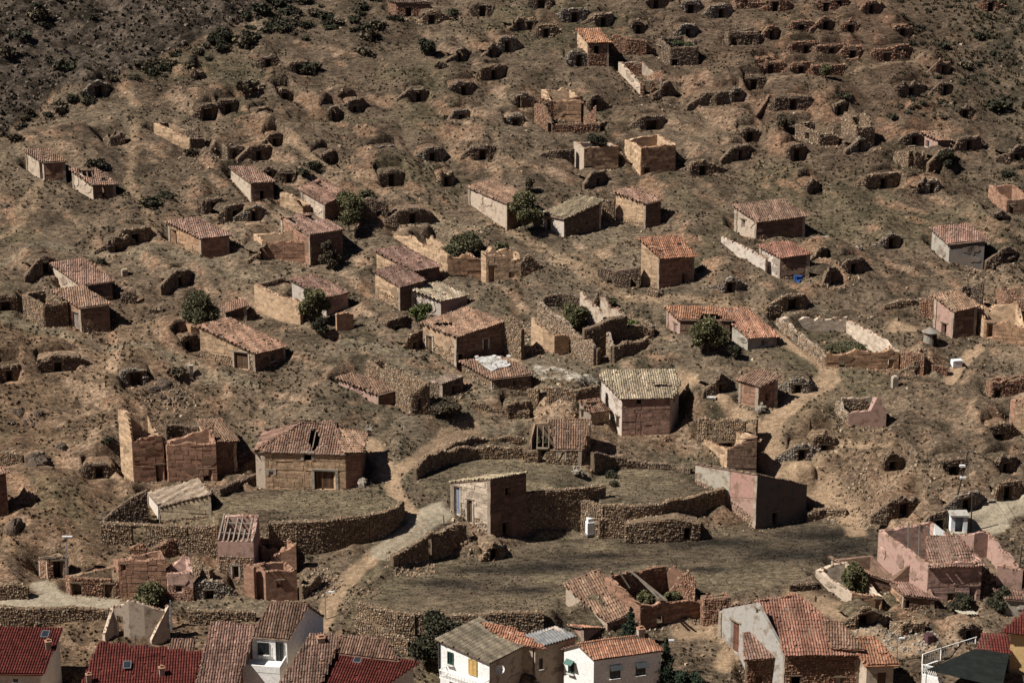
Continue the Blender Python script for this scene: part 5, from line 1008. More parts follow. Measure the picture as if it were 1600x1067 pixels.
eave_house('small tiled shed roof between the red roof with aerial and the tall brown roof', 'tiny shed roof', [(264, 1013, 10.2), (300, 1014, 10.2), (302, 1000, 10.9), (271, 999, 10.9)], (0, 1), 'brown', wallc='white', wst='c')
def gable_house(label, lm, A, B, C, gl, apex, **k):
    r = house(label, lm, A, B, C, roofed='x', polyroof=True, tops={gl: [(A if gl == 'AB' else B)[:2], apex, (B if gl == 'AB' else C)[:2]]}, name='village_house', **k)
    P, zt = r['P'], r['zt']; zm = zt[1] + 1
    if gl == 'AB':
        t = t_of_x(P[0], P[1], zm, apex[0]); q = P[0] + (P[1] - P[0]) * t; z = z_at(q[1], apex[1]); R0 = np.array([*q, z]); R1 = R0 + np.array([*(P[2] - P[1]), 0]); B3, C3, A3 = np.array([*P[1], zt[1]]), np.array([*P[2], zt[1]]), np.array([*P[0], zt[1]])
        s1 = [B3, C3, R1, R0]; s2 = [R0, R1, np.array([*P[3], zt[0]]), np.array([*P[0], zt[0]])]
    else:
        t = t_of_x(P[1], P[2], zm, apex[0]); q = P[1] + (P[2] - P[1]) * t; z = z_at(q[1], apex[1]); R0 = np.array([*q, z]); R1 = R0 + np.array([*(P[0] - P[1]), 0]); A3, B3 = np.array([*P[0], zt[1]]), np.array([*P[1], zt[1]])
        s1 = [A3, B3, R0, R1]; s2 = [R1, R0, np.array([*P[2], zt[2]]), np.array([*P[3], zt[2]])]
    return r, s1, s2
r, s1, s2 = gable_house('white house with an orange tiled roof and dark awnings at the bottom centre', 'white orange roofed house', (881, 1012, 1090), (927, 1029, 1105), (1031, 1016, 1092), 'AB', (904, 1006), sty=('c', 'c'), wc=('paint', 'paint'), base_drop=2)
for o_ in (s1, s2): roof(r['root'], o_, (0, 1) if o_ is s1 else (2, 3), 'terra', .2, pitch=.27, m='tile', jit=.4, miss=0)
W8 = r
fo = []
def add_ops(r, i, ops):
    P = r['P']; j = (i + 1) % 4; d = (P[j] - P[i]); L = np.linalg.norm(d); d = d / L; fo = []; fd = []
    for (x, y0, y1, w, kind) in ops:
        zm = r['zt'][i] - 1; t0, t1 = t_of_x(P[i], P[j], zm, x - w / 2) * L, t_of_x(P[i], P[j], zm, x + w / 2) * L; q = P[i] + d * (t0 + t1) / 2
        # shallow openings framed on the wall face
        fo.append((min(t0, t1), max(t0, t1), z_at(q[1], y1), z_at(q[1], y0))); fd.append(kind)
    fittings(r['root'], P[i] + perp(d) * .17, d, fo, fd)
add_ops(r, 0, [(893, 1031, 1051, 9, 'window:g:aw')]); add_ops(r, 1, [(961, 1039, 1058, 16, 'window:k:aw'), (1001, 1035, 1053, 15, 'window:k:aw')])
P3 = s1; chimney(r['root'], P3, newell(P3), 1001, 992, .8, .7)
r, s1, s2 = gable_house('white house with a dark barred window and shaded right gable at the bottom', 'white balcony house', (397, 996, 1082), (451, 998, 1085), (507, 962, 1040), 'BC', (480, 945), sty=('c', 'c'), wc=('paint', 'paint'), base_drop=2)
roof(r['root'], s1, (0, 1), 'brown', .2, miss=0); roof(r['root'], s2, (2, 3), 'brown', .1, miss=0)
add_ops(r, 0, [(412, 1003, 1021, 17, 'window:k:bars'), (437, 1003, 1035, 12, 'door:k')])
P = r['P']; d = (P[1] - P[0]); L = np.linalg.norm(d); d /= L; n = perp(d); ang = math.atan2(d[1], d[0]); zt = z_at(P[0][1] - 2, 1036)
mb = MB(); c = P[0] + d * (L * .5 - 1.1) + n * 1.6; mb.box((*c, (zt + VG) / 2 - .4), (L + 2.2, 3.0, zt - VG), WC['paint'], ang); mb.build('terrace_block', 'clean', r['root'])
mb = MB()
for s_, o_ in (((L + 2.2, .15, .8), (0, -1.45)), ((.15, 2.7, .8), (-(L / 2 + 1.02), .02)), ((.15, 2.7, .8), ((L / 2 + 1.02), .02))):
    mb.box((*(c + d * o_[0] - n * o_[1]), zt + .0), s_, WC['paint'], ang)
mb.build('terrace_parapet', 'clean', r['root'])
r = house('white house with a flat olive roof, balcony rail and satellite dish at the bottom', 'olive roofed house', (688, 998, 1080), (765, 1033, 1112), (826, 1002, 1078), sty=('c', 'p'), wc=('paint', 'pale'), pal='olive', name='village_house', over=.35, miss=0, jit=.1, pitch=.3, base_drop=2)
add_ops(r, 0, [(704, 1018, 1037, 9, 'window:g'), (739, 1030, 1054, 13, 'door:y')])
P = r['P']; d = (P[1] - P[0]); L = np.linalg.norm(d); d /= L; n = perp(d); ang = math.atan2(d[1], d[0]); q = P[0] + d * L * .55; zf_ = z_at(q[1], 1062)
mb = MB(); mb.box((*(q + n * .6), zf_), (L * .86, 1.3, .16), WC['paint'], ang); bl = mb.build('balcony', 'clean', r['root'])
mb = MB()
for k in range(28): mb.box((*(q + n * 1.2 + d * (-L * .42 + L * .84 * k / 27)), zf_ + .45), (.07, .07, .8), (.62, .6, .56), ang)
mb.box((*(q + n * 1.2), zf_ + .9), (L * .87, .1, .09), (.7, .68, .64), ang)
for s_ in (-1, 1): mb.box((*(q + n * .6 + d * s_ * L * .43), zf_ + .87), (.1, 1.2, .08), (.7, .68, .64), ang)
mb.build('balcony_rail', 'clean', bl)
d2 = (P[2] - P[1]); d2 /= np.linalg.norm(d2); n2 = perp(d2); q = P[1] + d2 * 1.1 + n2 * .6; z = z_at(q[1], 1045); mb = MB()
ax = np.array([n2[0] * .5 - .5, n2[1] * .5 - .6, .45]); ax /= np.linalg.norm(ax); e = np.cross(ax, [0, 0, 1]); e /= np.linalg.norm(e); u = np.cross(e, ax); cc = np.array([*q, z])
ring = [[cc + ax * (.16 * (rr / .5) ** 2) + (e * math.cos(t) + u * math.sin(t)) * rr for t in np.arange(12) * math.pi / 6] for rr in (.05, .25, .5)]
mb.add(np.array(ring).reshape(-1, 3), [[k * 12 + i, k * 12 + (i + 1) % 12, (k + 1) * 12 + (i + 1) % 12, (k + 1) * 12 + i] for k in range(2) for i in range(12)], (.62, .6, .56)); mb.beam(cc, cc - np.array([*n2, 0]) * .6, .05, (.2, .2, .2)); ds = mb.build('satellite_dish', 'metal', r['root'])
mb = MB(); a_ = np.array([*P[0], 0]) + np.array([-.15, -.1, 0]); mb.beam(a_ + [0, 0, z_at(P[0][1], 1000)], a_ + [0, 0, z_at(P[0][1], 1048)], .1, (.12, .12, .12)); mb.build('drain_pipe', 'metal', r['root'])
house('shaded grey house with a ribbed grey sheet roof behind the olive roofed house', 'grey sheet roofed house', (806, 998, 1060), (836, 1012, 1085), (898, 994, 1070), D=976, sty=('p', 'p'), wc=('grey', 'pale'), pal='slate', name='village_house', pitch=.35, jit=0, miss=0, over=.15, rm='metal', ops=[('BC', 845, 1028, 1045, 6, 'pane:black')])
eave_house('narrow orange tiled roof strip between the olive roof and the grey sheet roof', 'orange roof strip', [(800, 1004, 11.6), (848, 1012, 11.6), (800, 982, 12.6), (756, 974, 12.6)], (0, 1), 'terra', wallc='pale', wst='p', ground=8)
# big farmhouse at the lower right
B0 = on_plane(1228, 1020, 10.6)[:2]; C0 = on_plane(1347, 1017, 10.6)[:2]; A0 = on_plane(1124, 951, 11.9)[:2]; ap = on_plane(1186, 939, 14.0); rg = on_plane(1244, 932, 14.0); D0 = np.array([rg[0] + .5, A0[1] + 1.0])
hA9 = z_at(A0[1], 990); hB9 = z_at(B0[1], 1105)
r = house('large farmhouse with a broad orange tiled roof and grey stuccoed gable at the lower right', 'large tiled farmhouse', (1124, 951, 990), (1228, 1020, 1110), (1347, 1017, 1105), D=935, fixed=(A0, B0, C0, D0, [hA9, hB9, hB9], 0), roofed='x', polyroof=True, sty=('p', 's'), wc=('gable', 'stone'), st='red', tops={'AB': [(1124, 951), (1180, 940), (1228, 1020)]}, name='village_house', ops=[('AB', 1147, 971, 994, 13, 'door:rust'), ('AB', 1180, 951, 958, 4, 'hole'), ('BC', 1242, 1056, 1075, 13, 'window'), ('BC', 1310, 1058, 1075, 13, 'window')], base_drop=2)
F_ = [np.array([*B0, 10.6]), np.array([*C0, 10.6]), rg, ap]; roof(r['root'], F_, (0, 1), 'terra', .3, miss=.02, pitch=.32, sag=.08)
_n = newell([rg, np.array([*A0, 11.9]), ap]); D9 = np.array([*D0, zpl(D0, _n, rg)]); roof(r['root'], [rg, D9, np.array([*A0, 11.9]), ap], (1, 2), 'old', .1)
roof(r['root'], [np.array([*C0, 10.6]), D9, rg], (0, 1), 'terra', .05)
eave_house('lower tiled roof against the left gable of the large farmhouse', 'farmhouse side roof', [(1164, 1031, 9.3), (1236, 1026, 9.3), (1222, 988, 10.8), (1162, 990, 10.8)], (0, 1), 'old', wallc='stone', wst='s', ops=[(0, 1186, 1056, 1070, 10, 'door:b')], pitch=.32)
eave_house('orange tiled roof stepping down at the right end of the large farmhouse', 'farmhouse right roof', [(1353, 1040, 9.6), (1403, 1038, 9.6), (1368, 998, 11.2), (1325, 996, 11.4)], (0, 1), 'terra', wallc='pale', wst='p', pitch=.32, ops=[(0, 1378, 1050, 1070, 14, 'door:b')])
eave_house('tiled roof between the large farmhouse and its right end', 'middle farmhouse roof', [(1300, 1012, 11.0), (1348, 1014, 11.0), (1312, 972, 12.5), (1285, 970, 12.6)], (0, 1), 'old', wallc='pale', wst='p', pitch=.32)
eave_house('yellow house with a red roof at the bottom right corner', 'yellow house', [(1572, 986, 11.2), (1650, 992, 11.2), (1650, 955, 12.8), (1604, 958, 12.8)], (0, 1), 'new', wallc='cream', rm='newtile', jit=0, over=.3)
# red carport roof on posts
P3 = [on_plane(*p) for p in ((1526, 1019, 8.6), (1578, 1021, 8.6), (1574, 992, 9.4), (1536, 991, 9.4))]; ct = thing('carport', 'small red sheet carport roof beside the yellow house', 'carport', [*P3[0][:2], VG])
for p in P3: mb = MB(); mb.beam([p[0], p[1], VG - .5], [p[0], p[1], p[2] - .1], .1, (.1, .1, .1)); mb.build('post', 'metal', ct)
roof(ct, P3, (0, 1), 'new', .15, m='newtile', jit=0, miss=0)
# white fence of the yellow house
def fence(label, pts, zb, h, lattice=False):
    P = [on_plane(x, y, zb)[:2] for x, y in pts]; root = thing('fence', label, 'fence', [*P[0], zb])
    for a, b in zip(P[:-1], P[1:]):
        L = np.linalg.norm(b - a); k = max(1, int(L / 2.2)); d = (b - a) / L; ang = math.atan2(d[1], d[0])
        mb = MB(); mb.box((*((a + b) / 2), zb - .6), (L, .2, 1.2), WC['paint'], ang); mb.build('plinth', 'clean', root)
        for i in range(k + 1): mb = MB(); mb.box((*(a + d * L * i / k), zb + h / 2), (.14, .14, h), WC['paint'], ang); mb.build('post', 'clean', root)
        mb = MB(); mb.box((*((a + b) / 2), zb + h - .05), (L, .08, .1), WC['paint'], ang)
        if lattice:
            for i in range(int(L / .22)):
                mb.beam([*(a + d * i * .22), zb], [*(a + d * min(L, i * .22 + .4)), zb + h - .1], .05, WC['paint']); mb.beam([*(a + d * i * .22), zb + h - .1], [*(a + d * min(L, i * .22 + .4)), zb], .045, WC['paint'])
        else:
            for i in range(int(L / .35)): mb.box((*(a + d * (i + .5) * .35), zb + h / 2), (.03, .03, h), (.25, .25, .25), ang)
        mb.build('rail', 'clean', root)
FZ = float(hit(1490, 1030)[2]) + .3
fence('white painted fence in front of the dark yard of the yellow house', [(1441, 1040), (1470, 1030), (1524, 1013)], FZ, 1.5)
fence('white lattice fence panel at the lower corner of the dark yard', [(1441, 1052), (1472, 1060)], FZ, 1.2, True)
q0, q1, q2, q3 = (on_plane(x, y, FZ + 1.3) for x, y in ((1448, 1046), (1566, 1074), (1577, 1022), (1527, 1012)))
nt = thing('shade_standin', 'dark shade net stretched over the yard between the white fence and carport', 'shade net', [*q0[:2], FZ]); mb = MB(); V = np.array([q0, q1, q2, q3]); mb.add(np.vstack([V, V + [0, 0, .04]]), HEX, (.012, .014, .012)); mb.build('standin', 'leaf', nt)  # near-black sheet on posts, put in for the yard's shade
for q in (q0, q1, q2, q3): mb = MB(); mb.beam([q[0], q[1], FZ - .8], q, .08, (.1, .1, .1)); mb.build('post', 'metal', nt)
# ---- poles, posts, small things
def pole(label, bx, by, tx, ty, name='utility_pole', arms=(), w=.2, cat='pole', col=(.07, .055, .045)):
    p = hit(bx, by); q = np.array([p[0], p[1], z_at(p[1], ty)]); t = solve_len(p[:2], np.array([1., 0]), q[2], tx); q[0] = p[0] + t
    root = thing(name, label, cat, p); mb = MB(); d = q - p
    for k in range(4): a, b = p + d * k / 4, p + d * (k + 1) / 4; mb.beam(a - [0, 0, .4 if k == 0 else 0], b, w * (1 - .1 * k), col)
    mb.build('shaft', 'wood', root)
    for (f, l, kind) in arms:
        c = p + d * f
        if kind == 'arm': mb = MB(); mb.beam(c - [l, 0, 0], c + [l, 0, 0], .09, col); ar = mb.build('crossarm', 'wood', root); mb = MB(); [mb.tube(c + [s * l * .9, 0, .04], .05, .04, .16, (.5, .5, .48), 6) for s in (-1, 0, 1)]; mb.build('insulator', 'metal', ar)
        if kind == 'box': mb = MB(); mb.box(c + [l, -.1, 0], (.7, .3, .25), (.7, .7, .68)); mb.build('junction_box', 'metal', root)
        if kind == 'lamp': mb = MB(); mb.beam(c, c + [l, -.1, .15], .06, (.4, .4, .4)); a_ = mb.build('lamp_arm', 'metal', root); mb = MB(); mb.box(c + [l + .2, -.1, .15], (.6, .25, .14), (.6, .6, .6)); mb.build('lamp_head', 'metal', a_)
    return root
pole('tall leaning wooden pole with white boxes standing above the white transformer hut', 1491, 796, 1513, 704, arms=[(.97, 1.0, 'arm'), (.75, -.3, 'box'), (.55, .1, 'box')])
pole('thin dark pole standing just right of the white transformer hut', 1517, 829, 1519, 770, w=.15)
pole('thin dark pole at the right edge beside the pink yard wall', 1590, 915, 1597, 852, w=.2)
pole('grey street lamp pole by the black doorway shed', 103, 905, 104, 838, 'street_lamp', arms=[(.98, -.4, 'lamp'), (.98, .2, 'lamp')], cat='street lamp', w=.14, col=(.3, .3, .3))
pole('grey pole standing against the broken white house shell', 268, 985, 266, 938, w=.22, col=(.22, .24, .26))
pole('slim street lamp at the foot of the dirt track', 509, 965, 508, 925, 'street_lamp', arms=[(.98, .5, 'lamp')], cat='street lamp', w=.09, col=(.2, .2, .2))
pole('slim lamp post on the lane in front of the rubble pen', 1402, 1036, 1402, 997, 'street_lamp', arms=[(.98, .3, 'lamp')], cat='street lamp', w=.1, col=(.15, .15, .15))
pole('short dark iron post at the top of the concrete ramp', 694, 822, 693, 805, 'iron_post', cat='post', w=.14)
pole('dark pole standing in the cellar mouth on the left slope', 198, 602, 197, 574, w=.35, col=(.05, .055, .07))
pole('street lamp beside the conifer tree', 1040, 1060, 1042, 1000, 'street_lamp', arms=[(.98, .3, 'lamp')], cat='street lamp', w=.1, col=(.5, .5, .5))
for lb, bx, by, tx, ty in (('leaning grey pole inside the left of the pink roofless house', 1420, 868, 1420, 815), ('second grey pole standing inside the pink roofless house', 1437, 868, 1437, 818), ('pale slanting beam inside the pink roofless house beside the white sheet', 1462, 868, 1448, 822)):
    pole(lb, bx, by, tx, ty, 'timber_prop', w=.25, cat='prop', col=(.25, .22, .18))
for lb, a, b in (('thin power cable running right from the tall leaning pole', (1513, 706), (1640, 700)), ('thin power cable slanting down from the tall leaning pole to the right', (1512, 710), (1630, 880))):
    za = z_at(hit(1491, 796)[1], 706); p, q = on_plane(*a, za), on_plane(*b, za - (0 if b[1] < 800 else 8)); c_ = thing('power_cable', lb, 'cable', p); mb = MB()
    for k in range(14):
        f, g = k / 14, (k + 1) / 14; sagf = lambda t: np.array([0, 0, -3.2 * t * (1 - t)]); mb.beam(p + (q - p) * f + sagf(f), p + (q - p) * g + sagf(g), .035, (.05, .05, .05))
    mb.build('wire', 'metal', c_)
# torn sheet
q = hit(1475, 868); V = [on_plane(x, y, z) for x, y, z in ((1460, 818, q[2] + 4), (1490, 842, q[2] + 2.6), (1462, 852, q[2] + 2.2), (1458, 835, q[2] + 3))]
t_ = thing('torn_sheet', 'pale grey torn sheet sagging in the pink roofless house', 'sheet', q); mb = MB(); V = np.array(V); up = np.array([0, 0, .05]); mb.add(np.vstack([V, V + up]), HEX, (.42, .42, .40)); mb.build('sheet', 'clean', t_)
# loose fallen rafters in the red ruin and the bare rafter house
def rafters(label, lst, cat='rafters', w=.18, col=(.2, .165, .13)):
    P = [(on_plane(*a), on_plane(*b)) for a, b in lst]; root = thing('fallen_rafters', label, cat, P[0][0])
    for a, b in P: mb = MB(); mb.beam(a, b, w, col); mb.build('rafter', 'wood', root)
_P, _z = RB['P'], RB['zt']; t_ = thing('roof_frame', 'grid of bare grey rafters over the bare rafter house', 'rafters', [*_P[1], _z[1]])
for k in range(8):
    f = .03 + .94 * k / 7; a = np.array([*(_P[0] * (1 - f) + _P[3] * f), _z[0] + .12]); b = np.array([*(_P[1] * (1 - f) + _P[2] * f), _z[1] + .12])
    if k in (2, 5): a = a * .45 + b * .55
    mb = MB(); mb.beam(a, b, .16, (.23, .19, .155)); mb.build('rafter', 'wood', t_)
for f in (.3, .68): a = np.array([*(_P[0] * (1 - f) + _P[1] * f), _z[0] * (1 - f) + _z[1] * f - .02]); b = np.array([*(_P[3] * (1 - f) + _P[2] * f), _z[0] * (1 - f) + _z[1] * f - .02]); mb = MB(); mb.beam(a, b, .2, (.2, .165, .13)); mb.build('purlin', 'wood', t_)
zr = hit(1000, 950)[2] + 2.6
rafters('fallen roof beams slanting inside the red ruin below the field', [((984, 891, zr + 1.2), (1042, 938, zr - 1.4)), ((968, 893, zr + 1), (984, 918, zr - 1)), ((978, 892, zr + 1), (995, 912, zr - .8)), ((955, 893, zr + .8), (962, 905, zr - .5)), ((1000, 905, zr + .4), (1030, 935, zr - 1.2))])
def small(name, label, cat, px, py, parts, m='clean'):
    p = hit(px, py); root = thing(name, label, cat, p)
    for nm, boxes, mt in parts:
        mb = MB()
        for (dx, dy, dz, sx, sy, sz, c, a) in boxes: mb.box((p[0] + dx, p[1] + dy, p[2] + dz), (sx, sy, sz), c, a)
        mb.build(nm, mt, root)
    return root
wh = (.75, .75, .74)
small('transformer_hut', 'small white painted hut with a grey door under the leaning pole', 'hut', 1496, 828, [('wall', [(-.75, 0, 1, .5, 1.6, 2.2, wh, 0), (.75, 0, 1, .5, 1.6, 2.2, wh, 0), (0, .5, 1, 1.0, .6, 2.2, (.6, .6, .58), 0)], 'clean'), ('door', [(0, .1, .95, .9, .08, 1.9, (.3, .33, .4), 0)], 'metal'), ('roof_slab', [(0, 0, 2.2, 2.3, 1.9, .2, (.4, .38, .34), 0)], 'plaster'), ('step', [(0, -1.1, 0, 1.4, .6, .3, (.4, .37, .3), 0)], 'plaster')])
small('discarded_cooker', 'white discarded appliance tilted against the high stone wall', 'appliance', 923, 835, [('cabinet', [(0, 0, 1.0, 1.15, .8, 1.5, wh, .3), (0, .05, 2.0, .95, .7, .5, wh, .3)], 'clean'), ('base_frame', [(0, 0, .1, 1.25, .9, .28, (.25, .25, .25), .3)], 'metal'), ('panel_line', [(-.02, -.1, 1.35, 1.0, .68, .05, (.3, .3, .3), .3)], 'metal')])
small('white_crate', 'white painted box lying in the yard right of the long roofless enclosure', 'box', 1494, 572, [('box', [(0, 0, .4, 1.3, .9, .8, wh, .2)], 'clean'), ('lid', [(.05, 0, .85, 1.35, .95, .08, (.6, .6, .6), .2)], 'clean')])
small('white_trough', 'tiny white hut with a slab roof beside the parapet house', 'hut', 1280, 386, [('wall', [(-.5, 0, .6, .5, 1.2, 1.3, (.6, .57, .5), .1), (.55, 0, .6, .6, 1.2, 1.3, (.2, .17, .13), .1), (0, .4, .6, .7, .3, 1.3, (.1, .08, .07), .1)], 'plaster'), ('roof_slab', [(.3, 0, 1.3, 2.3, 1.6, .15, (.4, .37, .32), .1)], 'plaster')])
small('blue_tarpaulin', 'crumpled blue tarpaulin against the wall of the tiled house', 'tarpaulin', 1247, 443, [('sheet', [(0, 0, .5, 1.1, .6, 1.1, (.03, .08, .24), .5), (.15, -.3, .3, .9, .5, .7, (.035, .09, .27), .9), (-.3, -.1, .8, .6, .5, .7, (.03, .07, .2), .2)], 'clean')])
small('stone_pillar', 'slim whitewashed pillar in front of the long roofless enclosure', 'pillar', 1397, 612, [('shaft', [(0, 0, .9, .75, .75, 2.2, (.4, .34, .26), .2)], 'plaster'), ('cap', [(0, 0, 2.05, .6, .6, .25, (.45, .38, .3), .3)], 'plaster')])
small('stone_pillar', 'short pale pillar standing on the left slope below the thorny bush', 'pillar', 299, 586, [('shaft', [(0, 0, .6, .5, .5, 1.4, (.42, .38, .32), .2)], 'plaster'), ('cap', [(0, 0, 1.35, .62, .62, .15, (.4, .36, .3), .2)], 'plaster')])
small('stone_pillar', 'squat stone stump casting a shadow above the two tiled houses at the left', 'pillar', 195, 434, [('shaft', [(0, 0, .5, .8, .7, 1.3, (.36, .28, .2), .4)], 'mortar'), ('cap', [(.05, 0, 1.2, .7, .6, .2, (.36, .3, .2), .1)], 'mortar')])
small('plastic_barrel', 'dark purple barrel lying by the rubble pen', 'barrel', 1452, 1003, [('barrel', [(0, 0, .5, .95, .9, 1.0, (.09, .04, .05), .3), (0, 0, .5, .7, 1.0, 1.05, (.09, .04, .05), .3)], 'metal'), ('rim', [(0, 0, 1.02, .8, .8, .08, (.06, .03, .03), .3)], 'metal')])
small('pallet', 'pale wooden pallet lying on the bank below the pink roofless house', 'pallet', 1510, 960, [('slat', [(k * .35 - .9, 0, .35, .2, 1.4, .08, (.42, .38, .3), .5) for k in range(6)], 'wood'), ('bearer', [(0, -.5, .25, 2.0, .1, .12, (.35, .3, .25), .5), (0, .5, .25, 2.0, .1, .12, (.35, .3, .25), .5)], 'wood')])
small('concrete_slab', 'pale slab lying beside the track above the small brick house', 'slab', 1112, 622, [('slab', [(0, 0, .15, 1.3, .45, .2, (.6, .58, .52), -.5)], 'plaster')])
small('washing', 'white sheet spread on the ground above the roofless brick front', 'sheet', 181, 864, [('sheet', [(0, 0, .1, 1.2, .8, .12, (.6, .65, .6), .2), (-.8, .4, .1, .7, .5, .12, (.7, .7, .7), .5)], 'clean')])
# round concrete hut with a conical cap
p = hit(1452, 540); t_ = thing('round_hut', 'round concrete hut with a conical cap left of the pink fronted house', 'hut', p); mb = MB(); mb.tube(p - [0, 0, .3], .85, .85, 2.3, (.30, .27, .22), 14); mb.build('drum', 'plaster', t_); mb = MB(); mb.tube(p + [0, 0, 2.0], 1.15, .05, .6, (.24, .22, .19), 14); mb.build('conical_cap', 'plaster', t_); mb = MB(); mb.box(p + [.5, -.62, .85], (.7, .3, 1.7), (.03, .025, .02), .7); mb.build('doorway', 'wood', t_)
# little stone chimneys
for x, y, r_, l in ((1443, 627, .75, 'squat stone vent chimney on the brown slope, left of two'), (1498, 621, .7, 'squat pale vent chimney on the brown slope, right of two'), (1342, 396, .8, 'pointed stone vent on the slope left of the pale grey house'), (1400, 322, .7, 'lone rounded stone vent in the middle of the right slope'), (902, 742, .9, 'small stone well head in front of the half roofed stone house'), (1415, 628, .4, 'low flat stone vent left of the two squat chimneys'), (578, 674, .7, 'pile of pale stones above the crossroads of the dirt tracks, left one'), (628, 672, .7, 'pile of pale stones above the crossroads of the dirt tracks, right one'), (567, 760, .9, 'whitish rounded stone at the right corner of the hipped barn'), (1190, 642, .8, 'grey bags heaped below the small brick house by the track')):
    p = hit(x, y); t_ = thing('stone_vent' if 'vent' in l else 'stone_heap', l, 'chimney' if 'chimney' in l or 'vent' in l else 'stones', p); mb = MB(); boulder(mb, p + [0, 0, r_ * .4], r_, 'grey', 1, .9, .9, 7, int(x)); b_ = mb.build('mound', 'stone', t_); mb = MB(); k = 26; a = RNG.uniform(0, 6.28, k); zz = RNG.uniform(0, 1, k); rocks(mb, np.c_[p[0] + np.cos(a) * r_ * (1 - zz * .6), p[1] + np.sin(a) * r_ * (1 - zz * .6), p[2] + zz * r_ * 1.2], RNG.uniform(.1, .24, k), 'grey'); mb.build('loose_stones', 'stone', b_, stuff=True)
# boulders
for x, y, r_, sx, sy, sz, l in ((62, 742, 2.6, 1.2, .9, 1.0, 'great dark tilted boulder left of the tall earth tower'), (95, 712, 1.6, .9, .8, 1.1, 'rounded boulder behind the great tilted boulder'), (64, 846, 2.6, 1.3, .9, .95, 'big grey boulder above the black doorway shed'), (28, 850, 2.2, .9, .9, 1.3, 'upright dark boulder at the left edge above the concrete path'), (170, 818, 1.7, 1.1, .8, .9, 'dark bushy boulder left of the stone wall with the plank door'), (12, 628, 1.5, 1.2, .8, .7, 'dark rock at the left edge of the slope'), (30, 650, 1.3, 1.1, .8, .8, 'light topped rock near the left edge'), (60, 655, 1.2, .9, .8, .9, 'dark rounded rock right of the light topped rock'), (255, 606, 1.5, .9, .8, 1.1, 'dark boulder beside the cellar mouth with the pole'), (240, 612, 1.6, 1.8, .8, .6, 'long low stone heap below the cellar mouth with the pole'), (1575, 408, 1.6, 1.2, .8, .8, 'dark rocks at the right edge beyond the pale grey house'), (102, 332, 1.6, 1, .9, 1, 'black hollow rock below the half caved roof house'), (8, 330, 2.0, 1.3, .9, .8, 'jagged rocks at the left edge below the far left house'), (10, 300, 1.5, 1.3, .9, .8, 'dark ledge rock at the left edge'), (545, 762, .4, 1, 1, 1, 'stone at the foot of the hipped barn')):
    p = hit(x, y); t_ = thing('boulder', l, 'boulder', p); mb = MB(); boulder(mb, p + [0, .3, r_ * sz * .3], r_ * .72, 'rock', sx, sy, sz, 14, int(x + y)); b_ = mb.build('rock', 'stone', t_); 
    mb = MB(); k = 30; a = RNG.uniform(0, 6.28, k); rr = r_ * RNG.uniform(.9, 1.7, k); rocks(mb, np.c_[p[0] + np.cos(a) * rr * sx, p[1] + np.sin(a) * rr * sy, np.full(k, p[2]) + .36 * np.sin(a) * rr * sy], RNG.uniform(.12, .35, k), 'rock'); mb.build('loose_stones', 'stone', b_, stuff=True)
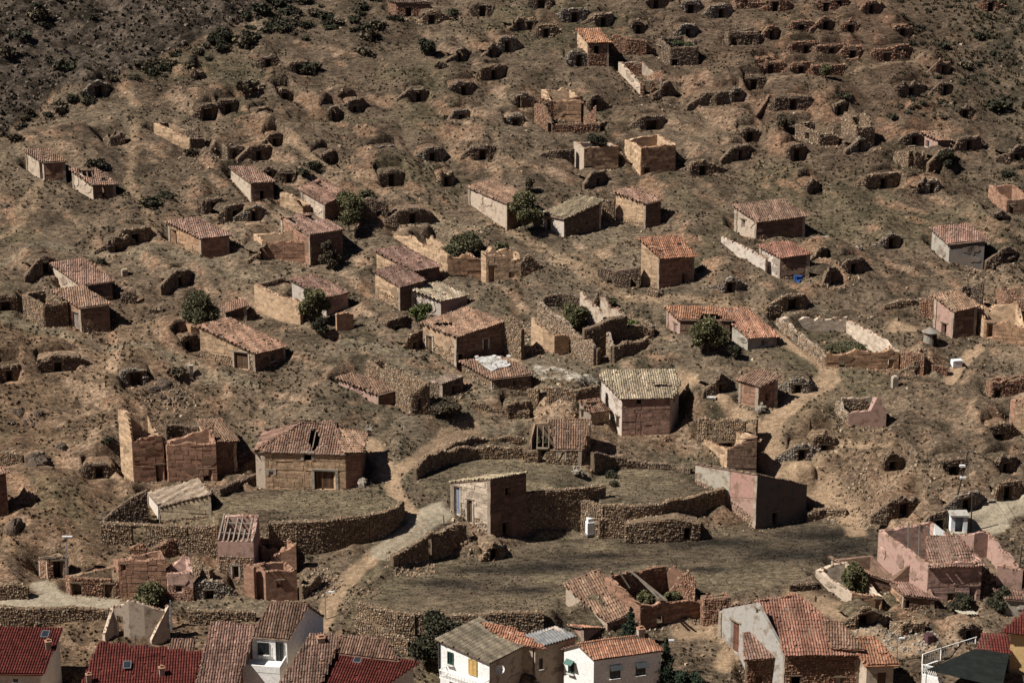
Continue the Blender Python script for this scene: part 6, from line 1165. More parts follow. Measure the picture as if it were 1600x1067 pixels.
# ---- cellar entrances: (x, y) of the door foot
for a in [
 # top left / top
 (312, 130, 1.6, 24, .7, 1.2), (156, 152, 2.6, 35, 1.6, 1.9), (327, 188, 3.0, 20, 2.2, 2.0), (358, 178, 2.6, 24, 1.4, 1.7), (411, 192, 2.6, 20), (446, 160, 2.6, 30, 1.2, 1.5), (419, 107, 2.4, 5, 1.0, 1.6), (468, 117, 2.4, 15), (523, 190, 1.6, 45, .9, 2.2),
 (555, 176, 2.6, 40, .7, 1.0), (655, 159, 3.0, 15), (725, 149, 3.4, 10, .9, 1.8), (722, 193, 2.6, 40), (675, 38, 2.4, 5), (720, 96, 2.0, 30), (754, 26, 3.0, 10), (769, 90, 1.8, 30), (793, 82, 2.0, 15, .9, 1.9), (772, 124, 3.8, 30),
 (431, 230, 2.0, 30), (405, 250, 2.6, 20), (513, 257, 2.2, 40, .6, 1.0), (602, 251, 3.2, 20, 2.4, 1.4), (676, 253, 3.4, 18), (754, 250, 3.2, 14), (612, 291, 3.2, 22, .95, 1.9), (699, 291, 2.0, 25), (452, 286, 2.6, 10), (420, 284, 2.2, 20), (645, 349, 4.6, 14, 1.0, 1.7),
 # top middle
 (846, 16, 2.6, 5, 1.3, 1.7), (811, 48, 2.2, 30, .9, 1.4), (828, 47, 1.8, 10, .9, 1.4), (853, 59, 2.4, 15), (898, 35, 5.2, 10), (943, 42, 3.0, 20), (998, 53, 2.6, 18), (1025, 14, 3.0, 18), (1079, 21, 2.4, 12), (1075, 59, 2.4, 20, .9, 1.5), (1127, 28, 4.0, 10), (905, 104, 2.6, 10, 1.0, 1.9), (999, 85, 2.8, 15, 1.2, 1.4), (930, 174, 2.4, 15, 1.0, 1.9), (815, 168, 2.4, 10), (806, 201, 3.0, 10), (1019, 203, 3.4, 10, 2.0, 1.5), (1041, 150, 2.0, 40),
 (1113, 165, 3.2, 10), (1135, 163, 2.8, 15), (1152, 159, 2.6, 25), (1177, 140, 2.8, 10), (1196, 112, 2.4, 10), (1172, 222, 2.8, 12), (1157, 250, 2.6, 35, .7), (1098, 274, 3.2, 10), (935, 290, 1.8, 40, .8, 1.2),
 # top right
 (1211, 18, 3.2, 5), (1291, 18, 2.2, 5), (1311, 15, 2.4, 10), (1362, 22, 3.2, 20, 1.0, 1.6), (1252, 54, 3.8, 15), (1291, 48, 2.6, 15, 1.2, 1.6), (1329, 52, 2.0, 10), (1410, 60, 2.4, 15), (1206, 62, 2.4, 20), (1259, 87, 5.0, 10), (1299, 91, 4.6, 10), (1332, 93, 2.6, 14), (1386, 96, 4.6, 12), (1408, 92, 3.0, 12, 1.4, 1.6), (1204, 117, 4.6, 15), (1252, 120, 3.0, 15), (1292, 122, 5.6, 10), (1475, 117, 2.4, 25), (1424, 152, 4.6, 15), (1478, 149, 2.4, 15), (1239, 172, 5.8, 12), (1313, 180, 2.4, 30), (1345, 237, 1.8, 20, 1.0, 1.7), (1508, 187, 2.0, 10), (1247, 251, 2.6, 30, 1.6, 2.0), (1430, 228, 2.4, 10, 1.2, 1.6), (1514, 236, 3.4, 10), (1478, 255, 2.4, 40), (1590, 250, 2.4, 25, 1.4, 1.0), (1548, 18, 2.0, 10),
 # left
 (188, 393, 3.2, 30, 1.6, 1.2), (212, 380, 5.0, 25, 1.2, 1.4), (74, 428, 2.6, 40, 1.4, 2.0), (336, 333, 2.8, 15, 1.0, 1.8), (368, 343, 2.6, 30, .8, 1.4), (398, 345, 1.8, 30, 1.0, 1.8), (283, 447, 2.6, 45, .8, 1.6), (91, 580, 4.6, 15, 1.0, 1.3), (213, 603, 3.6, 14, 1.8, 2.0), (295, 548, 3.0, 50, 1.2, 1.6), (10, 485, 3.4, 20, 1.6, 1.3), (156, 747, 2.8, 6, 1.1, 1.7), (327, 935, 2.6, 10, 1.0, 1.1), (15, 595, 2.4, 25),
 # middle
 (1380, 294, 5.4, 12), (1272, 302, 2.6, 40, .7, .9), (1441, 303, 2.4, 35, 1.4, 1.6), (1456, 302, 2.0, 10, .7), (1561, 355, 2.6, 20), (1394, 388, 2.2, 30, 1.2, 1.7), (1334, 428, 2.4, 35, 1.0, 1.6), (1286, 407, 2.0, 35), (1301, 444, 2.6, 40, .9, 1.9), (1240, 484, 3.4, 25, 1.8, 1.7), (1142, 457, 2.4, 5, 1.2, 1.5), (1246, 614, 2.4, -4, 1.0, 1.2), (1128, 612, 2.2, 35, 1.1, 1.2), (1575, 410, 3.0, 20, 1.8, 1.4), (812, 652, 3.0, 20, 1.4, 1.0),
 (1440, 584, 2.2, 10, .7, 1.4), (622, 520, 3.4, 50, 1.0, 1.0), (648, 545, 2.6, 45, .9, 1.0), (415, 405, 2.4, 45, 1.6, 1.7),
 # right bottom
 (1253, 719, 3.0, 8, 1.0, 1.5), (1288, 703, 2.2, 10, .9, .7), (1395, 734, 3.0, 12, 1.0, 1.2), (1490, 742, 2.8, 20, 1.3, 1.2), (1572, 739, 3.0, 14, 1.1, 1.4), (1412, 808, 5.2, 10, 1.2, 2.0), (1511, 797, 3.2, 30, 1.6, 1.7), (1574, 781, 2.4, 8, 1.1, 1.9), (1560, 688, 3.0, 15, 1.6, .9), (1268, 1000, 2, 20, 1, 1), (1351, 978, 3.0, 25, 1.8, 1.6), (1516, 1000, 2.8, 20, 1.3, 1.4), (1466, 826, 2.4, 30, 1.2, 1.2), (773, 874, 2.2, 16, 1.2, 1.5)]:
    if a[0] == 1268: continue
    k = a[1] < 130 and a[0] > 1150; cave(a[0], a[1], a[2] * random.uniform(.85, 1.3), (a[3] if len(a) > 3 else 24) + random.uniform(-9, 12), *(a[4:] or (random.uniform(.85, 1.15), random.uniform(1.4, 1.8))), st='red' if k else random.choice(['dark', 'dark', 'ochre', 'grey']), m=random.uniform(.55, .8) if a[1] < 130 else random.uniform(.75, 1.35), rise=random.uniform(.45, .75) if a[1] < 130 else random.uniform(.6, 1.0), h=2.5 if len(a) > 5 and a[5] > 1.85 else 2.2, off=random.uniform(-.25, .25) * (a[2] > 2.3))
cave(963, 839, 3.4, 8, 1.0, 1.7, 2.6, 'ochre', 0.01, .55, wing=0, label='rounded vaulted stone cellar with a dark arch at the left below the lower terrace wall')
free_wall('long rounded stone cellar front below the lower terrace wall', [(975, 812, 842), (1015, 806, 842), (1060, 805, 840), (1090, 812, 838)], name='stone_wall', st='ochre', rag=.15, ops=[(1074, 825, 840, 9)], th=2.6, lm='long cellar front')
# ================================================================== THE GROUND
YM = GY < 420
rm_ = np.random.default_rng(5)
for i in range(95):     # weathered spoil heaps between the cellars
    px, py = rm_.uniform(-60, 1660), rm_.uniform(10, 780) ** 1.0
    if 560 < px < 1250 and 480 < py: continue
    q = hit(px, py); MOUNDS.append((q[0], q[1], rm_.uniform(.4, 1.7), rm_.uniform(1.6, 4.0), rm_.uniform(1.4, 3.2)))
for (px, py, h, rx, ry) in ((1360, 740, 2.4, 6, 4), (1285, 680, 1.6, 6, 3), (1340, 665, 1.2, 6, 3), (60, 845, 2.0, 6, 4), (70, 770, 2.0, 7, 4), (1010, 600, .1, 2, 2), (30, 900, 1.6, 5, 3), (790, 640, 1.0, 5, 2), (1480, 640, 1.5, 8, 4), (1120, 590, 1.2, 6, 3), (880, 270, 1.5, 5, 3), (1540, 700, 2.0, 5, 3), (1500, 985, 1.2, 4, 2), (1540, 960, 1.4, 4, 2), (150, 690, 1.2, 5, 3)):
    q = hit(px, py); MOUNDS.append((q[0], q[1], h, rx, ry))
flat = np.zeros(Z.shape)
for nme, (P, z) in TERR.items():
    w = win(min(p[0] for p in P) - 5, max(p[0] for p in P) + 5, min(p[1] for p in P) - 5, max(p[1] for p in P) + 5); x, y = GX[w], GY[w]
    flat[w] = np.maximum(flat[w], np.where(inpoly(x, y, P), 1, 1 - sstep(.2, 1.5, segdist(x, y, P + [P[0]]))))
vill = 1 - sstep(222, 236, GY)
# paths: worn a little into the slope
PATHS = [([(500, 985), (520, 930), (560, 890), (600, 862), (632, 838), (655, 815), (640, 800), (618, 775), (610, 750), (625, 735), (665, 712), (700, 685), (735, 668)], 1.15, 'dirt'), ([(610, 750), (600, 725), (585, 700), (560, 685)], 1.1, 'dirt'),
 ([(600, 866), (630, 846), (655, 822), (672, 805), (690, 797)], 1.6, 'conc'), ([(1338, 832), (1325, 800), (1290, 765), (1240, 735), (1212, 710), (1203, 680), (1210, 655), (1240, 632), (1275, 608), (1297, 590), (1292, 572), (1265, 552), (1235, 535), (1215, 525)], 1.5, 'dirt'),
 ([(1203, 680), (1180, 655), (1130, 625), (1100, 600), (1060, 578)], .8, 'dirt'), ([(775, 345), (800, 372), (850, 395), (890, 425), (935, 447), (975, 462), (1030, 470), (1090, 468), (1150, 478), (1200, 490)], .9, 'faint'),
 ([(212, 205), (207, 250), (200, 290), (225, 330), (245, 365), (250, 385)], .7, 'faint'), ([(400, 205), (450, 235), (500, 270), (560, 290), (620, 300), (680, 335), (740, 365), (775, 345)], .6, 'faint'), ([(0, 410), (60, 398), (150, 400), (250, 402), (320, 418), (400, 440)], .7, 'grass'),
 ([(0, 497), (80, 515), (160, 545), (250, 565), (330, 590), (400, 605)], .8, 'grass'), ([(0, 945), (60, 940), (120, 938), (178, 946)], 1.1, 'conc'), ([(60, 915), (100, 930), (120, 940)], 1.0, 'conc'), ([(1515, 812), (1545, 806), (1575, 793), (1620, 780)], 2.0, 'conc'), ([(1560, 812), (1552, 820), (1530, 830)], 1.5, 'conc'),
 ([(1060, 985), (1110, 978), (1150, 1000), (1130, 1040)], 1.2, 'dirt'), ([(1440, 1010), (1400, 1015), (1370, 1000), (1300, 950), (1240, 935)], 1.4, 'dirt'), ([(285, 947), (400, 950), (500, 960)], 1.0, 'grass'), ([(1480, 600), (1510, 560), (1530, 545)], .9, 'dirt'), ([(1400, 880), (1395, 872)], .5, 'dirt'), ([(30, 340), (60, 300), (75, 285)], .6, 'faint'), ([(0, 370), (40, 350), (60, 330), (50, 310)], .6, 'faint'),
 ([(540, 545), (600, 560), (700, 640), (740, 665), (820, 670)], .9, 'grass'), ([(640, 352), (700, 345), (760, 360)], .9, 'grass'), ([(1260, 470), (1330, 505), (1430, 560), (1480, 610)], .5, 'grass'), ([(1200, 140), (1330, 130), (1400, 110), (1440, 100)], .4, 'faint'), ([(820, 350), (900, 372), (960, 372)], .8, 'grass'), ([(1225, 715), (1300, 690), (1400, 700)], .4, 'dirt'), ([(1405, 505), (1430, 512), (1390, 515), (1400, 500)], .5, 'dirt')]
PD = {'faint': np.full(Z.shape, 9.), 'dirt': np.full(Z.shape, 9.), 'conc': np.full(Z.shape, 9.), 'grass': np.full(Z.shape, 9.)}
for pts, wd, kd in PATHS:
    P = [hit(*p)[:2] for p in pts]; w = win(min(p[0] for p in P) - 6, max(p[0] for p in P) + 6, min(p[1] for p in P) - 6, max(p[1] for p in P) + 6)
    d = segdist(GX[w], GY[w], P) / wd; PD[kd][w] = np.minimum(PD[kd][w], d)
NP_ = sstep(.8, 3.2, np.minimum(PD['dirt'], PD['conc']))
Z0 = Z.copy(); apply_mounds(); Z = Z0 + (Z - Z0) * (1 - flat) * (.25 + .75 * NP_)
rockpoly = [(-200, -200), (500, -200), (455, 5), (400, 28), (320, 60), (270, 90), (215, 118), (140, 138), (70, 165), (20, 200), (-30, 260), (-300, 400)]
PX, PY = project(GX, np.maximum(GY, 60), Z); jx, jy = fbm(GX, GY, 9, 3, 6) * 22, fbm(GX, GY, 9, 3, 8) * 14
ROCKM = inpoly(PX + jx, PY + jy, rockpoly) & (GY > 230)
SCRUB = np.clip((PX - 1400) / 180 - (PY - 40) / 380 + .25, 0, 1) * (GY > 250)
CALM = np.exp(-(((PX - 1250) / 260) ** 2 + ((PY - 670) / 150) ** 2) ** 2); k = (1 - flat) * (1 - vill) * (1 - .65 * CALM) * (.2 + .8 * NP_)
ag = math.radians(-28); UG = GX * math.cos(ag) + GY * math.sin(ag); VG_ = -GX * math.sin(ag) + GY * math.cos(ag)
Z += k * (.75 * fbm(GX, GY, 11, 3, 2) + .22 * (1 - np.abs(fbm(GX, GY, 5.5, 3, 4)) * 2.2) + .16 * fbm(GX, GY, 1.5, 3, 0) + .22 * fbm(GX / 3.2, GY, 1.6, 3, 6) + (1.0 - .45 * sstep(220, 60, PY)) * sstep(-.25, .5, fbm(UG / 2.6, VG_, 3.6, 3, 7)) + (1.15 - .5 * sstep(220, 60, PY)) * (fbm(UG / 2.2, VG_, 8, 2, 3))) * (GY < 600) + flat * .05 * fbm(GX, GY, 2.5, 3, 3)
a_ = math.radians(33); U = GX * math.cos(a_) + GY * math.sin(a_); V_ = -GX * math.sin(a_) + GY * math.cos(a_)
rg_ = 1 - np.abs(fbm(U / 4.5, V_, 3.2, 4, 3, .6)) * 2
Z += ROCKM * (.9 * rg_ + .35 * fbm(GX, GY, 1.1, 2, 5))
Zpre = Z.copy()
Z -= .14 * np.exp(-PD['dirt'] ** 2) * (1 - flat)
# footprints and cellar pads
def pad(P, zs, margin=.15, blend=1.3, lim=None):
    P = [np.array(p, float) for p in P]; xs = [p[0] for p in P]; ys = [p[1] for p in P]; w = win(min(xs) - 6, max(xs) + 6, min(ys) - 6, max(ys) + 6); x, y = GX[w], GY[w]
    A = np.array([[p[0], p[1], 1] for p in P]); c, *_ = np.linalg.lstsq(A, np.array(zs[:len(P)]), rcond=None); pl = c[0] * x + c[1] * y + c[2]
    m = inpoly(x, y, P); d = np.where(m, 0, segdist(x, y, P + [P[0]])); cur = Z[w]; t = sstep(margin, margin + blend, d); t2 = sstep(.3, .9 + np.abs(cur - pl) * .5, d)
    Z[w] = np.where(d > 5, cur, np.where(m, pl - .06, np.where(cur > pl, pl * (1 - t2) + cur * t2, pl * (1 - t) + cur * t)))
for (P, zbs, rl) in PADS: pad(P, zbs)
for c in CAVES:
    d = np.array([math.cos(c['yaw']), math.sin(c['yaw'])]); n = perp(d); p = c['p'][:2]; w = c['w']; zb = c['zb']; ctr = p - d * c['off']
    # level doorstep, walls of the cut, and the room under the mound
    q = [ctr - d * (w * .32) + n * 1.6, ctr + d * (w * .32) + n * 1.6, ctr + d * (w / 2 - .12) - n * 1.8, ctr - d * (w / 2 - .12) - n * 1.8]
    xs = [a[0] for a in q]; ys = [a[1] for a in q]; ww = win(min(xs) - 5, max(xs) + 5, min(ys) - 5, max(ys) + 5); x, y = GX[ww], GY[ww]; m = inpoly(x, y, q); u = (x - ctr[0]) * n[0] + (y - ctr[1]) * n[1]
    dd = np.where(m, 0, segdist(x, y, q + [q[0]])); cur = Z[ww]; fr = sstep(.1, .9, dd) ; bk = sstep(.02, .55, dd); t = np.where(u > .1, fr, bk)
    Z[ww] = np.where(dd > 3, cur, (zb - .05) * (1 - t) + cur * t)
for (P, zbs, rl) in PADS:
    if rl: continue
    xs = [p[0] for p in P]; ys = [p[1] for p in P]; w = win(min(xs) - 1, max(xs) + 1, min(ys) - 1, max(ys) + 1); Z[w] = np.where(inpoly(GX[w], GY[w], P), np.minimum(Z[w], max(zbs)), Z[w])
# ---- ground colours (what grows or lies there)
gy_, gx_ = np.gradient(Zpre); hx = np.gradient(GX, axis=1); hy = np.gradient(GY, axis=0); sx_, sy_ = gx_ / hx, gy_ / hy - .34
steep = np.hypot(sx_, sy_); N1 = fbm(GX, GY, 14, 4, 2); N2 = fbm(GX, GY, 3.5, 4, 7); N3 = fbm(GX, GY, 1.3, 3, 9)
soil = sstep(.30, .78, steep + .34 * N2 + .22 * N1 - sy_ * .12) * (1 - flat) * (1 - .45 * CALM) * .88 * (.35 + .65 * NP_)
up = np.clip((PX - 900) / 500, 0, 1) * np.clip((330 - PY) / 250, 0, 1)
def col(*c): return np.array(c)[None, None, :]
def mix(a, b, t): return a * (1 - t[..., None]) + b * t[..., None]
grass = mix(col(.168, .128, .09) * np.ones(Z.shape + (1,)), col(.085, .066, .047), sstep(-.25, .35, N2 + .5 * N3 * 1.0))
grass = mix(grass, col(.19, .15, .105), sstep(.1, .5, N1) * .8)
grass = mix(grass, mix(col(.20, .135, .085) * np.ones(Z.shape + (1,)), col(.12, .08, .052), sstep(-.2, .3, N3)), sstep(550, 150, PX) * sstep(450, 560, PY) * .7)
olv = np.exp(-(((PX - 820) / 330) ** 2 + ((PY - 620) / 190) ** 2)); grass = mix(grass, mix(col(.168, .143, .105) * np.ones(Z.shape + (1,)), col(.10, .09, .06), sstep(-.2, .3, N2)), olv * .75)
grass = mix(grass, col(.125, .115, .068), sstep(.15, .45, -N1) * .4)
soilc = mix(col(.285, .185, .122) * np.ones(Z.shape + (1,)), col(.34, .245, .17), sstep(-.1, .4, N3 + N1)); soilc = mix(soilc, col(.20, .105, .068), up * .75)
C_ = mix(grass, soilc, soil)
C_ = mix(C_, col(.125, .08, .056), up * .6 * (1 - soil))
pale = inpoly(PX + jx, PY + jy, [(1060, 560), (1300, 585), (1400, 690), (1450, 760), (1380, 800), (1240, 720), (1200, 650)]) * sstep(-.2, .3, N2 + .2); C_ = mix(C_, col(.27, .195, .13), pale * .45)
fieldm = flat * sstep(-.1, .3, fbm(GX / 3.5, GY, 4, 3, 1)); C_ = mix(C_, col(.085, .075, .052), fieldm * .25); C_ = mix(C_, col(.19, .158, .105), flat * (1 - fieldm) * .5); C_ = mix(C_, col(.20, .165, .11), flat * sstep(.1, .4, fbm(GX / 2.5, GY, 5, 3, 5)) * .8)
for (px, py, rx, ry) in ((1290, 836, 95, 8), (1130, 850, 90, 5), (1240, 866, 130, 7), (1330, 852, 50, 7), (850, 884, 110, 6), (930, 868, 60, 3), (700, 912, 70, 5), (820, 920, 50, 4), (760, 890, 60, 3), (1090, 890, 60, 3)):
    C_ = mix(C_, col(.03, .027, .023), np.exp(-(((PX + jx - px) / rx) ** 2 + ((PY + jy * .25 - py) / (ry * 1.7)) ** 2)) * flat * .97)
vp = inpoly(PX + jx * .5, PY + jy * .5, [(830, 575), (940, 590), (940, 612), (850, 600), (832, 590)]); C_ = mix(C_, col(.48, .44, .37), vp * sstep(-.35, 0, N3) * .85)
C_ = mix(C_, mix(col(.125, .10, .078) * np.ones(Z.shape + (1,)), col(.055, .045, .034), sstep(-.2, .25, N2 + N3 + .4 * rg_ - .3)), ROCKM * 1.)
C_ = mix(C_, mix(col(.15, .12, .085) * np.ones(Z.shape + (1,)), col(.08, .07, .05), sstep(-.1, .3, N2)), SCRUB * .8)
for kd, cc, w0, w1 in (('faint', (.33, .24, .16), .5, 1.5), ('grass', (.22, .19, .135), .6, 1.5), ('dirt', (.43, .315, .21), .6, 1.2), ('conc', (.42, .37, .28), .8, 1.05)):
    t = 1 - sstep(w0, w1, PD[kd] + .25 * N3); C_ = mix(C_, col(*cc), t * (.55 if kd == 'grass' else .7 if kd == 'faint' else .9))
rut = np.exp(-((PD['dirt'] - .45) / .16) ** 2) * .35; C_ = mix(C_, col(.20, .125, .08), rut)
DISTG = np.zeros(Z.shape)
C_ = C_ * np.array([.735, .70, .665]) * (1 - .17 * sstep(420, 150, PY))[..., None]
def GROUNDC(x, y):
    i = int(np.clip(np.searchsorted(XS, x), 0, len(XS) - 1)); j = int(np.clip(np.searchsorted(YS, y + 3), 0, len(YS) - 1)); return C_[j, i]
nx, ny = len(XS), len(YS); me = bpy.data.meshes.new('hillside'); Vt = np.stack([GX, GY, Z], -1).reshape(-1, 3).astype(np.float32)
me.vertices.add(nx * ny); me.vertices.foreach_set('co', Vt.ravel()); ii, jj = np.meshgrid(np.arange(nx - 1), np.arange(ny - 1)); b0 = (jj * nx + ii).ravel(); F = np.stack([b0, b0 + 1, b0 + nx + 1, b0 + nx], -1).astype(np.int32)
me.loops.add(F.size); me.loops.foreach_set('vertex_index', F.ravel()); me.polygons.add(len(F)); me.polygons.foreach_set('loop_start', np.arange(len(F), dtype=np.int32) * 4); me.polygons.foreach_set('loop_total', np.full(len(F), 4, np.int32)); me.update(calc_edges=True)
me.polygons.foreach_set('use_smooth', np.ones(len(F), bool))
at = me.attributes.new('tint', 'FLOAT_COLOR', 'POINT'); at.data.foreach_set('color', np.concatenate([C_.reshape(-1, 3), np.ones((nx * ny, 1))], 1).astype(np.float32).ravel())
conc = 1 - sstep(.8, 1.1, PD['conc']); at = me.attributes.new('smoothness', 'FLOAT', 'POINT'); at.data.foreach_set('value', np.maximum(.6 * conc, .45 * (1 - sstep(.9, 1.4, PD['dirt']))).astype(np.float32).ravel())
me.materials.append(M['ground']); go = bpy.data.objects.new('hillside', me); COL.objects.link(go); go['kind'] = 'structure'
# ================================================================== CELLARS
LM = [l for l in LAND]; used = set(); taken = {}
dirs = ['right of', 'above and right of', 'above', 'above and left of', 'left of', 'below and left of', 'below', 'below and right of']; ordn = ['nearest', 'second nearest', 'third', 'fourth', 'fifth', 'sixth', 'seventh', 'eighth', 'ninth', 'tenth', 'eleventh', 'twelfth']
assign = []
for i, c in enumerate(CAVES):
    if c['label']: continue
    best = sorted(((math.hypot((c['px'] - x), (c['py'] - y) * 1.4), l, x, y) for (l, x, y) in LM))[0]; d, l, x, y = best
    a = math.degrees(math.atan2((y - c['py']) * 1.4, c['px'] - x)) % 360; assign.append((l, int(((a + 22.5) % 360) // 45), d, i))
groups = {}
for l, k_, d, i in sorted(assign, key=lambda q: q[2]): groups.setdefault((l, k_), []).append(i)
for (l, k_), idx in groups.items():
    for r, i in enumerate(idx):
        c = CAVES[i]; ad = 'wide' if c['w'] >= 3.6 else 'narrow' if c['w'] < 2.1 else 'gaping' if c['dw'] > 1.3 else 'low' if c['dh'] < 1.5 else 'stone fronted'
        o_ = '' if len(idx) == 1 else ordn[r] + ' '
        c['label'] = f"{o_}{ad} cellar entrance {dirs[k_]} the {l}"
for c in CAVES: cave_mesh(c, c['label'])
# ================================================================== PLANTS
def leaves(mb, c, n, s, pal, R3):
    u = RNG.normal(size=(n, 3)); u /= np.linalg.norm(u, axis=1, keepdims=True); P = np.array(c) + u * (RNG.uniform(.2, 1.0, (n, 1)) ** .5 * (1 + .35 * (RNG.random((n, 1)) < .12))) * np.array(R3)
    leaf_quads(mb, P, s, pal)
def leaf_quads(mb, P, s, pal):
    n = len(P); a = RNG.normal(size=(n, 3)); a /= np.linalg.norm(a, axis=1, keepdims=True); b = np.cross(a, RNG.normal(size=(n, 3))); b /= np.linalg.norm(b, axis=1, keepdims=True); sz = s * RNG.uniform(.5, 1.3, (n, 1))
    V = np.stack([P - a * sz, P + b * sz * .6, P + a * sz, P - b * sz * .6], 1); mb.add(V.reshape(-1, 3), np.arange(4 * n).reshape(n, 4), np.array(pal)[RNG.integers(0, len(pal), n)] * RNG.uniform(.7, 1.3, (n, 1)))
GREEN = [(.085, .085, .037), (.115, .112, .05), (.065, .066, .03), (.15, .135, .065), (.155, .13, .075)]; OLIVE = [(.09, .085, .045), (.12, .11, .06), (.07, .065, .035)]; DARK = [(.032, .033, .019), (.045, .044, .026), (.06, .053, .033)]; BROWN = [(.09, .07, .045), (.12, .095, .06), (.06, .048, .032)]; CON = [(.02, .03, .018), (.03, .042, .024)]
def bush(label, px, py, wpx, hpx, pal=GREEN, name='bush', cat='bush', dens=1.2, leaf=.14, lobes=9, conifer=False, z=None):
    p = hit(px, py) if z is None else on_plane(px, py, z); dep = p[1] * CP + (CAM_H - p[2]) * SP; R = wpx / 2 * dep / FP; H = hpx * dep / FP / .95
    p[2] = zsample(p[0], p[1]) if z is None else z
    root = thing(name, label, cat, p); mb = MB(); mb.tube(p - [0, 0, .3], .14, .07, H * .6, (.09, .07, .05), 7); mb.build('trunk', 'bark', root)
    for k in range(4):
        a = k * 1.6 + .4; mb = MB(); mb.beam(p + [0, 0, H * .15], p + [math.cos(a) * R * .6, math.sin(a) * R * .6, H * .65], .07, (.09, .07, .05)); mb.build('limb', 'bark', root)
    mb = MB(); n_ = int(330 * dens * max(.6, R) ** 1.3)
    if conifer:
        for t in np.linspace(.06, 1, 26):
            r = (R * (1 - t) ** .8 + .12) * RNG.uniform(.45, .8); a = RNG.uniform(0, 6.28); q = R * (1 - t) * .45; leaves(mb, p + [math.cos(a) * q, math.sin(a) * q, H * t + RNG.normal(0, .1)], int(n_ * .5 * (1.1 - t)), leaf, pal, (r, r, H * .05))
    else:
        for k in range(lobes):
            a = RNG.uniform(0, 6.28); rr = R * RNG.uniform(.1, .75); h_ = RNG.uniform(.22, .85) * H; r = R * RNG.uniform(.2, .48); leaves(mb, p + [math.cos(a) * rr, math.sin(a) * rr * .8, h_], n_, leaf, [np.array(c) * (RNG.uniform(.8, 1.25)) for c in pal], (r, r, min(H * .3, r) * 1.0))
    mb.build('crown', 'leaf', root); return root
bush('big green bush spilling over the wall beside the beige roofed barn', 820, 360, 58, 58, GREEN, dens=1.3)
bush('dark green bush hanging over the sagging tiled roof', 545, 362, 62, 70, GREEN, dens=1.3, lobes=12)
bush('grey green shrub on top of the dug yard wall', 575, 325, 46, 26, OLIVE)
bush('grey leafless looking bush against the tall house with the fallen roof', 516, 420, 36, 44, BROWN, dens=.7)
bush('large round olive bush growing in the collapsed courtyard', 490, 500, 54, 52, GREEN, dens=1.4, lobes=12)
bush('low dark bush at the foot of the large courtyard bush', 503, 524, 34, 28, DARK)
bush('spreading olive thorn bush left of the brown shed', 318, 503, 66, 44, OLIVE, dens=1.3, lobes=14)
bush('bright green round bush between the pinkish white house and the pink edged house', 657, 512, 36, 38, [(.10, .12, .04), (.13, .14, .05), (.07, .085, .03)], dens=1.3)
bush('wide olive thicket growing among the roofless earth rooms', 722, 412, 82, 42, OLIVE, dens=1.2, lobes=14)
bush('small green growth right of the olive thicket', 785, 405, 30, 26, GREEN)
bush('dense dark green bush covering the front of the two roofed house', 1106, 552, 62, 58, GREEN, dens=1.5, lobes=13)
bush('small dark bush in the doorway below the terracotta roof house', 1148, 562, 26, 26, DARK)
bush('green bush inside the back room of the big stone enclosure', 896, 512, 50, 36, GREEN, dens=1.2)
bush('light green weeds inside the right room of the big stone enclosure', 985, 516, 40, 18, [(.11, .12, .05), (.14, .14, .06)], lobes=7)
bush('small green shrub behind the ragged peak of the stone enclosure', 957, 478, 14, 14, GREEN)
bush('dark shrub rooted on top of the pale cube ruin', 937, 228, 40, 16, DARK, z=hit(940, 262)[2] + 3.4)
bush('dark round tree in front of the field retaining wall', 684, 1036, 88, 86, DARK, 'tree', 'tree', dens=1.6, leaf=.2, lobes=16)
bush('green bush filling the yard in front of the long low brown roof', 1337, 930, 54, 52, GREEN, dens=1.4, lobes=12)
bush('small weeds along the wall below the pink roofless house', 1500, 948, 50, 22, DARK)
bush('thicket right of the pink roofless house above the pallet', 1560, 950, 50, 30, DARK)
bush('bushy green growth above the broken white shell', 230, 948, 66, 32, GREEN, dens=1.2, lobes=10)
bush('dark conifer tree right of the white orange roofed house', 1040, 1085, 46, 90, CON, 'conifer_tree', 'tree', conifer=True, dens=1.3)
bush('blue green conifer crown behind the white orange roofed house', 985, 1010, 44, 62, CON, 'conifer_tree', 'tree', conifer=True, dens=1.2)
bush('green bush inside the red ruin below the field', 1004, 958, 38, 38, GREEN)
bush('little green bush at the jagged gable of the red ruin', 1050, 940, 26, 16, GREEN)
bush('dark tree hiding the foot of the conifer at the bottom edge', 1075, 1095, 60, 50, CON, 'tree', 'tree', dens=1.2)
bush('green weed clump in the half roofed stone house', 848, 704, 24, 24, OLIVE)
bush('low green scrub inside the long roofless enclosure', 1320, 556, 66, 20, OLIVE, lobes=12)
bush('brown dead bush at the foot of the stone yard behind the pink house', 700, 645, 66, 18, BROWN, lobes=10)
bush('small tree shape at the crumbling roof behind the bush hidden house', 826, 300, 20, 22, BROWN, dens=.6)
bush('dark bush beside the small pink house at the upper right', 1476, 262, 30, 26, DARK)
bush('dark bush left of the small ochre stone ruin', 1225, 204, 36, 22, BROWN)
bush('round brown bush beside the top edge stone house', 668, 84, 42, 22, DARK)
bush('green grown shrub in the wall below the red ridge at the top right', 1290, 122, 22, 22, GREEN)
bush('tuft of weeds beside the pair of dark stone piers', 340, 68, 40, 18, DARK)
bush('grass growing in the open top of the grass topped stone house', 1066, 78, 40, 12, [(.07, .08, .035), (.05, .06, .03)], z=hit(1066, 100)[2] + 2.0)
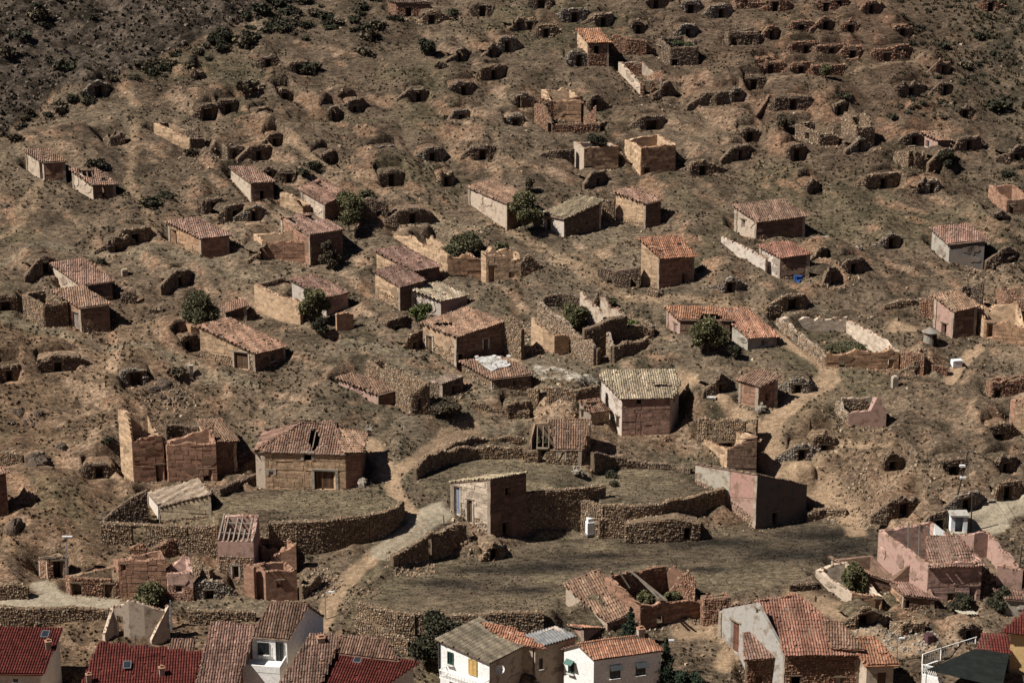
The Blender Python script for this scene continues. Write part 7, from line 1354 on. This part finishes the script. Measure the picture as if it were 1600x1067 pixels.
# scattered scrub bushes: a few shapes copied over the slope
protos = []
def samp0(A, p): return bool(A[min(np.searchsorted(YS, p[1]), ny - 1), min(np.searchsorted(XS, p[0]), nx - 1)])
def scrub(i):
    root = thing('scrub_bush', 'low dark scrub bush on the rocky hillside', 'bush', (0, 0, 0), 'scrub bushes scattered over the hillside'); mb = MB()
    pal = DARK if i < 4 else BROWN
    for k in range(5): a = RNG.uniform(0, 6.28); leaves(mb, [math.cos(a) * .5, math.sin(a) * .45, .3 + .2 * RNG.random()], 50, .2, pal, (.5, .5, .38))
    mb.build('foliage', 'leaf', root); mb = MB()
    for k in range(5): a = k * 1.3; mb.beam([0, 0, -.2], [math.cos(a) * .5, math.sin(a) * .5, .5], .06, (.08, .06, .045))
    mb.build('stem', 'bark', root); return root
protos = [scrub(i) for i in range(6)]; sp = []
def add_scrub(px, py, s):
    p = hit(px, py) if False else None
r5 = np.random.default_rng(9)
for i in range(70): t = r5.random(); x = 20 + t * 420; y = 195 - t * 165 + r5.normal(0, 9); sp.append((x, y, r5.uniform(.6, 1.3)))
for i in range(25): sp.append((r5.uniform(0, 480), r5.uniform(0, 120), r5.uniform(.4, .9)))
for i in range(40): sp.append((r5.uniform(400, 620), r5.uniform(0, 50), r5.uniform(.7, 1.6)))
for i in range(85): sp.append((r5.uniform(1400, 1600), r5.uniform(0, 190), r5.uniform(.4, .85)))
for x, y, s in ((380, 70, 2.0), (385, 140, 2.2), (485, 112, 2.0), (150, 262, 1.6), (235, 322, 1.8), (262, 308, 1.2), (575, 60, 1.8), (565, 85, 1.6), (580, 45, 1.8), (475, 272, 1.3), (492, 262, 1.2), (708, 25, 1.3), (300, 240, 1.2), (690, 108, 1.2), (1315, 152, 1.6), (1395, 185, 1.0), (1575, 275, 1.3), (1470, 75, 1.4), (1510, 105, 1.2), (280, 585, 1.6), (160, 410, .9), (955, 745, 1.0), (960, 758, .8), (30, 60, 2.2), (60, 30, 2.2), (15, 90, 2.0), (100, 110, 2.0), (1560, 170, 2.0), (1535, 60, 1.6), (550, 170, .8), (660, 560, .5), (715, 410, .8), (410, 20, 2), (440, 40, 1.8), (170, 690, 1.2), (290, 430, 1.0)): sp.append((x, y, s))
def hit2(px, py):
    return hit(px, py)
for i, (x, y, s) in enumerate(sp):
    p = hit(x, y); o = protos[i % 6]
    if i >= 6:
        n = o.copy(); COL.objects.link(n)
        for ch in o.children: c = ch.copy(); COL.objects.link(c); c.parent = n
        o = n
    if samp0(ROCKM, p): o['label'], o['group'] = 'low dark scrub bush on the grey rocky outcrop', 'scrub bushes on the rocky outcrop'
    elif x > 1300: o['label'], o['group'] = 'small dark scrub bush on the bare right hand slope', 'scrub bushes on the bare right slope'
    elif y < 70: o['label'], o['group'] = 'dark scrub bush near the top of the hillside', 'scrub bushes near the top'
    else: o['label'], o['group'] = 'lone dark scrub bush between the cellars and ruins', 'scrub bushes between the ruins'
    o.location = (p[0], p[1], float(zsample(p[0], p[1])) - .05); o.scale = (s * r5.uniform(.8, 1.3), s, s * r5.uniform(.7, 1.1)); o.rotation_euler = (0, 0, r5.uniform(0, 6.28))
# ---- loose stones and dry tufts: nobody could count them
blocked = []
def free(x, y):
    m = np.ones(len(x), bool)
    for (P, zbs, rl) in PADS:
        if rl: continue
        c = np.mean(P, 0); nr = np.hypot(x - c[0], y - c[1]) < 14
        if nr.any(): m[nr] &= ~inpoly(x[nr], y[nr], P)
    return m
def samp(A, x, y):
    i = np.clip(np.searchsorted(XS, x), 0, nx - 1); j = np.clip(np.searchsorted(YS, y), 0, ny - 1); return A[j, i]
n = 60000; t = RNG.random(n); y = 222 + 172 * t; x = RNG.uniform(-1, 1, n) * (y * .245 + 10); rock_ = samp(ROCKM.astype(float), x, y); sl = samp(soil, x, y); fl = samp(flat, x, y)
dense = sstep(.0, .5, fbm(x, y, 9, 3, 4)) ; keep_ = (RNG.random(n) < (.05 + .32 * dense * (1 - fl) + .5 * rock_ - .05 * fl)) & free(x, y) & (samp(PD['conc'], x, y) > 1.1); x, y, rock_ = x[keep_], y[keep_], rock_[keep_]
mb = MB(); R = RNG.uniform(.05, .15, len(x)) + (RNG.random(len(x)) < .09) * RNG.uniform(.05, .25, len(x)); gm = rock_ > .5; R = R + gm * RNG.uniform(0, .45, len(x)) ** 2 * 1.5; z = zsample(x, y)
rocks(mb, np.c_[x, y, z + R * .1][gm], R[gm], 'rock', .6); rocks(mb, np.c_[x, y, z + R * .1][~gm], R[~gm], 'ochre', .6)
for (cx_, cy_, n_, r_, pal) in ((830, 535, 260, 3.5, 'ochre'), (868, 545, 260, 3.5, 'ochre'), (1410, 575, 200, 3, 'red'), (560, 935, 80, 2, 'ochre'), (640, 885, 160, 2.5, 'ochre'), (1070, 395, 0, 1, 'ochre'), (1300, 440, 160, 3, 'ochre'), (1425, 995, 200, 2.5, 'grey'), (1545, 425, 160, 3, 'ochre'), (1345, 665, 60, 4, 'ochre'), (1330, 715, 60, 3, 'ochre'), (1360, 990, 90, 2, 'grey'), (760, 850, 160, 2.5, 'ochre'), (495, 905, 160, 2.5, 'ochre'), (320, 240, 120, 3, 'ochre'), (1440, 780, 200, 4, 'ochre'), (1340, 800, 200, 3, 'ochre'), (270, 620, 140, 3, 'ochre'), (905, 615, 120, 3, 'ochre'), (1395, 915, 60, 2, 'red'), (880, 640, 150, 3, 'ochre')):
    if not n_: continue
    p = hit(cx_, cy_); a = RNG.uniform(0, 6.28, n_); r = r_ * np.sqrt(RNG.random(n_)); xx, yy = p[0] + np.cos(a) * r * 1.3, p[1] + np.sin(a) * r; R = RNG.uniform(.07, .24, n_); rocks(mb, np.c_[xx, yy, zsample(xx, yy) + R * .2], R, pal)

for (P, zbs, rl) in PADS:
    for i in range(len(P)):
        a, b = np.array(P[i], float), np.array(P[(i + 1) % len(P)], float); L = np.linalg.norm(b - a); n_ = perp((b - a) / L); kk = int(L * (7 if rl else 4)); t = RNG.random(kk)[:, None]; o_ = np.abs(RNG.normal(0, .45, (kk, 1))) + .05; q = a + (b - a) * t + n_ * o_; R = RNG.uniform(.05, .17, kk); rocks(mb, np.c_[q, zsample(q[:, 0], q[:, 1]) + R * .2], R, 'ochre')
mb.build('loose_stones', 'stone', None, stuff=True)
n = 62000; t = RNG.random(n); y = 222 + 172 * t; x = RNG.uniform(-1, 1, n) * (y * .245 + 10); den = .25 + .75 * sstep(-.2, .3, fbm(x, y, 6, 3, 8)); keep_ = (RNG.random(n) < den * (1 - .75 * samp(soil, x, y)) + .2 * samp(SCRUB, x, y)) & free(x, y) & (samp(PD['conc'], x, y) > 1.2) & (samp(PD['dirt'], x, y) > .9); x, y = x[keep_], y[keep_]; n = len(x)
z = zsample(x, y); s = RNG.uniform(.08, .24, n) * (1 + .8 * samp(SCRUB, x, y) + .7 * samp(ROCKM.astype(float), x, y)) * (1 - .45 * samp(flat, x, y)); a0 = RNG.uniform(0, 3.14, n); V = []
for k in range(3):
    a = a0 + k * 1.05; V.append(np.stack([np.c_[x - np.cos(a) * s, y - np.sin(a) * s, z - .03], np.c_[x + np.cos(a) * s, y + np.sin(a) * s, z - .03], np.c_[x + np.cos(a) * s * .5, y + np.sin(a) * s * .7, z + s * 1.1], np.c_[x - np.cos(a) * s * .7, y - np.sin(a) * s * .4, z + s * .9]], 1))
V = np.stack(V, 1); TC = samp(C_, x, y) * np.array([.72, .85, 1.0, 1.2, .6])[RNG.integers(0, 5, n)][:, None] * RNG.uniform(.8, 1.2, (n, 1)) * np.array([1.0, 1.02, .92])
mb = MB(); mb.add(V.reshape(-1, 3), np.arange(12 * n).reshape(-1, 4), np.repeat(TC, 3, 0)); mb.build('dry_grass', 'leaf', None, stuff=True)
for o in bpy.data.objects:
    if '_o' in o: del o['_o']
L_ = [o['label'] for o in THINGS]; dup = {l for l in L_ if L_.count(l) > 1 and 'scrub' not in l}
print('things', len(THINGS), 'duplicate labels', dup); print('long', [l for l in L_ if not 4 <= len(l.split()) <= 16])
